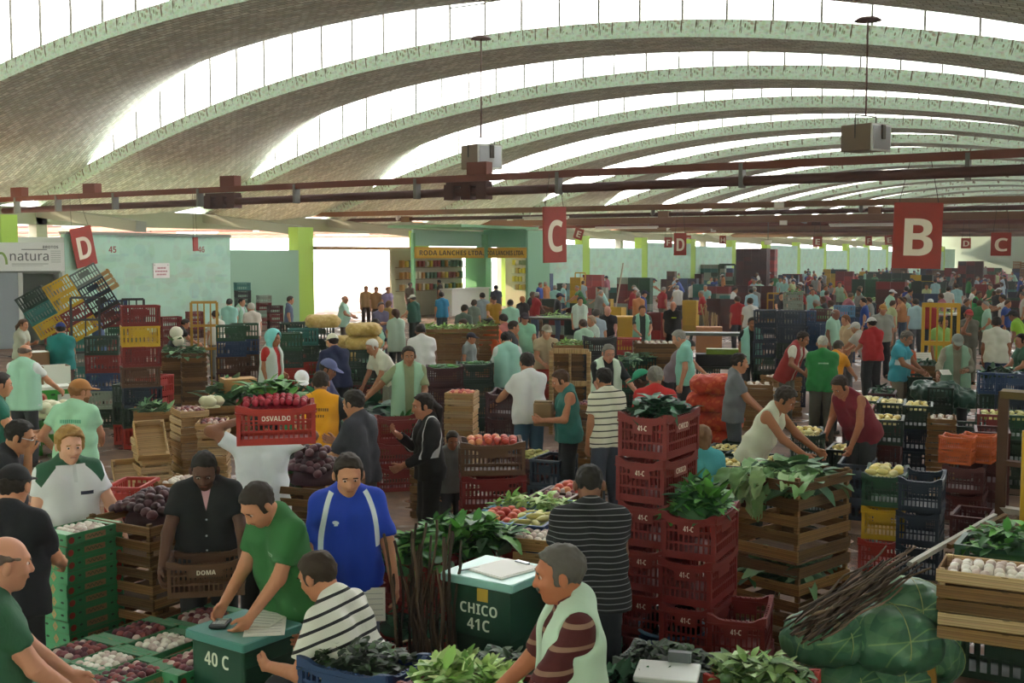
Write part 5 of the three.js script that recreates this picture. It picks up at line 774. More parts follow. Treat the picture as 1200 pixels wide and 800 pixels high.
// table of trays in the middle
{
  const c = at(628, 600, 0.86), t = thing('market_table', 'low dark table carrying trays of vegetables', 'table', [c.x, 0, c.z]); for (let i = 0; i < 5; i++) part('plank', uvBox(0.34, 0.03, 2.5, -0.72 + i * 0.36, 0.6, 0, 2), OLD[(i + 1) & 3], t); for (const x of [-0.8, 0.8]) for (const z of [-1.1, 1.1]) part('leg', box(0.07, 0.58, 0.07, x, 0.29, z), OLD[3], t); part('edge_rail', box(1.85, 0.04, 0.04, 0, 0.63, 1.25), mat('#26221f', 0.8), t); part('edge_rail', box(0.04, 0.04, 2.5, -0.92, 0.63, 0), mat('#26221f', 0.8), t);
  const T = { lift: 0.615, lod: 'm', size: [1, 0.75, 1], turn: 8 };
  for (const [x, y, col, f, w, n] of [[590, 603, 'lblue', 'tomato', 'on the table edge nearest the greens', 12], [604, 592, 'lblue', 'light', 'behind the greens', 0], [640, 592, 'lblue', 'light', 'between the mushroom trays', 0], [624, 606, 'blue', 'corn', 'before the mushroom tray', 10], [655, 578, 'brown', 'fig', 'beside the dark striped back', 16], [672, 571, 'brown', 'tomato', 'behind the dark striped back', 12]]) stack(x, y, [col], 'on the low table ' + w, { ...T, fill: f, fillLabel: 'on the low table ' + w, fillN: n });
  slatStack(622, 623, 2, [0.5, 0.1, 0.42], 1, [WOOD[0], WOOD[3]], 'of white mushrooms on the low table', { lift: 0.615, turn: 10, word: 'pale wooden tray', cover: 0.9, fill: 'garlic', fillN: 30, fillLabel: 'in the pale tray on the low table' });
  slatStack(660, 612, 1, [0.42, 0.1, 0.6], 1, [OLD[2], WOOD[1]], 'at the hip of the dark striped shirt', { lift: 0.615, turn: 10, word: 'narrow wooden tray', cover: 0.9, fill: 'fig', fillN: 14, fillLabel: 'in the narrow tray' });
}
// trestle with mushroom trays, lettuce crate and iron frame at the dock side
{
  const c = at(1172, 736, 0.6), tr = thing('trestle', 'yellow brown wooden trestle under the stacked trays', 'trestle', [c.x, 0, c.z], 0.05);
  const ym = mat('#a5742c', 0.7); for (const x of [-0.42, 0.42]) for (const s of [-1, 1]) part('leg', bar(V(x + s * 0.12, 0, s * 0.28), V(x, 0.58, s * 0.12), 0, 4, [0.045, 0.045]), ym, tr); part('beam', box(1.05, 0.05, 0.1, 0, 0.57, 0.12), WOOD[2], tr); part('beam', box(1.05, 0.05, 0.1, 0, 0.57, -0.2), WOOD[2], tr); part('stretcher', bar(V(-0.42, 0.2, 0.2), V(0.42, 0.25, 0.2), 0.014), mat('#6b5a3c', 0.7), tr);
  slatStack(1166, 664, 5, [0.62, 0.085, 0.42], 1, [WOOD[0], WOOD[2], OLD[0], OLD[1]], 'on the yellow trestle', { lift: 0.6, turn: 4, word: 'flat wooden tray', cover: 0.82, fill: 'garlic', fillN: 40, fillLabel: 'in the topmost tray on the trestle' });
  const e = at(1188, 632, 0.95); stack(1186, 638, ['dgreen', 'dgreen', 'green'], 'of lettuce behind the trestle trays', { turn: 90, size: [1.1, 1, 1.2] }); greens([e.x, 0.9, e.z], 0, 0.6, 0.5, 0.12, 150, 0.11, 'leaf', 'curly green lettuce heap behind the trestle trays', 3);
  const f = thing('iron_frame', 'rusty iron rack frame with square post', 'frame', at(1172, 600, 0.35)); f.position.y = 0; const rm = mat('#4e3222', 0.8), wm = mat('#b9b4aa', 0.7), q = f.position;
  const P = (x, y, Y) => at(x, y, Y).sub(q); const base = at(1172, 606, 0.42).sub(q);
  part('post', bar(V(base.x, 0, base.z), V(base.x, 1.62, base.z), 0, 4, [0.09, 0.07]), rm, f); part('top_bar', bar(V(base.x - 0.02, 1.6, base.z), V(base.x + 1.5, 1.6, base.z + 0.3), 0, 4, [0.07, 0.09]), mat('#5e4a22', 0.7), f); part('mid_bar', bar(V(base.x, 0.95, base.z), V(base.x + 1.4, 0.95, base.z + 0.3), 0, 4, [0.05, 0.05]), rm, f); part('low_bar', bar(V(base.x, 0.5, base.z), V(base.x + 1.4, 0.5, base.z + 0.3), 0, 4, [0.06, 0.06]), wm, f);
  const pb = thing('plank_bench', 'narrow bench of loose boards behind the trestle', 'bench', at(1120, 640, 0.5)); pb.position.y = 0; const Q = (x, y) => at(x, y, 0.5).sub(pb.position); const w2 = [[1066, 661, 1166, 604, wm], [1112, 640, 1178, 604, OLD[1]], [1122, 646, 1192, 606, OLD[3]]]; for (const [x0, y0, x1, y1, m] of w2) part('board', bar(Q(x0, y0), Q(x1, y1), 0, 4, [0.035, 0.04]), m, pb); for (const [x, y] of [[1112, 646], [1172, 610], [1122, 648]]) { const b = Q(x, y); part('leg', bar(V(b.x, 0, b.z), b, 0, 4, [0.05, 0.05]), OLD[3], pb); }
  const yt = at(1199, 590, 0.9); tubeFrame([yt.x + 0.25, 0, yt.z], 0.2, 0.5, 1.5, mat('#c79a1e', 0.5), 'yellow hand truck standing beside the iron rack', { bars: 1 });
}
stack(1037, 549, ['scarlet', 'yellow', 'green'], 'in the three coloured stack by the cabbage crates', { lod: 'n', turn: 8, fill: 'squash', fillN: 12, fillLabel: 'in the green top crate by the cabbage crates' });
stack(1080, 554, ['dblue', 'dblue', 'dblue'], 'in the dark blue stack near the plank bench', { lod: 'n', turn: 6 });
{ const s = stack(1130, 541, ['dred', 'dred'], 'under the small orange crates', { lod: 'n', turn: 4, size: [1.15, 1, 1] }); for (const [dx, dz, k] of [[-0.06, 0.08, 2], [0.12, -0.12, 2]]) for (let i = 0; i < k; i++) crate([s.p.x + dx, s.p.y + i * 0.155, s.p.z + dz], 1.5, 'orange', 'n', `${i ? 'upper' : 'lower'} small orange crate of the ${dx < 0 ? 'front' : 'rear'} pair on dark red crates`, 'small orange crates', { size: [0.72, 0.5, 0.62] }); stack(1141, 600, ['dred'], 'on the floor beside the orange topped stack', { lod: 'm' }); }
// ---------- people in the foreground ----------
const n_ = (o) => ({ lod: 'n', ...o });
person(9, 627, 95, n_({ hair: 'bald', hairCol: '#6b5a50', skin: '#c98d72', shirt: '#2d5a40', pants: '#2c2f33', lean: 5, nod: 6, arms: ['low', 'low'], w: 1.12, label: 'bald man in dark green tee standing by the open trays' }));
person(17, 542, 150, n_({ cap: '#15151a', shirt: '#15171f', pants: '#15151a', sleeve: 0.8, w: 1.08, arms: ['fwd', 'fwd'], label: 'man in black cap and black tee behind the bald man' }));
person(28, 493, 75, n_({ shirt: '#202228', pants: '#22242b', hairCol: '#14110f', skin: '#b07a58', glasses: 1, arms: ['hip', [-0.02, 1.44, 0.2]], nod: 16, lean: 8, label: 'dark haired man with glasses in black tee touching his face' }));
person(82, 501, 14, n_({ h: 1.72, paint: 'polo', collar: 1, pants: '#2a2c33', skin: '#dba58a', hair: 'curly', hairCol: '#a07a44', arms: [[0.3, 0.95, 0.24], [-0.24, 0.86, 0.12]], nod: 10, label: 'blond man in white polo with green shoulders behind green trays' }));
person(238, 531, -6, n_({ paint: 'pinkv', pants: '#16171a', skin: '#5b3a2b', hair: 'buzz', hairCol: '#17120f', nod: 28, lean: 8, collar: 1, arms: [[0.26, 0.93, 0.38], [-0.26, 0.93, 0.38]], label: 'man in black button shirt over pink tee holding a brown crate' }));
{ const p = at(243, 668, 0.92); crate([p.x, 0.79, p.z], toCam(p) + Math.PI / 2 - 0.06, 'brown', 'n', 'brown plastic crate lettered DOMA held by the man in black', undefined, { textL: 'DOMA', size: [0.8, 0.76, 0.84] }); }
person(290, 569, 305, n_({ paint: 'smalllogo', pants: '#2c3026', skin: '#c08464', hairCol: '#2a2019', lean: 14, nod: 34, sleeve: 0.7, arms: [[0.12, 0.9, 0.4], [-0.16, 0.95, 0.36]], label: 'man in green tee bowing his head beside the blue shirt' }));
person(409, 534, 6, n_({ h: 1.72, paint: 'blue', pants: '#33404f', skin: '#c48868', hairCol: '#2b2018', sleeve: 0.85, nod: 20, arms: [[0.28, 0.83, 0.16], 'down'], label: 'man in royal blue football shirt holding a folded paper' }));
{ const p = at(438, 708, 0.78); const o = paper([p.x, 0.78, p.z], toCam(p), 0.14, 0.2, 'folded white paper held by the man in the blue shirt'); o.rotation.order = 'YXZ'; o.rotation.x = 1.25; }
person(364, 647, 236, n_({ sit: 1, lift: 0.16, h: 1.72, map: stripes('#d9d8cf', '#1d1e24', 0.062, 0.26), pants: '#2b2d33', skin: '#b97c5c', hairCol: '#33261c', lean: 24, nod: 14, sleeve: 0.75, w: 1.1, arms: [[0.18, 0.62, 0.46], [-0.2, 0.64, 0.42]], label: 'seated man in white shirt with black stripes writing at desk' }));
person(652, 639, 278, n_({ map: stripes('#4a1418', '#8a6a5a', 0.09, 0.22), vest: 1, vestCol: '#b9d0bd', pants: '#33363a', skin: '#b06a4a', hair: 'short', hairCol: '#57524e', stache: 1, sleeve: 0.95, nod: 8, collar: 1, arms: ['low', 'low'], label: 'grey haired man with moustache in pale green vest' }));
person(690, 543, 186, n_({ map: stripes('#16161b', '#77777c', 0.034, 0.16), pants: '#20222a', skin: '#7a4f3a', hair: 'buzz', hairCol: '#1a1512', w: 1.12, arms: ['fwd', 'fwd'], nod: 14, label: 'man in black tee with thin grey stripes seen from behind' }));
person(95, 443, 158, { lod: 'n', paint: 'backprint', cap: '#a5713f', pants: '#3c4046', skin: '#b98062', hairCol: '#8a6038', beard: '#7a5234', turn: -45, collar: 1, arms: ['hip', 'fwd'], label: 'man in mint work shirt and tan cap looking over shoulder' });
// the porter with radishes
{
  const o = person(307, 480, 176, n_({ shirt: '#dfe3ea', pants: '#1b1c22', skin: '#8a5a42', arms: [[0.19, 1.62, 0.1], [-0.26, 1.66, 0.06]], nod: 14, label: 'porter in white tee carrying a crate of radishes on head' }));
  const y = 1.69, p = at(323, 466, y + 0.26), q = o.position.clone(), pp = V((p.x + q.x) / 2, y, (p.z + q.z) / 2), turn = toCam(pp) + Math.PI / 2;
  crate([p.x, y - 0.03, p.z], turn, 'scarlet', 'n', 'bright red crate of radishes carried on the porter\'s head', undefined, { textL: 'OSVALDO', size: [0.95, 0.86, 0.92] });
  seed(70); fruits(V(p.x, y + 0.22, p.z), turn, 0.34, 0.46, 'radish', 60, 'heaped in the crate on the porter\'s head', 'm', 0.06);
  greens([p.x - 0.12, y + 0.25, p.z - 0.1], turn, 0.3, 0.4, 0.1, 90, 0.11, 'leaf', 'radish tops sticking up behind the radishes', 3);
}
person(376, 435, 172, n_({ paint: 'vestline', sleeve: 0.7, pants: '#23262c', skin: '#9a6a4c', hairCol: '#2a1f18', arms: ['fwd', [-0.3, 1.05, 0.3]], label: 'man in orange printed shirt seen from behind next to radishes' }));
person(412, 457, 236, n_({ shirt: '#3b3d45', pants: '#55524c', skin: '#b07a5a', hairCol: '#1d1714', sleeve: 1.0, arms: ['fwd', [-0.1, 1.2, 0.34]], nod: 12, label: 'man in charcoal tee leaning toward the orange shirt' }));
person(494, 461, 285, n_({ fem: 1, h: 1.62, paint: 'track', sleeve: 1.8, pants: '#131418', skin: '#b5785a', hair: 'pony', hairCol: '#1b1412', arms: [[0.08, 1.02, 0.3], [-0.12, 1.3, 0.3]], label: 'woman in black track suit with ponytail eating' }));
person(617, 413, 205, { lod: 'n', h: 1.72, shirt: '#dcdde0', collar: 1, pants: '#3c5a72', skin: '#b27a5c', hairCol: '#1f1815', arms: ['out', 'fwd'], label: 'man in white polo with dark side stripe beside brown crates' });
person(653, 434, 280, { lod: 'n', fem: 1, h: 1.64, shirt: '#2f6b66', sleeve: 0, pants: '#1d1f26', skin: '#b5785a', hair: 'short', hairCol: '#4a3122', nod: 22, arms: ['book', 'book'], w: 1.1, label: 'person in teal sleeveless top holding a paper bag' });
person(707, 431, 215, { lod: 'n', map: stripes('#dbd9c6', '#33352f', 0.07, 0.2), collar: 1, pants: '#3d4654', skin: '#a8704f', hairCol: '#17120f', label: 'man in cream polo with dark stripes behind the tallest red stack' });
person(868, 414, 92, { lod: 'n', shirt: '#6f7278', pants: '#4a5058', skin: '#b57a5a', hairCol: '#231b16', arms: ['low', 'low'], sleeve: 0.75, label: 'man in plain grey tee walking past the onion sacks' });
person(927, 455, 70, { lod: 'n', shirt: '#cfd2be', sleeve: 0, pants: '#3a4038', skin: '#a06848', hair: 'curly', hairCol: '#2a2018', lean: 28, nod: 20, arms: ['work', 'work'], label: 'man in pale sleeveless shirt bending over squash crates' });
person(980, 441, 318, { lod: 'n', shirt: '#7a1f30', sleeve: 0, pants: '#2b2d33', skin: '#a8694a', hairCol: '#2b1d16', lean: 34, nod: 22, arms: [[0.22, 0.55, 0.5], 'low'], w: 1.15, label: 'man in crimson tank top bending over a squash crate' });
person(964, 393, 186, { lod: 'n', paint: 'greenprint', pants: '#5a5c52', skin: '#b27c60', hair: 'buzz', hairCol: '#a9a59c', w: 1.15, arms: ['fwd', 'fwd'], label: 'grey haired man in bright green tee seen from behind' });
person(792, 387, 268, { lod: 'n', h: 1.76, shirt: '#86c4b6', pants: '#2c3038', skin: '#c08468', hair: 'short', hairCol: '#8c8a84', w: 1.08, nod: 26, label: 'tall grey haired man in aqua tee looking down' });
// ---------- stalls of the middle ground ----------
seed(200);
// left side
stack(163, 358, ['scarlet', 'dgreen', 'dblue', 'brown', 'red', 'yellow', 'red'], 'in the tall coloured column by the tan cap', { face: 4 });
stack(121, 394, ['dgreen', 'pale', 'blue', 'red', 'dgreen'], 'in the column beside the tall coloured one', { face: -12 });
stack(180, 440, ['scarlet', 'scarlet', 'scarlet'], 'close behind the tall coloured column', { turn: 10 });
stack(153, 449, ['scarlet', 'dgreen', 'dgreen'], 'low at the foot of the tall coloured column', { turn: 30 });
stack(152, 330 + 36, ['red', 'red', 'green', 'red', 'red'], 'in a column near the leaning pile', { face: 5 });
stack(133, 352, ['dred', 'red', 'red', 'green', 'red', 'blue'], 'with blue crate on top by the leaning pile', { face: 10 });
stack(68, 371, ['dgreen', 'red', 'dgreen', 'red', 'red'], 'under the leaning pile of mixed crates', { face: 10 });
stack(97, 394, ['dgreen', 'teal', 'grey', 'teal'], 'grey and teal column behind the teal shirt', { face: 0 });
{ // leaning load of crates on a hand truck
  const base = at(92, 366, 1.75), th = 0.52, f = toCam(base); let n = 0;
  const cols = [['dgreen', 'teal', 'yellow'], ['yellow', 'yellow', 'red', 'yellow'], ['grey', 'dblue', 'black', 'dred']];
  const dir = V(Math.cos(f), 0, -Math.sin(f));
  cols.forEach((cc, i) => cc.forEach((c, j) => { const u = -0.55 + i * 0.5, v = 0.45 - j * 0.31, x = u * Math.cos(th) - v * Math.sin(th) * -1 * 1, y = u * Math.sin(th) * -1 + 0; const X = u * Math.cos(-0.1) + v * -0.5, Y = v * 0.87 + u * 0.45; const o = crate([base.x + dir.x * X, base.y + Y, base.z + dir.z * X], f + Math.PI / 2, c, 'm', `${HUE[c][1]} plastic crate, ${['top', 'second', 'third', 'fourth'][j]} in the ${['stall side', 'middle', 'wall side'][i]} row of the leaning load`, 'leaning load of crates'); o.rotation.order = 'YXZ'; o.rotation.x = -0.52; }));
  const w = slatCrate([base.x + dir.x * 0.62, base.y + 0.42, base.z + dir.z * 0.62], f, 0.4, 0.42, 0.3, 4, [WOOD[0], WOOD[3]], 'pale slatted crate tilted on top of the leaning load'); w.rotation.order = 'YXZ'; w.rotation.z = 0.55;
  tubeFrame(at(156, 372, 1.7).setY(0), f, 0.4, 2.05, mat('#2b2c2e', 0.6), 'black hand truck frame standing behind the red crates', { bars: 2 });
  tubeFrame(at(100, 378, 1.6).setY(0), f, 0.5, 2.1, mat('#3b3d40', 0.6), 'grey hand truck under the leaning load', { bars: 1, rake: 0.5 });
}
// cartons
{
  const cart = printMat(canvasTex(256, 160, (c, w, h) => { c.fillStyle = '#3f9a3c'; c.fillRect(0, 0, w, h); c.fillStyle = '#e8ece4'; c.fillRect(0, 0, w, 22); c.fillRect(150, 60, 90, 60); c.fillStyle = '#e8a08c'; c.beginPath(); c.ellipse(48, 92, 34, 48, 0, 0, 7); c.fill(); c.fillStyle = '#c9453a'; c.beginPath(); c.ellipse(48, 92, 18, 32, 0, 0, 7); c.fill(); c.fillStyle = '#1f4a22'; c.beginPath(); c.ellipse(120, 60, 16, 9, 0, 0, 7); c.fill(); }), 0.7), lid = mat('#e3e6de', 0.7), brown = mat('#8a6a4c', 0.85);
  const cb = (px, py, Y, h, w, l, m, label, o = {}) => { const p = at(px, py, Y); return cardBox([p.x, Y - h, p.z], toCam(p) + (o.turn ?? 0.2), w, h, l, m, label, o.group, { closed: 1, lidMat: lid, ...o }); };
  cb(50, 472, 0.62, 0.62, 0.52, 0.4, cart, 'green and white fruit carton at the bottom beside mint shirt'); cb(60, 452, 0.92, 0.3, 0.55, 0.4, cart, 'green fruit carton with red fruit picture under the open one'); cb(64, 428, 1.18, 0.28, 0.4, 0.35, lid, 'open white carton with green arch printed on it', { closed: 0, endMat: brown });
  cb(28, 485, 0.6, 0.6, 0.4, 0.4, cart, 'low green carton beside brown carton'); cb(14, 462, 0.95, 0.95, 0.42, 0.4, brown, 'brown carton with red top at the counter', { lidMat: mat('#9a2f28', 0.7) }); cb(8, 490, 0.55, 0.55, 0.4, 0.4, cart, 'green carton at the edge of the stall', {}); stack(41, 421, ['dgreen', 'dgreen', 'dgreen'], 'under the plain brown carton', { pos: at(41, 412, 1.2), face: 0 }); cb(41, 412, 1.2, 0.28, 0.4, 0.4, brown, 'plain brown carton behind the balding mint smock');
  const q = at(62, 476, 0.75); fruits(V(q.x, 0.66, q.z), 0, 0.9, 0.7, 'cauliflower', 12, 'beside the tan cap man', 'm', 0.1);
  cb(279, 443, 0.9, 0.9, 0.52, 0.4, mat('#b98a58', 0.85), 'brown cardboard carton near the red polo man', { lidMat: mat('#c29a68', 0.85) });
}
// kale crates, tube frame, fig trays
for (const [x, y, n, w] of [[202, 411, 4, 'next to the tall coloured column'], [226, 412, 4, 'behind the yellow tube frame']]) slatStack(x, y, n, [0.46, 0.27, 0.5], 3, OLD, 'of kale ' + w, { face: 6, fill: 'kale', fillLabel: 'in the slatted stack ' + w });
{ const p = at(207, 406, 1.08), o = thing('cauliflower', 'single white cauliflower on top of the kale crates', 'vegetable', [p.x, 1.2, p.z]); part('curd', lump('m', 1), mat('#ecead8', 0.8), o, [0, 0.16, 0]).scale.setScalar(0.13); part('curd', lump('m', 2), mat('#e6e4cf', 0.8), o, [0.05, 0.0, 0]).scale.setScalar(0.12); for (let i = 0; i < 5; i++) { const l = part('leaf', shared('cfl', () => leafGeo(0.2, 0.14, 0.6, 0.4)), mat('#6d9a5c', 0.6), o, [0, -0.04, 0]); l.rotation.y = i * 1.26; } }
{ const p = at(239, 470, 0.3); tubeFrame(at(239, 357, 1.9).setY(0), toCam(p), 0.5, 1.95, mat('#b98a2c', 0.55), 'tall yellow barred hand truck standing among the kale', { bars: 3, rungs: [0.08, 0.52, 0.76, 1], r: 0.026 }); }
const FIGW = [WOOD[0], WOOD[3], WOOD[1]];
slatStack(222, 477, 9, TRAY, 1, FIGW, 'in the tallest pale tray stack', { turn: 62, word: 'pale wooden tray', cover: 0.66, fill: 'fig', fillN: 24, fillLabel: 'in the tallest pale tray stack' });
slatStack(250, 491, 8, TRAY, 1, FIGW, 'in the pale tray stack near the porter', { turn: 40, word: 'pale wooden tray', cover: 0.66, fill: 'fig', fillN: 24, fillLabel: 'in the pale stack near the porter' });
slatStack(177, 512, 6, TRAY, 1, FIGW, 'in the lowest pale tray stack', { turn: 62, word: 'pale wooden tray', cover: 0.66, fill: 'fig', fillN: 20, fillLabel: 'in the lowest pale stack' });
{ const p = at(176, 500, 0.85), o = slatCrate([p.x, 0.66, p.z], 1.0, ...TRAY, 1, FIGW, 'empty pale tray leaning against the tray stacks', undefined, { cover: 0.9 }); o.rotation.order = 'YXZ'; o.rotation.x = 0.75; }
{ const p = at(150, 540, 0.35), o = slatCrate([p.x, 0.12, p.z], 1.0, ...TRAY, 1, FIGW, 'empty pale tray lying tilted beside the lowest stack', undefined, { cover: 0.9 }); o.rotation.order = 'YXZ'; o.rotation.x = 0.6; }
slatStack(178, 478, 3, [0.5, 0.28, 0.55], 2, [OLD[0], OLD[2]], 'with a green head behind the pale trays', { turn: 50, fill: 'kale', fillLabel: 'behind the pale trays' });
stack(286, 379, ['brown', 'brown', 'brown', 'blue', 'green'], 'in the green over blue column near red polo', { face: 0 });
stack(270, 381, ['brown', 'dred', 'brown', 'blue', 'green'], 'in the second green over blue column', { face: 0 });
{ const p = at(274, 458, 0.7); greens([p.x, 0.55, p.z], 0, 1.0, 0.8, 0.22, 90, 0.28, 'kale', 'large leek and kale bunches behind the porter', 2); slatStack(274, 470, 2, [0.9, 0.3, 0.7], 2, OLD, 'under the large leek bunches', { turn: 40 }); const q = at(247, 462, 0.75); fruits(V(q.x, 0.6, q.z), 0, 0.4, 0.4, 'cauliflower', 4, 'behind the yellow tube frame', 'm', 0.05); }
// beet heaps
slatStack(183, 598, 4, [0.62, 0.29, 0.66], 3, OLD, 'under the beet heap next to green trays', { turn: 0, cover: 0.6, word: 'dark slatted crate' });
{ const p = at(184, 590, 1.17); seed(40); fruits(V(p.x, 1.1, p.z), 0, 0.52, 0.56, 'beet', 52, 'heaped behind the white polo man', 'n', 0.13); fruits(V(p.x, 1.19, p.z), 0.4, 0.26, 0.3, 'beet', 14, 'on the crest behind the white polo man', 'n', 0.08); }
slatStack(368, 560, 4, [0.62, 0.28, 0.6], 3, OLD, 'under the beet heap before the orange shirt', { turn: 10, cover: 0.6, word: 'grey slatted crate' });
{ const p = at(369, 548, 1.14); seed(41); fruits(V(p.x, 1.08, p.z), 0, 0.5, 0.5, 'beet', 48, 'heaped before the orange shirt', 'n', 0.15); fruits(V(p.x, 1.22, p.z), 0.4, 0.3, 0.3, 'beet', 12, 'on the crest before the orange shirt', 'n', 0.1); const g = at(345, 548, 1.1); greens([g.x, 0.98, g.z], 0, 0.4, 0.5, 0.1, 90, 0.14, 'leaf', 'beet tops beside the heap before the orange shirt', 1); }
slatStack(218, 560, 3, [0.45, 0.2, 0.5], 2, [OLD[2], WOOD[2]], 'behind the man in black', { turn: 20, fill: 'garlic', fillN: 20, fillLabel: 'behind the man in black' });
stack(155, 565, ['dred', 'scarlet'], 'lying behind the beet heap', { turn: 30 });
// centre left
stack(466, 487, ['red', 'red', 'red'], 'between track suit woman and charcoal tee', { face: 8, lod: 'n' });
slatStack(541, 458, 4, [0.4, 0.26, 0.42], 3, [WOOD[0], WOOD[3]], 'of peaches beside the track suit woman', { turn: 22, word: 'pale slatted crate', cover: 0.8, fill: 'tomato', fillN: 22, fillLabel: 'in the pale crate beside the track suit' });
slatStack(513, 545, 2, [0.46, 0.28, 0.5], 3, [OLD[3], OLD[1]], 'dark behind the track suit woman', { turn: 12 });
slatStack(568, 443, 4, [0.55, 0.22, 0.4], 2, [WOOD[0], WOOD[2]], 'of tomatoes beneath the mint smock', { turn: 30, word: 'pale slatted crate', cover: 0.8, fill: 'tomato', fillN: 22, fillLabel: 'in the crate beneath the mint smock' });
stack(576, 514, ['red', 'red', 'red', 'brown'], 'in the stack topped by brown beside white polo', { face: 4, lod: 'n', size: [1.05, 1, 1.05], fill: 'tomato', fillN: 32, fillLabel: 'in the brown crate beside white polo' });
stack(625, 530, ['dred', 'dred'], 'in front of the teal sleeveless top', { turn: 5, lod: 'n', fill: 'corn', fillLabel: 'before the teal sleeveless top' });
stack(648, 535, ['dblue', 'dblue'], 'dark beside the teal sleeveless top', { turn: 5, lod: 'm' });
stack(592, 457, ['maroon', 'maroon', 'maroon', 'maroon'], 'empty and maroon behind the white polo', { turn: 20, lod: 'n' });
stack(521, 428, ['maroon', 'maroon', 'maroon', 'maroon'], 'of cucumbers behind the open mint shirt', { face: 4, lod: 'n', fill: 'cucumber', fillN: 14, fillLabel: 'in the maroon crate behind the mint shirt' });
stack(557, 424, ['dgreen', 'dgreen', 'dgreen', 'dgreen'], 'of cucumbers next to the maroon cucumbers', { face: 4, lod: 'n', fill: 'cucumber', fillN: 14, fillLabel: 'in the dark green crate' });
{ const p = at(430, 478, 0.7); greens([p.x, 0.5, p.z], 0, 1.3, 1.0, 0.25, 110, 0.3, 'dark', 'dark leek bunches before the open mint shirt', 1); const q = at(405, 440, 0.7); greens([q.x, 0.5, q.z], 0, 1.6, 1.0, 0.22, 110, 0.3, 'dark', 'dark cabbage leaves around the white haired man', 3); slatStack(432, 488, 2, [1.1, 0.25, 0.9], 2, OLD, 'under the dark leek bunches', { turn: 20 }); slatStack(322, 452, 2, [0.7, 0.3, 0.6], 3, OLD, 'beside the red polo man', { turn: 20, fill: 'dark', fillLabel: 'beside the red polo man' }); slatStack(360, 425, 3, [0.7, 0.28, 0.6], 3, OLD, 'behind the navy jacket', { turn: 20, fill: 'dark', fillLabel: 'behind the navy jacket' }); const r = at(478, 492, 0.8); greens([r.x, 0.7, r.z], 0, 0.5, 0.5, 0.12, 80, 0.14, 'leaf', 'loose green stalks on crates before the mint shirt', 2); slatStack(440, 470, 2, [0.5, 0.3, 0.5], 2, [WOOD[2]], 'pale crate under the outstretched hand', { turn: 30 }); }
for (const [x, y, c] of [[355, 385, 'teal'], [375, 382, 'dgreen'], [335, 390, 'green'], [345, 378, 'dgreen']]) stack(x, y, ['dgreen', 'scarlet', 'scarlet', 'dgreen', c], 'in the green topped row beneath the sacks', { face: 3, group: 'green topped row of crates' });
const hess = netMat('#b89a55', '#cdb478'), onion = netMat('#b8361c', '#d8743c');
{ const p = at(378, 368, 1.79); sack([p.x, 1.53, p.z], toCam(p) + 0.2, hess, 'tan net sack lying on the green topped row', undefined, 0.95, 0.04, 1); }
for (const [x, y, n, w] of [[402, 393, 3, 'in the pile behind the white caps'], [426, 378, 4, 'in the pile by the gate']]) { const h = n * 0.305, p = at(x, y, h + 0.48); stack(x, y, ['dgreen', 'dred', 'dgreen', 'dgreen'].slice(0, n), 'under the tan sacks ' + w, { pos: p, face: 0, size: [1.2, 1, 1.2] }); sack([p.x, h, p.z], toCam(p) + 0.2, hess, 'lower tan net sack ' + w, undefined, 0.95, 0.04, 1); sack([p.x, h + 0.24, p.z], toCam(p) + 0.05, hess, 'upper tan net sack ' + w, undefined, 0.9, 0.04, 0); }
for (let i = 0; i < 5; i++) { const Y = 1.32 - i * 0.24, p = at(838, 440, 1.32); sack([p.x + rr(-0.03, 0.03), Y - 0.24, p.z + rr(-0.03, 0.03)], toCam(p) + rr(-0.06, 0.06), onion, `${level(4 - i, 5)}orange net sack of onions in the stack behind grey tee`, 'stack of onion sacks', 0.98, 0.05, i % 2); }
for (const [x, y, n] of [[505, 384, 5], [525, 384, 5], [545, 383, 5], [570, 380, 5]]) slatStack(x, y, n, [0.52, 0.3, 0.42], 3, [OLD[2], WOOD[2], OLD[0]], 'of green squash behind the white tee', { face: 0, word: 'olive slatted crate', fill: 'light', fillLabel: 'in the olive crates' });
// centre
stack(703, 394, ['black', 'black', 'black', 'black', 'black'], 'in the black column behind the wooden frame', { face: 6, lod: 'n' });
{ const p = at(668, 412, 1.35); tubeFrame([p.x, 0, p.z], toCam(p) - 0.25, 0.62, 1.36, WOOD[1], 'light wooden ladder frame standing before the black crates', { name: 'ladder_rack', category: 'rack', rungs: [0.25, 0.62, 1], bars: 1, r: 0.03, fat: 1.3, noWheels: 1 }); stack(640, 434, ['scarlet', 'scarlet', 'scarlet'], 'bright beside the wooden frame', { face: 10 }); stack(675, 420, ['dblue', 'dblue', 'dgreen'], 'seen through the wooden frame', { face: 10, fill: 'dark', fillLabel: 'seen through the wooden frame' }); stack(655, 440, ['dred', 'dred'], 'low under the wooden frame', { face: 10 }); slatStack(668, 402, 5, [0.6, 0.28, 0.5], 3, OLD, 'of pale lettuce behind the wooden frame', { face: 6, fill: 'light', fillLabel: 'behind the wooden frame' }); slatStack(692, 470, 4, [0.3, 0.28, 0.5], 3, OLD, 'of beets beside the cream striped polo', { turn: 4, fill: 'fig', fillLabel: 'beside the cream striped polo' }); stack(626, 425, ['dgreen', 'green'], 'beside the red crates near the white polo', { face: 0 }); }
slatStack(768, 400, 4, [0.9, 0.3, 0.6], 3, OLD, 'of white turnips behind the grey haired men', { face: 4, fill: 'garlic', fillN: 26, fillLabel: 'in the turnip crates' });
stack(752, 418, ['dgreen', 'dgreen', 'dgreen'], 'flat and dark behind the red shirt', { face: 0, fill: 'kale', fillLabel: 'behind the red shirt' }); stack(730, 421, ['dgreen', 'green', 'green'], 'flat beside the black column', { face: 0, fill: 'kale', fillLabel: 'beside the black column' });
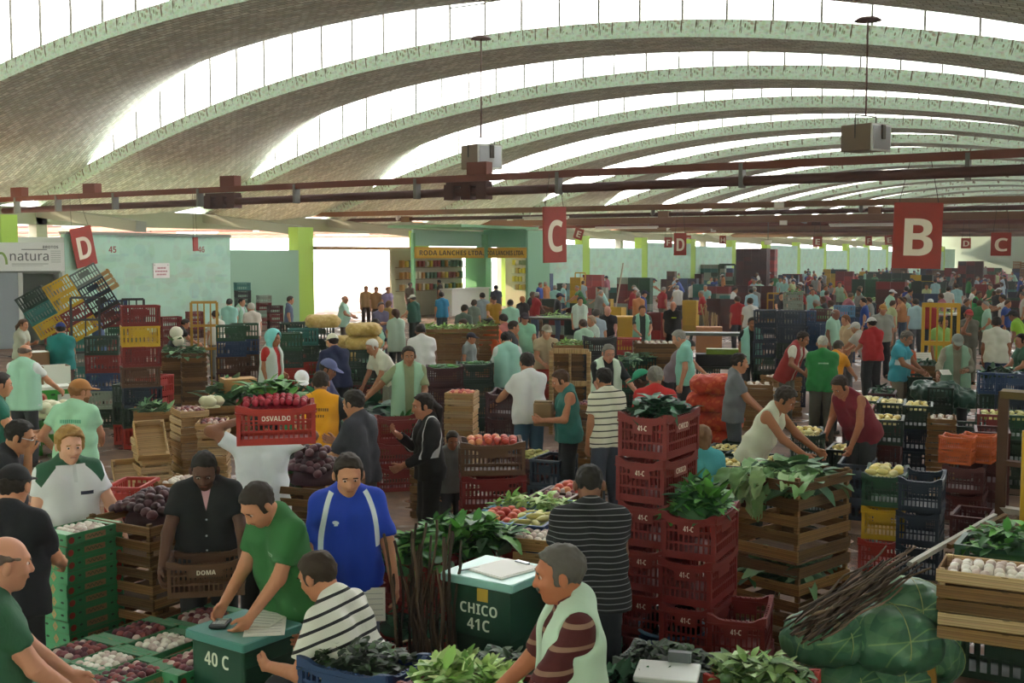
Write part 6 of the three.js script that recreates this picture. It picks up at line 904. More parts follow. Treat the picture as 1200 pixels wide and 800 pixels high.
stack(735, 396, ['scarlet', 'scarlet', 'scarlet', 'scarlet'], 'bright red behind the seated seller', { face: 0 });
{ const p = at(810, 392, 1.2), t = thing('cart_table', 'dark green cart table with flat top rail', 'table', [at(842, 391, 1.25).x, 0, at(842, 391, 1.25).z], toCam(p)), g = mat('#1f2d22', 0.6); part('top_rail', box(1.5, 0.06, 0.5, 0, 1.25, 0), mat('#55605a', 0.6), t); for (const x of [-0.65, 0.65]) { part('leg', bar(V(x - 0.15, 0, 0.2), V(x + 0.1, 1.25, 0), 0, 4, [0.06, 0.06]), g, t); part('leg', bar(V(x + 0.15, 0, -0.2), V(x - 0.1, 1.25, 0), 0, 4, [0.06, 0.06]), g, t); } part('shelf', box(1.3, 0.05, 0.45, 0, 0.55, 0), g, t); part('lime_panel', box(0.7, 0.18, 0.3, 0.1, 0.85, 0), mat('#7a9a2a', 0.6), t); part('dark_load', roundedBox(1.1, 0.25, 0.4, 0.04), mat('#1b1d1f', 0.8), t, [0.1, 0.58, 0]); }
{ const p = at(836, 372, 1.35), t = thing('pole_bundle', 'loose bundle of pale bamboo poles by the cart table', 'poles', [p.x, 0, p.z]); seed(8); for (let i = 0; i < 9; i++) part('pole', bar(V(rr(-0.2, 0.2), 0, rr(-0.1, 0.1)), V(rr(-0.45, 0.35), rr(1.3, 1.7), rr(-0.1, 0.1)), 0.02), mat(pick(['#b49a72', '#9a8058', '#c2ab84']), 0.8), t); }
slatStack(853, 455, 3, [0.4, 0.3, 0.5], 3, [WOOD[0], WOOD[3]], 'empty behind the grey tee', { turn: 20, word: 'pale empty crate' }); slatStack(889, 448, 3, [0.5, 0.26, 0.5], 3, [OLD[2], WOOD[2]], 'behind the aqua smock', { turn: 20, fill: 'garlic', fillN: 12, fillLabel: 'behind the aqua smock' });
slatStack(900, 455, 3, [0.5, 0.18, 0.6], 2, [WOOD[0], WOOD[1]], 'of white roots beside the green tee', { turn: 50, word: 'pale flat crate', fill: 'garlic', fillN: 18, fillLabel: 'beside the green tee' }); slatStack(915, 440, 4, [0.5, 0.18, 0.6], 2, [WOOD[2], OLD[2]], 'behind the white vest', { turn: 50, word: 'flat crate', fill: 'garlic', fillN: 18, fillLabel: 'behind the white vest' });
// squash crates around the two bending men
for (const [x, y, w] of [[848, 524, 'by the teal sleeved girl'], [870, 514, 'behind the pale sleeveless man'], [874, 528, 'next to the pale sleeveless man'], [858, 541, 'nearest the red stack leaves'], [893, 536, 'at the knee of the pale sleeveless man']]) stack(x, y, ['dgreen', 'dgreen'], w, { turn: 6, fill: 'squash', fillN: 14, fillLabel: w });
stack(947, 503, ['dgreen', 'dgreen', 'dgreen'], 'under the hands of the bending men', { turn: 20, lod: 'n', fill: 'squash', fillN: 16, fillLabel: 'under the hands of the bending men' }); stack(991, 524, ['dgreen', 'dgreen'], 'beside the crimson tank top', { turn: 8, fill: 'squash', fillN: 14, fillLabel: 'beside the crimson tank top' }); stack(1006, 540, ['dblue', 'dblue'], 'grey covered beside the cabbage crates', { turn: 8 });
for (const [x, y, c, w, f] of [[1034, 459, ['dgreen', 'dgreen', 'maroon'], 'at the back of the squash block', 'dark'], [1017, 467, ['dgreen', 'dblue', 'green'], 'second row of the squash block', 'squash'], [1045, 470, ['dblue', 'dred', 'dgreen'], 'in the middle of the squash block', 'squash'], [1075, 473, ['dblue', 'dblue', 'dgreen'], 'at the corner of the squash block', 'squash'], [1007, 476, ['dgreen', 'dred', 'red'], 'beside the crimson tank in the squash block', 'squash'], [1012, 487, ['dred', 'maroon', 'dgreen'], 'front of the squash block', 'squash'], [1040, 489, ['maroon', 'dred', 'dgreen'], 'inner front of the squash block', 'squash']]) stack(x, y, c, w, { turn: 10, fill: f, fillN: 12, fillLabel: w });
slatStack(1103, 487, 5, [0.36, 0.16, 0.5], 2, [OLD[0], OLD[2]], 'of pale roots beside the squash block', { turn: 10, word: 'brown flat crate', fill: 'garlic', fillN: 12, fillLabel: 'beside the squash block' });
stack(1163, 483, ['dgreen', 'dred', 'red'], 'behind the orange crates', { turn: 10, fill: 'corn', fillLabel: 'behind the orange crates' }); stack(1195, 484, ['dgreen', 'dgreen', 'green'], 'by the iron rack post', { turn: 10, fill: 'corn', fillLabel: 'by the iron rack post' }); stack(1136, 497, ['dgreen', 'dgreen'], 'dark below the long coat', { turn: 10 }); stack(1163, 503, ['dred', 'dred', 'dred'], 'dark red behind the small orange crates', { turn: 10 });
stack(1075, 440, ['dgreen', 'dgreen', 'dgreen'], 'under the newspaper', { turn: 20 }); stack(1102, 452, ['dgreen', 'dgreen', 'dgreen'], 'beside the long coat', { turn: 10 }); stack(1170, 436, ['dgreen', 'dgreen', 'dgreen', 'blue'], 'blue topped below the white tee', { face: 6, fill: 'dark', fillLabel: 'below the white tee' }); stack(1190, 437, ['dgreen', 'dblue', 'dblue', 'blue'], 'blue topped at the dark haired woman', { face: 6 });
{ const p = at(1122, 440, 0.8); for (const [x, y, Y, l] of [[1098, 443, 1.0, 'limp dark green plastic bag heap beside the long coat'], [1142, 452, 0.9, 'second dark green plastic bag heap beside the long coat'], [1108, 462, 0.6, 'low dark green plastic bag before the long coat']]) { const q = at(x, y, Y); sack([q.x, Y - 0.35, q.z], 0.4, mat('#2c5245', 0.35), l, undefined, 1.1, 0.1, 1); } slatStack(1083, 425, 4, [0.6, 0.26, 0.6], 2, [OLD[1], OLD[0]], 'with dark leaves behind the newspaper', { turn: 20, fill: 'dark', fillLabel: 'behind the newspaper' }); }
{ const p = at(1103, 358, 1.95); tubeFrame([p.x, 0, p.z], toCam(p), 0.62, 2.0, mat('#c8981c', 0.5), 'bright yellow barred hand truck by the light green polo', { bars: 4, rungs: [0.12, 0.62, 0.98], r: 0.03, fat: 1.4 }); }
// blue crate block
for (const [x, y, c, w] of [[900, 363, ['dblue', 'dgreen', 'dgreen', 'dblue', 'dblue', 'dblue'], 'at the aqua smock corner of the blue block'], [928, 364, ['dblue', 'dblue', 'dblue', 'dgreen', 'dblue', 'dblue'], 'in the middle of the blue block'], [943, 364, ['dblue', 'blue', 'blue', 'dblue', 'blue'], 'third in the blue block'], [957, 379, ['dblue', 'blue', 'blue', 'blue'], 'in front of the blue block'], [975, 380, ['blue', 'blue', 'dblue', 'blue'], 'last in front of the blue block'], [962, 362, ['dblue', 'dblue', 'dblue', 'blue', 'dred'], 'red topped behind the blue block'], [930, 342, ['grey', 'grey', 'grey', 'grey', 'pale', 'pale'], 'grey and leafy behind the blue block'], [990, 358, ['blue', 'lblue', 'blue', 'blue', 'lblue'], 'pale blue behind the mint smock'], [1004, 360, ['blue', 'blue', 'blue', 'dblue'], 'blue beside the white cap'], [1017, 356, ['dblue', 'dblue', 'dblue', 'dblue'], 'dark behind the white cap']]) stack(x, y, c, w, { face: 4, lod: 'm', ...(x === 930 ? { fill: 'leaf', fillLabel: 'in the grey crate behind the blue block' } : {}) });
// ---------- people of the middle ground ----------
const MINT = '#a3d2bb', AQUA = '#9bd3c8';
[
  [30, 403, 150, { hair: 'bald', hairCol: '#5a4a40', shirt: '#d8dcda', vest: -1, vestCol: MINT, pants: '#3c4044', arms: ['reach', 'out'], w: 1.1 }, 'balding man in mint smock over white shirt at the cartons'],
  [28, 374, 55, { fem: 1, hair: 'pony', hairCol: '#5a4030', shirt: '#b9bfae', pants: '#3a4038', arms: ['cross', 'cross'] }, 'woman with ponytail in pale top by the grey stall'],
  [71, 377, 178, { cap: '#2a3a7a', shirt: '#1f7a78', pants: '#4a2f2a', arms: ['fwd', 'fwd'], w: 1.12 }, 'man in teal shirt and blue cap seen from behind'],
  [108, 368, 275, { hairCol: '#6a6660', shirt: '#4a5f86', pants: '#33363c', nod: 20 }, 'grey haired man in blue shirt behind the teal shirt'],
  [3, 437, 90, { shirt: '#1f6a58', pants: '#333', arms: ['fwd', 'fwd'] }, 'person in dark green shirt at the edge beside the cartons'],
  [219, 374, 100, { h: 1.5, shirt: '#1d1c20', pants: '#222', lean: 30, arms: ['work', 'work'] }, 'person in black bending behind the kale crates'],
  [252, 364, 200, { fem: 1, shirt: '#dcdcd2', pants: '#6a6a66', hairCol: '#2a211b' }, 'person in white tee behind the yellow tube frame'],
  [269, 350, 170, { shirt: AQUA, pants: '#3a3d44', hairCol: '#201a16', arms: ['fwd', 'fwd'] }, 'person in aqua smock near the wall stacks'],
  [284, 349, 60, { shirt: '#cfd6d8', vest: 1, vestCol: MINT, pants: '#33363c', hairCol: '#201814' }, 'dark haired person in open mint smock near wall stacks'],
  [294, 355, 200, { shirt: '#d8cfc6', pants: '#4a3f3a', hairCol: '#c9c2ba' }, 'pale haired person in cream shirt near wall stacks'],
  [341, 347, 90, { shirt: '#5f6a86', pants: '#3a3a44', hairCol: '#3a2f28' }, 'person in slate blue shirt by the green crates'],
  [322, 388, 60, { shirt: '#b32c2a', vest: 1, vestCol: '#c4cfc8', hood: '#7fd0d0', pants: '#22242c', skin: '#a8704f', hairCol: '#241a15', arms: ['hip', 'down'], w: 1.1 }, 'man in red polo and grey vest with aqua towel over head'],
  [354, 434, 10, { h: 1.58, cap: '#e6e6ea', shirt: '#2f7a4c', pants: '#333', skin: '#b98062', nod: 22, arms: ['fwd', 'fwd'] }, 'man in white printed cap beside the radish crate'],
  [388, 420, 70, { cap: '#5f6690', shirt: '#3c3f66', pants: '#2a2c33', skin: '#8a5a42', nod: 22, sleeve: 1.6, arms: ['fwd', 'fwd'] }, 'man in slate blue cap looking down behind orange shirt'],
  [389, 390, 205, { cap: '#ddd8c6', shirt: '#22294a', pants: '#1d1f28', sleeve: 1.8, w: 1.25, lean: 8, arms: ['fwd', 'fwd'] }, 'big man in navy jacket and cream cap seen from behind'],
  [433, 398, 300, { hair: 'short', hairCol: '#d6d3cc', shirt: '#d9d9c8', pants: '#8a9084', skin: '#b98062', lean: 34, nod: 12, arms: ['ground', 'ground'], sleeve: 0.8 }, 'white haired man in cream tee bending over leaves'],
  [479, 406, 5, { h: 1.72, shirt: '#8f9a78', vest: 1, vestCol: '#9fc6ac', pants: '#3c4046', skin: '#a06c4c', hairCol: '#1f1915', collar: 1, arms: ['fwd', 'side'], sleeve: 0.8, lod: 'n' }, 'man in open mint shirt stretching an arm over leeks'],
  [492, 380, 190, { h: 1.75, shirt: '#dcdcdc', pants: '#8a8c90', skin: '#6e4531', hairCol: '#17120f', lean: 12, nod: 24, hem: 0.8, w: 1.1 }, 'man in loose white tee seen from behind'],
  [441, 374, 20, { shirt: '#23262e', vest: 1, vestCol: MINT, pants: '#2a2d33', skin: '#a56e50', hairCol: '#2a201a', nod: 26, arms: ['book', 'book'] }, 'man in mint smock over black shirt looking down'],
  [463, 362, 200, { fem: 1, h: 1.66, hair: 'long', hairCol: '#4a2f24', shirt: '#b6cfbf', pants: '#23252c', hem: 0.7, arms: ['fwd', 'fwd'] }, 'woman in long mint coat with long brown hair'],
  [405, 346, 75, { hair: 'bald', hairCol: '#8a6a5a', shirt: '#a9cfbe', pants: '#5a4a40', skin: '#c08468', hem: 0.75, w: 1.2, arms: ['fwd', 'fwd'] }, 'bald heavy man in mint smock before the bright gate'],
  [447, 354, 20, { shirt: '#6f6a86', hairCol: '#6a5a5a', pants: '#3a3540', arms: ['cross', 'cross'] }, 'person in mauve shirt in front of the bright gate'],
  [429, 335, 10, { shirt: '#b08a5a', hairCol: '#8a5a3a', pants: '#4a3a30' }, 'person in tan shirt standing in the bright gateway'],
  [441, 336, 10, { shirt: '#a57a50', hairCol: '#8a5a3a', pants: '#4a3a30' }, 'second person in tan shirt in the bright gateway'],
  [455, 336, 30, { shirt: '#8a7aa0', hairCol: '#7a4a34', pants: '#4a3a40' }, 'person in lilac shirt in the bright gateway'],
  [456, 352, 160, { fem: 1, shirt: '#a8884a', hair: 'long', hairCol: '#6a4a2e', pants: '#3a3230' }, 'woman in ochre top by the gate'],
  [481, 331, 30, { shirt: '#5a4a3a', hairCol: '#241a15', skin: '#7a4f3a', pants: '#33302c' }, 'dark skinned person beside the yellow gate pillar'],
  [483, 345, 230, { cap: '#e0ddd4', shirt: '#2c5a4c', pants: '#26332e', arms: ['fwd', 'fwd'], w: 1.15 }, 'man in dark green shirt and white cap near the kiosk'],
  [505, 322, 100, { shirt: '#e6e6e4', pants: '#3a3c40', hairCol: '#2a221c', arms: ['book', 'book'] }, 'man in white standing at the snack bar'],
  [514, 328, 250, { shirt: '#5a5048', pants: '#2f2d2c', hairCol: '#1f1a16' }, 'man in brown shirt talking at the snack bar'],
  [517, 342, 200, { shirt: '#2f86b4', pants: '#33404a', hairCol: '#3a2f28' }, 'man in bright blue tee before the white counter'],
  [550, 323, 200, { shirt: '#3c6a9a', pants: '#2a2d33', hairCol: '#1d1815' }, 'person in dark blue inside the snack bar'],
  [541, 374, 300, { fem: 1, hair: 'bob', hairCol: '#3a231a', shirt: '#86c8b4', pants: '#86c8b4', sleeve: 0, hem: 0.6, long: 1, arms: ['book', 'book'], nod: 20 }, 'woman in turquoise sleeveless dress with brown bob hair'],
  [553, 389, 60, { h: 1.45, cap: '#2a2838', shirt: '#8f9a98', pants: '#3a3c40', hairCol: '#1d1714', nod: 8 }, 'youth in grey tee with dark hair beside cucumbers'],
  [572, 373, 230, { shirt: '#cf5a2c', pants: '#a8482c', hairCol: '#2a1c16', lean: 28, arms: ['work', 'work'], sleeve: 1.8 }, 'person in bright orange top bending beside pink shirt'],
  [589, 368, 215, { shirt: '#c87a78', pants: '#8a4a48', hairCol: '#241a15', sleeve: 1.7, lean: 16, hem: 0.78 }, 'man in salmon pink long shirt seen from behind'],
  [603, 376, 100, { shirt: '#33363c', pants: '#2a2c30', hairCol: '#2a201a' }, 'youth in dark grey tee beside the pink shirt'],
  [592, 389, 195, { shirt: '#d0d6d6', vest: -1, vestCol: '#a0d2c6', pants: '#44484e', hairCol: '#14110f', nod: 24, sleeve: 0.8, lod: 'n', arms: ['fwd', 'out'] }, 'man in aqua vest over white shirt sorting tomatoes'],
  [615, 366, 10, { cap: '#3a2f3a', shirt: '#9ad8b8', pants: '#7fb08a', w: 1.2, skin: '#b57f62', arms: ['low', 'low'] }, 'stout man in light mint tee and dark cap'],
  [641, 380, 15, { cap: '#8f8a78', shirt: '#b9a98a', pants: '#5a5448', skin: '#c08a6c', arms: ['fwd', 'fwd'] }, 'man in beige tee and khaki cap by the lettuce'],
  [579, 346, 10, { cap: '#2a2830', shirt: '#b58a2c', pants: '#4a4038', arms: ['fwd', 'fwd'] }, 'man in mustard shirt and dark cap near the kiosk'],
  [598, 351, 185, { shirt: '#a6d8c4', pants: '#4a4d50', hairCol: '#3a322c', w: 1.1 }, 'person in mint smock seen from behind near the kiosk'],
  [612, 347, 190, { fem: 1, hair: 'long', hairCol: '#a8663a', shirt: '#1d1c20', pants: '#26262a' }, 'woman with red hair in black top near the kiosk'],
  [545, 357, 150, { shirt: '#5c6a62', pants: '#333', hairCol: '#2a221c' }, 'dark haired person behind the olive crates'],
  [556, 351, 160, { shirt: '#7d8a80', pants: '#333', hairCol: '#4a3c30', fem: 1, hair: 'bob' }, 'person with brown bob behind the olive crates'],
  [565, 343, 200, { shirt: '#8f9aa2', pants: '#3a3c40', hairCol: '#2a221c' }, 'person in grey shirt before the corner shop'],
  [581, 334, 190, { shirt: '#39404e', pants: '#2a2a30', hairCol: '#2a1d16' }, 'person in striped dark shirt before the corner shop'],
  [680, 348, 10, { shirt: '#cfe0d8', vest: 1, vestCol: '#cfe4da', pants: '#33363c', hairCol: '#241b16' }, 'man in pale open smock behind the crates'],
  [692, 370, 300, { hair: 'short', hairCol: '#b59a80', shirt: '#cfe0d8', pants: '#666', fem: 1, hair: 'bob', arms: ['fwd', 'fwd'] }, 'blond woman in white smock beside the black tee'],
  [683, 374, 200, { fem: 1, shirt: '#b0d6c0', pants: '#555', hairCol: '#4a342a' }, 'woman in light mint top beside the blond woman'],
  [699, 362, 170, { shirt: '#aebfd0', pants: '#4a4d54', hairCol: '#4a443e' }, 'person in pale blue shirt behind the blond woman'],
  [712, 358, 5, { hair: 'none', shirt: '#18191d', pants: '#1d1f24', skin: '#c98d78', w: 1.2, arms: ['low', 'low'] }, 'bald man in plain black tee by the yellow sack'],
  [789, 353, 10, { hair: 'none', paint: 'blackyellow', pants: '#1d1f24', skin: '#b9785c', w: 1.2 }, 'bald man in black tee with yellow chest print'],
  [753, 358, 10, { shirt: '#33403c', vest: 1, vestCol: '#8fcab0', pants: '#3a4038', hairCol: '#6a4a38', arms: ['fwd', 'fwd'] }, 'seller in open mint smock weighing a red bag'],
  [714, 404, 20, { lod: 'n', shirt: '#1d2226', vest: 1, vestCol: '#c9dccb', pants: '#26282e', skin: '#b9806a', hairCol: '#6f6c66', sleeve: 0.9, collar: 1, nod: 16, arms: ['out', 'low'] }, 'grey haired man in pale vest over black shirt'],
  [768, 429, 180, { lod: 'n', shirt: '#c02c2c', pants: '#33363c', skin: '#a8755c', hair: 'short', hairCol: '#77746c' }, 'grey haired man in red tee seen from behind'],
  [748, 432, 250, { shirt: '#2a8a6a', pants: '#2a4a40', hairCol: '#14110f', skin: '#4a2f24', lean: 40, arms: ['ground', 'ground'], cap: '#2a8a6a' }, 'person in bright green smock stooping behind red tee'],
  [812, 399, 60, { fem: 1, hair: 'bob', hairCol: '#201612', shirt: '#8a7a86', pants: '#3a3a40', lean: 30, nod: 30, arms: ['work', 'work'] }, 'dark haired woman bending beside the aqua tee'],
  [823, 498, 190, { fem: 1, h: 1.45, hair: 'long', hairCol: '#6a4a30', shirt: '#4aa0a8', pants: '#b02c26' }, 'girl with long hair in teal shirt by red cloth'],
  [531, 506, 10, { h: 1.22, shirt: '#6f7270', pants: '#33363c', skin: '#b0785c', hairCol: '#2a1f18', nod: 20 }, 'child in grey top behind the brown crate'],
  [882, 372, 12, { lod: 'n', shirt: '#1d2226', vest: 1, vestCol: AQUA, pants: '#1d1f26', skin: '#a8704f', hairCol: '#241a15' }, 'man in aqua smock over black shirt by the blue crates'],
  [879, 349, 190, { shirt: '#e2e2e0', pants: '#4a4d54', hairCol: '#3a2c24', skin: '#a56e50' }, 'man in white tee seen from behind by the red tee'],
  [864, 347, 200, { shirt: '#b02428', pants: '#3a3a44', hairCol: '#3a2a20' }, 'man in red tee seen from behind next to white tee'],
  [862, 336, 100, { shirt: '#dcdcdc', pants: '#44484e', hairCol: '#33302c' }, 'man in white tee behind the red tee'],
  [880, 338, 200, { shirt: '#a9cfe0', pants: '#44484e', hairCol: '#33302c', sleeve: 1.7 }, 'man in light blue shirt behind the white tee'],
  [890, 328, 200, { shirt: '#a8d2bc', pants: '#44484e', hairCol: '#5a4636' }, 'man in mint smock near the far blue crates'],
  [899, 318, 180, { fem: 1, shirt: '#bcd8cc', pants: '#555', hairCol: '#6a4a38' }, 'woman in pale smock with raised arm far off'],
  [944, 389, 70, { lod: 'n', shirt: '#d6d2c6', vest: 1, vestCol: '#9a3030', pants: '#6a6c62', skin: '#9a6448', hairCol: '#231a15', lean: 24, nod: 14, arms: ['work', 'out'] }, 'man in white shirt with red panel leaning over trays'],
  [984, 399, 150, { h: 1.58, shirt: '#d8901c', pants: '#33363c', hairCol: '#4a443e', lean: 30, arms: ['work', 'work'] }, 'person in orange tee stooping beside the green tee'],
  [1021, 371, 215, { lod: 'n', cap: '#e4e4e6', shirt: '#b32a30', pants: '#22262c', collar: 1, arms: ['fwd', 'fwd'], sleeve: 0.75 }, 'man in red polo and white cap seen from behind'],
  [1035, 356, 10, { lod: 'n', h: 1.75, cap: '#a5763c', shirt: '#9fa39c', pants: '#1f242c', skin: '#b57a60', collar: 1, w: 1.12, sleeve: 0.8 }, 'tall man in grey polo and tan cap behind red polo'],
  [981, 362, 60, { hair: 'bald', hairCol: '#8f8a84', shirt: '#a8d4c2', pants: '#5a5c58', skin: '#8a5a48', nod: 14 }, 'older man in mint smock beside the blue crates'],
  [990, 369, 300, { fem: 1, hair: 'bob', hairCol: '#7a4a2c', shirt: '#c9b08c', pants: '#555' }, 'woman in printed cream top beside the mint smock'],
  [1066, 388, 70, { lod: 'n', paint: 'tealstripe', pants: '#8a8574', skin: '#a06a50', hairCol: '#5f5a54', nod: 26, collar: 1, arms: ['low', 'fwd'], w: 1.1 }, 'man in teal polo with white band reading newspaper'],
  [1107, 371, 40, { lod: 'n', shirt: '#8fba62', pants: '#4a4d44', skin: '#a56e54', hairCol: '#241c17', collar: 1, nod: 14 }, 'man in light green polo before the yellow frame'],
  [1136, 362, 10, { lod: 'n', cap: '#a83434', shirt: '#6a6a60', pants: '#6a6458', skin: '#9a644c', arms: ['cross', 'face'] }, 'man in grey tee and red cap with hand at chin'],
  [1123, 391, 8, { lod: 'n', cap: '#7f8480', shirt: '#8a8474', vest: 2, vestCol: '#86a690', pants: '#33343a', skin: '#9a6a52', hairCol: '#8a8a86', nod: 26, sleeve: 1.7, arms: ['book', 'out'] }, 'man in long sage coat and grey cap counting money'],
  [1168, 371, 184, { lod: 'n', h: 1.74, shirt: '#dbdad0', pants: '#3a4a6a', skin: '#9a6248', hairCol: '#14110f' }, 'man in white tee seen from behind by the blue crates'],
  [1148, 341, 60, { lod: 'm', shirt: '#2a1f22', vest: 1, vestCol: '#1f9a4c', pants: '#33363c', skin: '#a06a4c', hairCol: '#4a2f20', arms: ['reach', 'reach'] }, 'man in bright green smock talking to a white shirt'],
  [1174, 345, 285, { shirt: '#dcdad4', pants: '#44484e', skin: '#a06a4c', hairCol: '#1a1512', arms: ['reach', 'reach'] }, 'man in white shirt talking to the bright green smock'],
  [1186, 363, 250, { cap: '#20222a', shirt: '#8fc23a', pants: '#33363c', skin: '#8a5a44', lean: 20 }, 'person in lime green shirt and dark cap stooping'],
  [1196, 391, 300, { lod: 'm', fem: 1, hair: 'bob', hairCol: '#1d1512', shirt: '#2f5a46', pants: '#33363c', skin: '#b57a64', arms: ['fwd', 'fwd'] }, 'dark haired woman in deep green top at the blue crates'],
  [1198, 342, 270, { shirt: '#c9cac2', pants: '#44484e', hairCol: '#5a554e' }, 'man in pale shirt at the hall edge beyond white shirt'],
  [1062, 336, 190, { shirt: '#22368a', pants: '#2a2d33', hairCol: '#1f1a16', sleeve: 0 }, 'man in royal blue vest with white back print'],
  [1073, 350, 200, { shirt: '#a8c8d2', pants: '#44484e', hairCol: '#1d1815' }, 'person in light aqua behind the yellow frame'],
  [1096, 327, 195, { shirt: '#a6cfd6', pants: '#4a4d54', hairCol: '#2a2420' }, 'man in sky blue smock among the far stalls'],
  [1112, 336, 160, { shirt: '#e0e0dc', pants: '#44484e', hairCol: '#1f1a16' }, 'man in white tee among the far stalls'],
  [1121, 333, 190, { shirt: '#9fcfd2', pants: '#44484e', hairCol: '#2f2824' }, 'man in turquoise smock among the far stalls'],
  [1058, 395, 200, { shirt: '#c95a2c', pants: '#333', hairCol: '#33241c', h: 1.5 }, 'person in orange behind the teal polo'],
  [1001, 377, 240, { h: 1.6, shirt: '#c9cac2', pants: '#555', hairCol: '#cfccc4', lean: 30, arms: ['work', 'work'], cap: '#e2e2e2' }, 'person in white stooping beside the red polo'],
  [984, 330, 5, { h: 1.76, shirt: '#9fc2a4', pants: '#555', hairCol: '#5a2a22', sleeve: 0, arms: ['out', 'out'] }, 'person in sage apron with arms out beyond blue crates'],
  [961, 325, 100, { fem: 1, shirt: '#c89a8a', pants: '#555', hairCol: '#2a1f1a' }, 'woman in pink top beyond the blue crates'],
  [1018, 331, 30, { shirt: '#b0d8c8', pants: '#555', hairCol: '#3a2a22' }, 'person in mint top at the far white counter'],
  [1026, 327, 250, { shirt: '#9a9aa4', pants: '#555', hairCol: '#4a3a32' }, 'person in grey shirt at the far white counter'],
].forEach(([x, y, f, o, label]) => { const d = (1.2 * FOC) / Math.max(20, y - 298.5); person(x, y, f, { ...o, label, lod: o.lod ?? (d < 22 ? 'm' : 'f') }); });
{ const p = at(1078, 420, 1.02), o = paper([p.x, 1.02, p.z], toCam(p) + 0.2, 0.42, 0.3, 'open newspaper held by the man in teal polo'); o.rotation.order = 'YXZ'; o.rotation.x = 0.75; }
{ const p = at(1108, 436, 1.1), o = paper([p.x, 1.1, p.z], toCam(p) + 0.5, 0.16, 0.12, 'small white note held by the man in sage coat'); o.rotation.order = 'YXZ'; o.rotation.x = 0.6; }
{ const p = at(637, 488, 1.08), t = thing('paper_bag', 'brown paper bag held by the teal sleeveless top', 'bag', [p.x, 0.98, p.z], 0.4); part('bag', roundedBox(0.2, 0.26, 0.13, 0.02), mat('#8a6f50', 0.85), t); part('fold', box(0.2, 0.03, 0.1, 0, 0.265, 0), mat('#7a6044', 0.85), t); }
// ---------- stacks along the side wall and the far stalls ----------
seed(300);
[[190, 329, ['dgreen', 'dgreen', 'dgreen', 'green', 'dgreen', 'red']], [206, 327, ['red', 'red', 'scarlet', 'pale', 'red', 'red']], [220, 327, ['dred', 'red', 'red', 'red', 'dred', 'red']], [232, 338, ['red', 'red', 'red', 'red', 'red']], [245, 303, ['dred', 'dgreen', 'red', 'dgreen', 'dgreen', 'dred', 'dred', 'dred']], [258, 303, ['dred', 'red', 'red', 'red', 'green', 'red', 'red', 'red']], [272, 327, ['dgreen', 'maroon', 'dred', 'black', 'dgreen', 'dgreen']], [284, 331, ['dgreen', 'maroon', 'dred', 'dgreen', 'black', 'teal']], [299, 323, ['dred', 'red', 'red', 'red', 'green', 'dred']], [309, 346, ['red', 'pale', 'red', 'pale']], [322, 358, ['dred', 'red', 'dred']], [199, 371, ['red', 'red', 'red', 'red']], [176, 340, ['dgreen', 'black', 'dgreen', 'dgreen', 'dgreen']], [228, 365, ['dred', 'red', 'red']]].forEach(([x, y, c], i) => stack(x, y, c, ['at the near end of the wall stacks', 'beside the green wall stack', 'third along the mint wall', 'short one along the mint wall', 'in the tallest stack by number 46', 'beside the tallest stack by number 46', 'dark one past number 46', 'teal topped one past number 46', 'red topped one before the sage wall', 'short pale one before the sage wall', 'low one before the sage wall', 'with a pale lid before the wall stacks', 'dark one first along the mint wall', 'seen through the yellow tube frame'][i], { face: 20, lod: 'm' }));
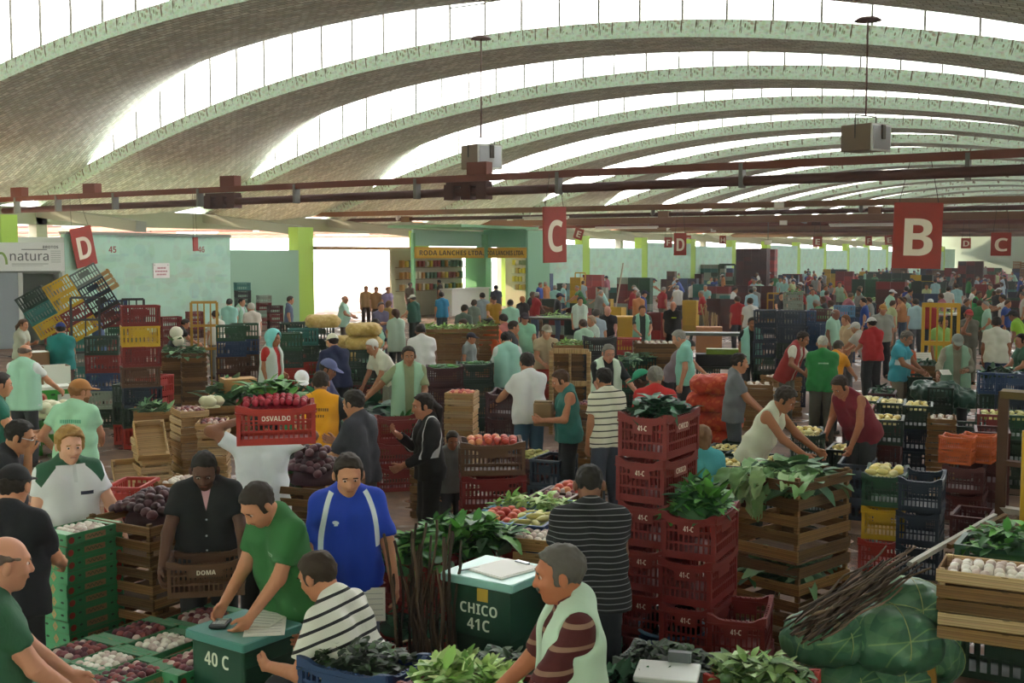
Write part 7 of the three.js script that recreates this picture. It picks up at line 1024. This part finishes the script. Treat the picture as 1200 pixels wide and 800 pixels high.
// everything beyond is more than three hundred crates: one object
{
  const G = crateGeos('f'), geo = merge([G.body.clone(), G.rim.clone()]), mats = [], cols = [], put = (x, y, z, t, c) => { mats.push(new THREE.Matrix4().compose(V(x, y, z), new THREE.Quaternion().setFromAxisAngle(V(0, 1, 0), t), V(1, 1, 1))); cols.push(new THREE.Color(HUE[c][0]).multiplyScalar(rr(0.8, 1.25))); };
  const pile = (px, py, n, c, wide = 1, deep = 1) => { const p = at(px, py, n * 0.305), t = Math.PI / 2; for (let i = 0; i < wide; i++) for (let k = 0; k < deep; k++) for (let j = 0; j < n; j++) put(p.x + i * 0.57, j * 0.305, p.z - k * 0.38, t + rr(-0.03, 0.03), Array.isArray(c) ? pick(c) : c); };
  pile(868, 291, 11, ['maroon', 'dred', 'maroon'], 4, 2); pile(905, 292, 11, ['scarlet', 'red'], 1, 2); pile(640, 308, 7, ['brown', 'maroon', 'black'], 4, 2); pile(733, 292, 9, ['blue', 'dblue', 'lblue'], 4, 1); pile(755, 299, 8, ['red', 'dgreen', 'yellow'], 3, 1); pile(712, 299, 8, ['maroon', 'black'], 3, 1); pile(790, 306, 7, ['red', 'dgreen', 'teal'], 4, 2); pile(822, 310, 7, ['dgreen', 'teal', 'pale'], 4, 1); pile(775, 298, 9, ['black', 'dgreen'], 2, 1);
  pile(1040, 320, 6, ['green', 'dgreen'], 3, 2); pile(1150, 333, 5, ['dred', 'red'], 2, 1); pile(1128, 306, 8, ['red', 'maroon'], 3, 1); pile(665, 318, 6, ['teal', 'green', 'dgreen'], 2, 1); pile(690, 322, 6, ['scarlet', 'red'], 2, 1); pile(676, 325, 6, ['yellow', 'green', 'orange'], 1, 1); pile(820, 333, 5, ['teal', 'blue', 'yellow'], 2, 1); pile(838, 350, 4, ['maroon', 'dred'], 2, 1); pile(810, 352, 4, ['yellow', 'dgreen', 'yellow'], 1, 1); pile(722, 360, 4, ['yellow', 'yellow'], 1, 1); pile(768, 366, 3, ['scarlet', 'red'], 2, 1); pile(655, 370, 3, ['dgreen', 'red', 'pale'], 3, 1); pile(1010, 341, 4, ['dred', 'red'], 3, 2); pile(955, 345, 4, ['dred', 'brown'], 2, 1); pile(985, 318, 6, ['red', 'scarlet'], 2, 1); pile(1075, 330, 5, ['dgreen', 'green'], 3, 1); pile(1175, 352, 3, ['dgreen', 'dred'], 3, 1); pile(1110, 366, 3, ['maroon', 'dgreen'], 3, 1); pile(1160, 322, 6, ['dred', 'red'], 1, 1); pile(630, 350, 4, ['dgreen', 'brown'], 2, 1);
  for (let r = 0; r < 120; r++) { const px = rr(620, 1215), D = rr(44, 150), py = 298.5 + (2.9 - 1.5) * FOC / D, n = 2 + Math.floor(rr(0, 5)), p = at(px, py, 1.5); if (p.x < -32.5) continue; const c = pick([['red', 'dred'], ['dgreen', 'green'], ['dred', 'maroon'], ['blue', 'dblue'], ['dgreen', 'teal'], ['yellow', 'dgreen'], ['brown', 'maroon'], ['green', 'red', 'pale']]), wide = 1 + Math.floor(rr(0, 4)); for (let i = 0; i < wide; i++) for (let j = 0; j < n; j++) put(p.x + i * 0.57, j * 0.305, p.z, Math.PI / 2, pick(c)); }
  const im = new THREE.InstancedMesh(geo, mat('#ffffff', 0.5), mats.length); mats.forEach((m, i) => { im.setMatrixAt(i, m); im.setColorAt(i, cols[i]); }); im.name = 'plastic_crates'; im.castShadow = im.receiveShadow = true; im.userData = { kind: 'stuff', label: 'countless plastic crates stacked in the far stalls', category: 'crates' }; scene.add(im);
}
{ // wooden wall of crates at the far dock side, shelves and a ladder
  for (let k = 0; k < 3; k++) slatStack(1192 + k * 9, 306 + k, 8, [0.6, 0.3, 0.5], 2, [WOOD[2], OLD[2]], 'in the far wooden block at the dock side', { face: 0 });
  const p = at(680, 322, 1.9); tubeFrame([p.x, 0, p.z], toCam(p), 0.5, 2.0, mat('#d0a51e', 0.5), 'far yellow ladder truck before the dark stalls', { bars: 1, rungs: [0.2, 0.4, 0.6, 0.8, 1], r: 0.03 });
  const q = at(910, 345, 1.3); tubeFrame([q.x, 0, q.z], toCam(q), 0.7, 1.35, mat('#c8981c', 0.5), 'small yellow rail behind the blue crates', { bars: 2, r: 0.03 });
  const r = at(852, 310, 2.4); tubeFrame([r.x, 0, r.z], toCam(r), 0.8, 2.4, mat('#2c4a34', 0.6), 'dark green door-like frame before the mint wall', { noWheels: 1, name: 'iron_frame', category: 'frame', rungs: [1], r: 0.05 });
  const b = at(728, 308, 2.3), e = at(719, 350, 1.0); const pole = thing('pole', 'long pale pole sticking up among the far crowd', 'pole', e); part('shaft', bar(V(0, -1.0, 0), V(0.55, 1.55, 0.2), 0.03), mat('#cfc4ac', 0.7), pole);
  const y = at(727, 372, 1.0); lone('yellow_bag', roundedBox(0.75, 1.05, 0.6, 0.1, 2), mat('#c79a1c', 0.7), 'big yellow woven bag beside the black tee', 'bag', [y.x, 0, y.z], toCam(y));
  const o = at(831, 383, 1.2); lone('carton', roundedBox(0.6, 0.6, 0.4, 0.01), mat('#b9805a', 0.85), 'plain salmon carton beside the bald black tee', 'box', [o.x, 0.61, o.z], toCam(o)); stack(818, 398, ['dgreen', 'dgreen'], 'below the salmon carton', { face: 0, pos: o });
}
// white counters of the far stalls
const tables = [];
for (const [x, y, w, l] of [[1010, 352, 3.5, 'long white counter of the far vegetable stall'], [1085, 366, 2.4, 'white table beyond the newspaper reader'], [660, 372, 2.2, 'dark market table beyond the beige tee']]) { const p = at(x, y, 0.95), t = thing('market_table', l, 'table', [p.x, 0, p.z]); tables.push({ x: p.x, z: p.z, w }); part('top', box(w, 0.06, 0.9, 0, 0.92, 0), mat(l.includes('white') ? '#d9d8d0' : '#4a3c30', 0.6), t); for (const sx of [-1, 1]) for (const sz of [-1, 1]) part('leg', box(0.07, 0.9, 0.07, sx * (w / 2 - 0.1), 0.45, sz * 0.38), OLD[1], t); greens([p.x, 0.95, p.z], 0, w * 0.8, 0.7, 0.12, 60, 0.16, pick(['light', 'leaf']), 'green produce spread on the ' + l, 2); }
// the far crowd
{
  const poses = [{ arms: ['down', 'down'] }, { arms: ['fwd', 'fwd'], nod: 16 }, { arms: ['work', 'work'], lean: 24 }, { arms: ['hip', 'down'] }, { arms: ['cross', 'cross'] }, { arms: ['reach', 'low'], lean: 8 }];
  const tops = [['#a8d4c0', 'mint smock'], ['#9fd0cc', 'aqua smock'], ['#dcdcd8', 'white tee'], ['#a82a30', 'red tee'], ['#2a4a9a', 'blue tee'], ['#2a2c32', 'black tee'], ['#b5c9d6', 'pale blue shirt'], ['#3a7a4a', 'green tee'], ['#8a8c88', 'grey tee'], ['#c98a5a', 'tan shirt'], ['#b06a7a', 'pink top'], ['#c2cf9a', 'lime shirt']];
  const legs = [['#33363e', 'dark trousers'], ['#4a5a74', 'blue jeans'], ['#6a6458', 'khaki trousers']], heads = [['short', '#241b16', null, 'dark hair'], ['short', '#6a5a4a', null, 'brown hair'], ['buzz', '#9a968e', null, 'grey hair'], ['short', '#2a1f18', '#d8d8d8', 'white cap'], ['short', '#2a1f18', '#3a3f5a', 'dark cap'], ['bob', '#4a3022', null, 'bobbed hair']];
  const spots = [[634, 331], [650, 334], [664, 345], [705, 340], [720, 340], [742, 334], [748, 342], [755, 340], [768, 326], [779, 336], [793, 326], [837, 325], [842, 319], [875, 329], [920, 321], [948, 320], [975, 314], [1057, 313], [1062, 314], [1084, 322], [1100, 324], [1117, 318], [1124, 321], [1135, 318], [1147, 324], [1154, 312], [1176, 322], [1068, 326], [1042, 316], [943, 317], [1010, 314], [1030, 315], [630, 342], [701, 341], [812, 330], [1090, 350], [1048, 352], [1133, 350], [930, 327], [1160, 330]];
  const seen = new Map(); let made = 0;
  const add = (x, y) => { const T = pick(tops), L = pick(legs), H = pick(heads), k = Math.floor(rnd() * 6), f = Math.round(rr(0, 360)), p = at(x, y, 1.65); if (p.x < -32.8 || -p.z > 185 || people.some((q) => Math.hypot(q.position.x - p.x, q.position.z - p.z) < 0.75) || tables.some((q) => Math.abs(q.x - p.x) < q.w / 2 + 0.5 && Math.abs(q.z - p.z) < 0.9)) return; const facing = f > 110 && f < 250 ? 'turned away' : f < 60 || f > 300 ? 'front-on' : 'seen side-on'; person(x, y, f, { ...poses[k], fem: H[0] === 'bob' ? 1 : 0, h: H[0] === 'bob' ? 1.6 : 1.68, shirt: T[0], pants: L[0], hair: H[0], hairCol: H[1], cap: H[2], skin: SKIN[Math.floor(rnd() * 6)], lod: 'x', label: `person in ${T[1]} and ${L[1]} with ${H[3]}, ${facing} in far crowd`, group: 'far market crowd' }); made++; };
  for (const [x, y] of spots) add(x + rr(-1, 1), y);
  for (let i = 0; i < 80; i++) { const D = rr(34, 115); add(rr(625, 1205), 298.5 + 1.22 * FOC / D); }
  for (let i = 0; i < 75; i++) { const D = rr(30, 95); add(rr(880, 1205), 298.5 + 1.22 * FOC / D); }
}
renderer.render(scene, camera);
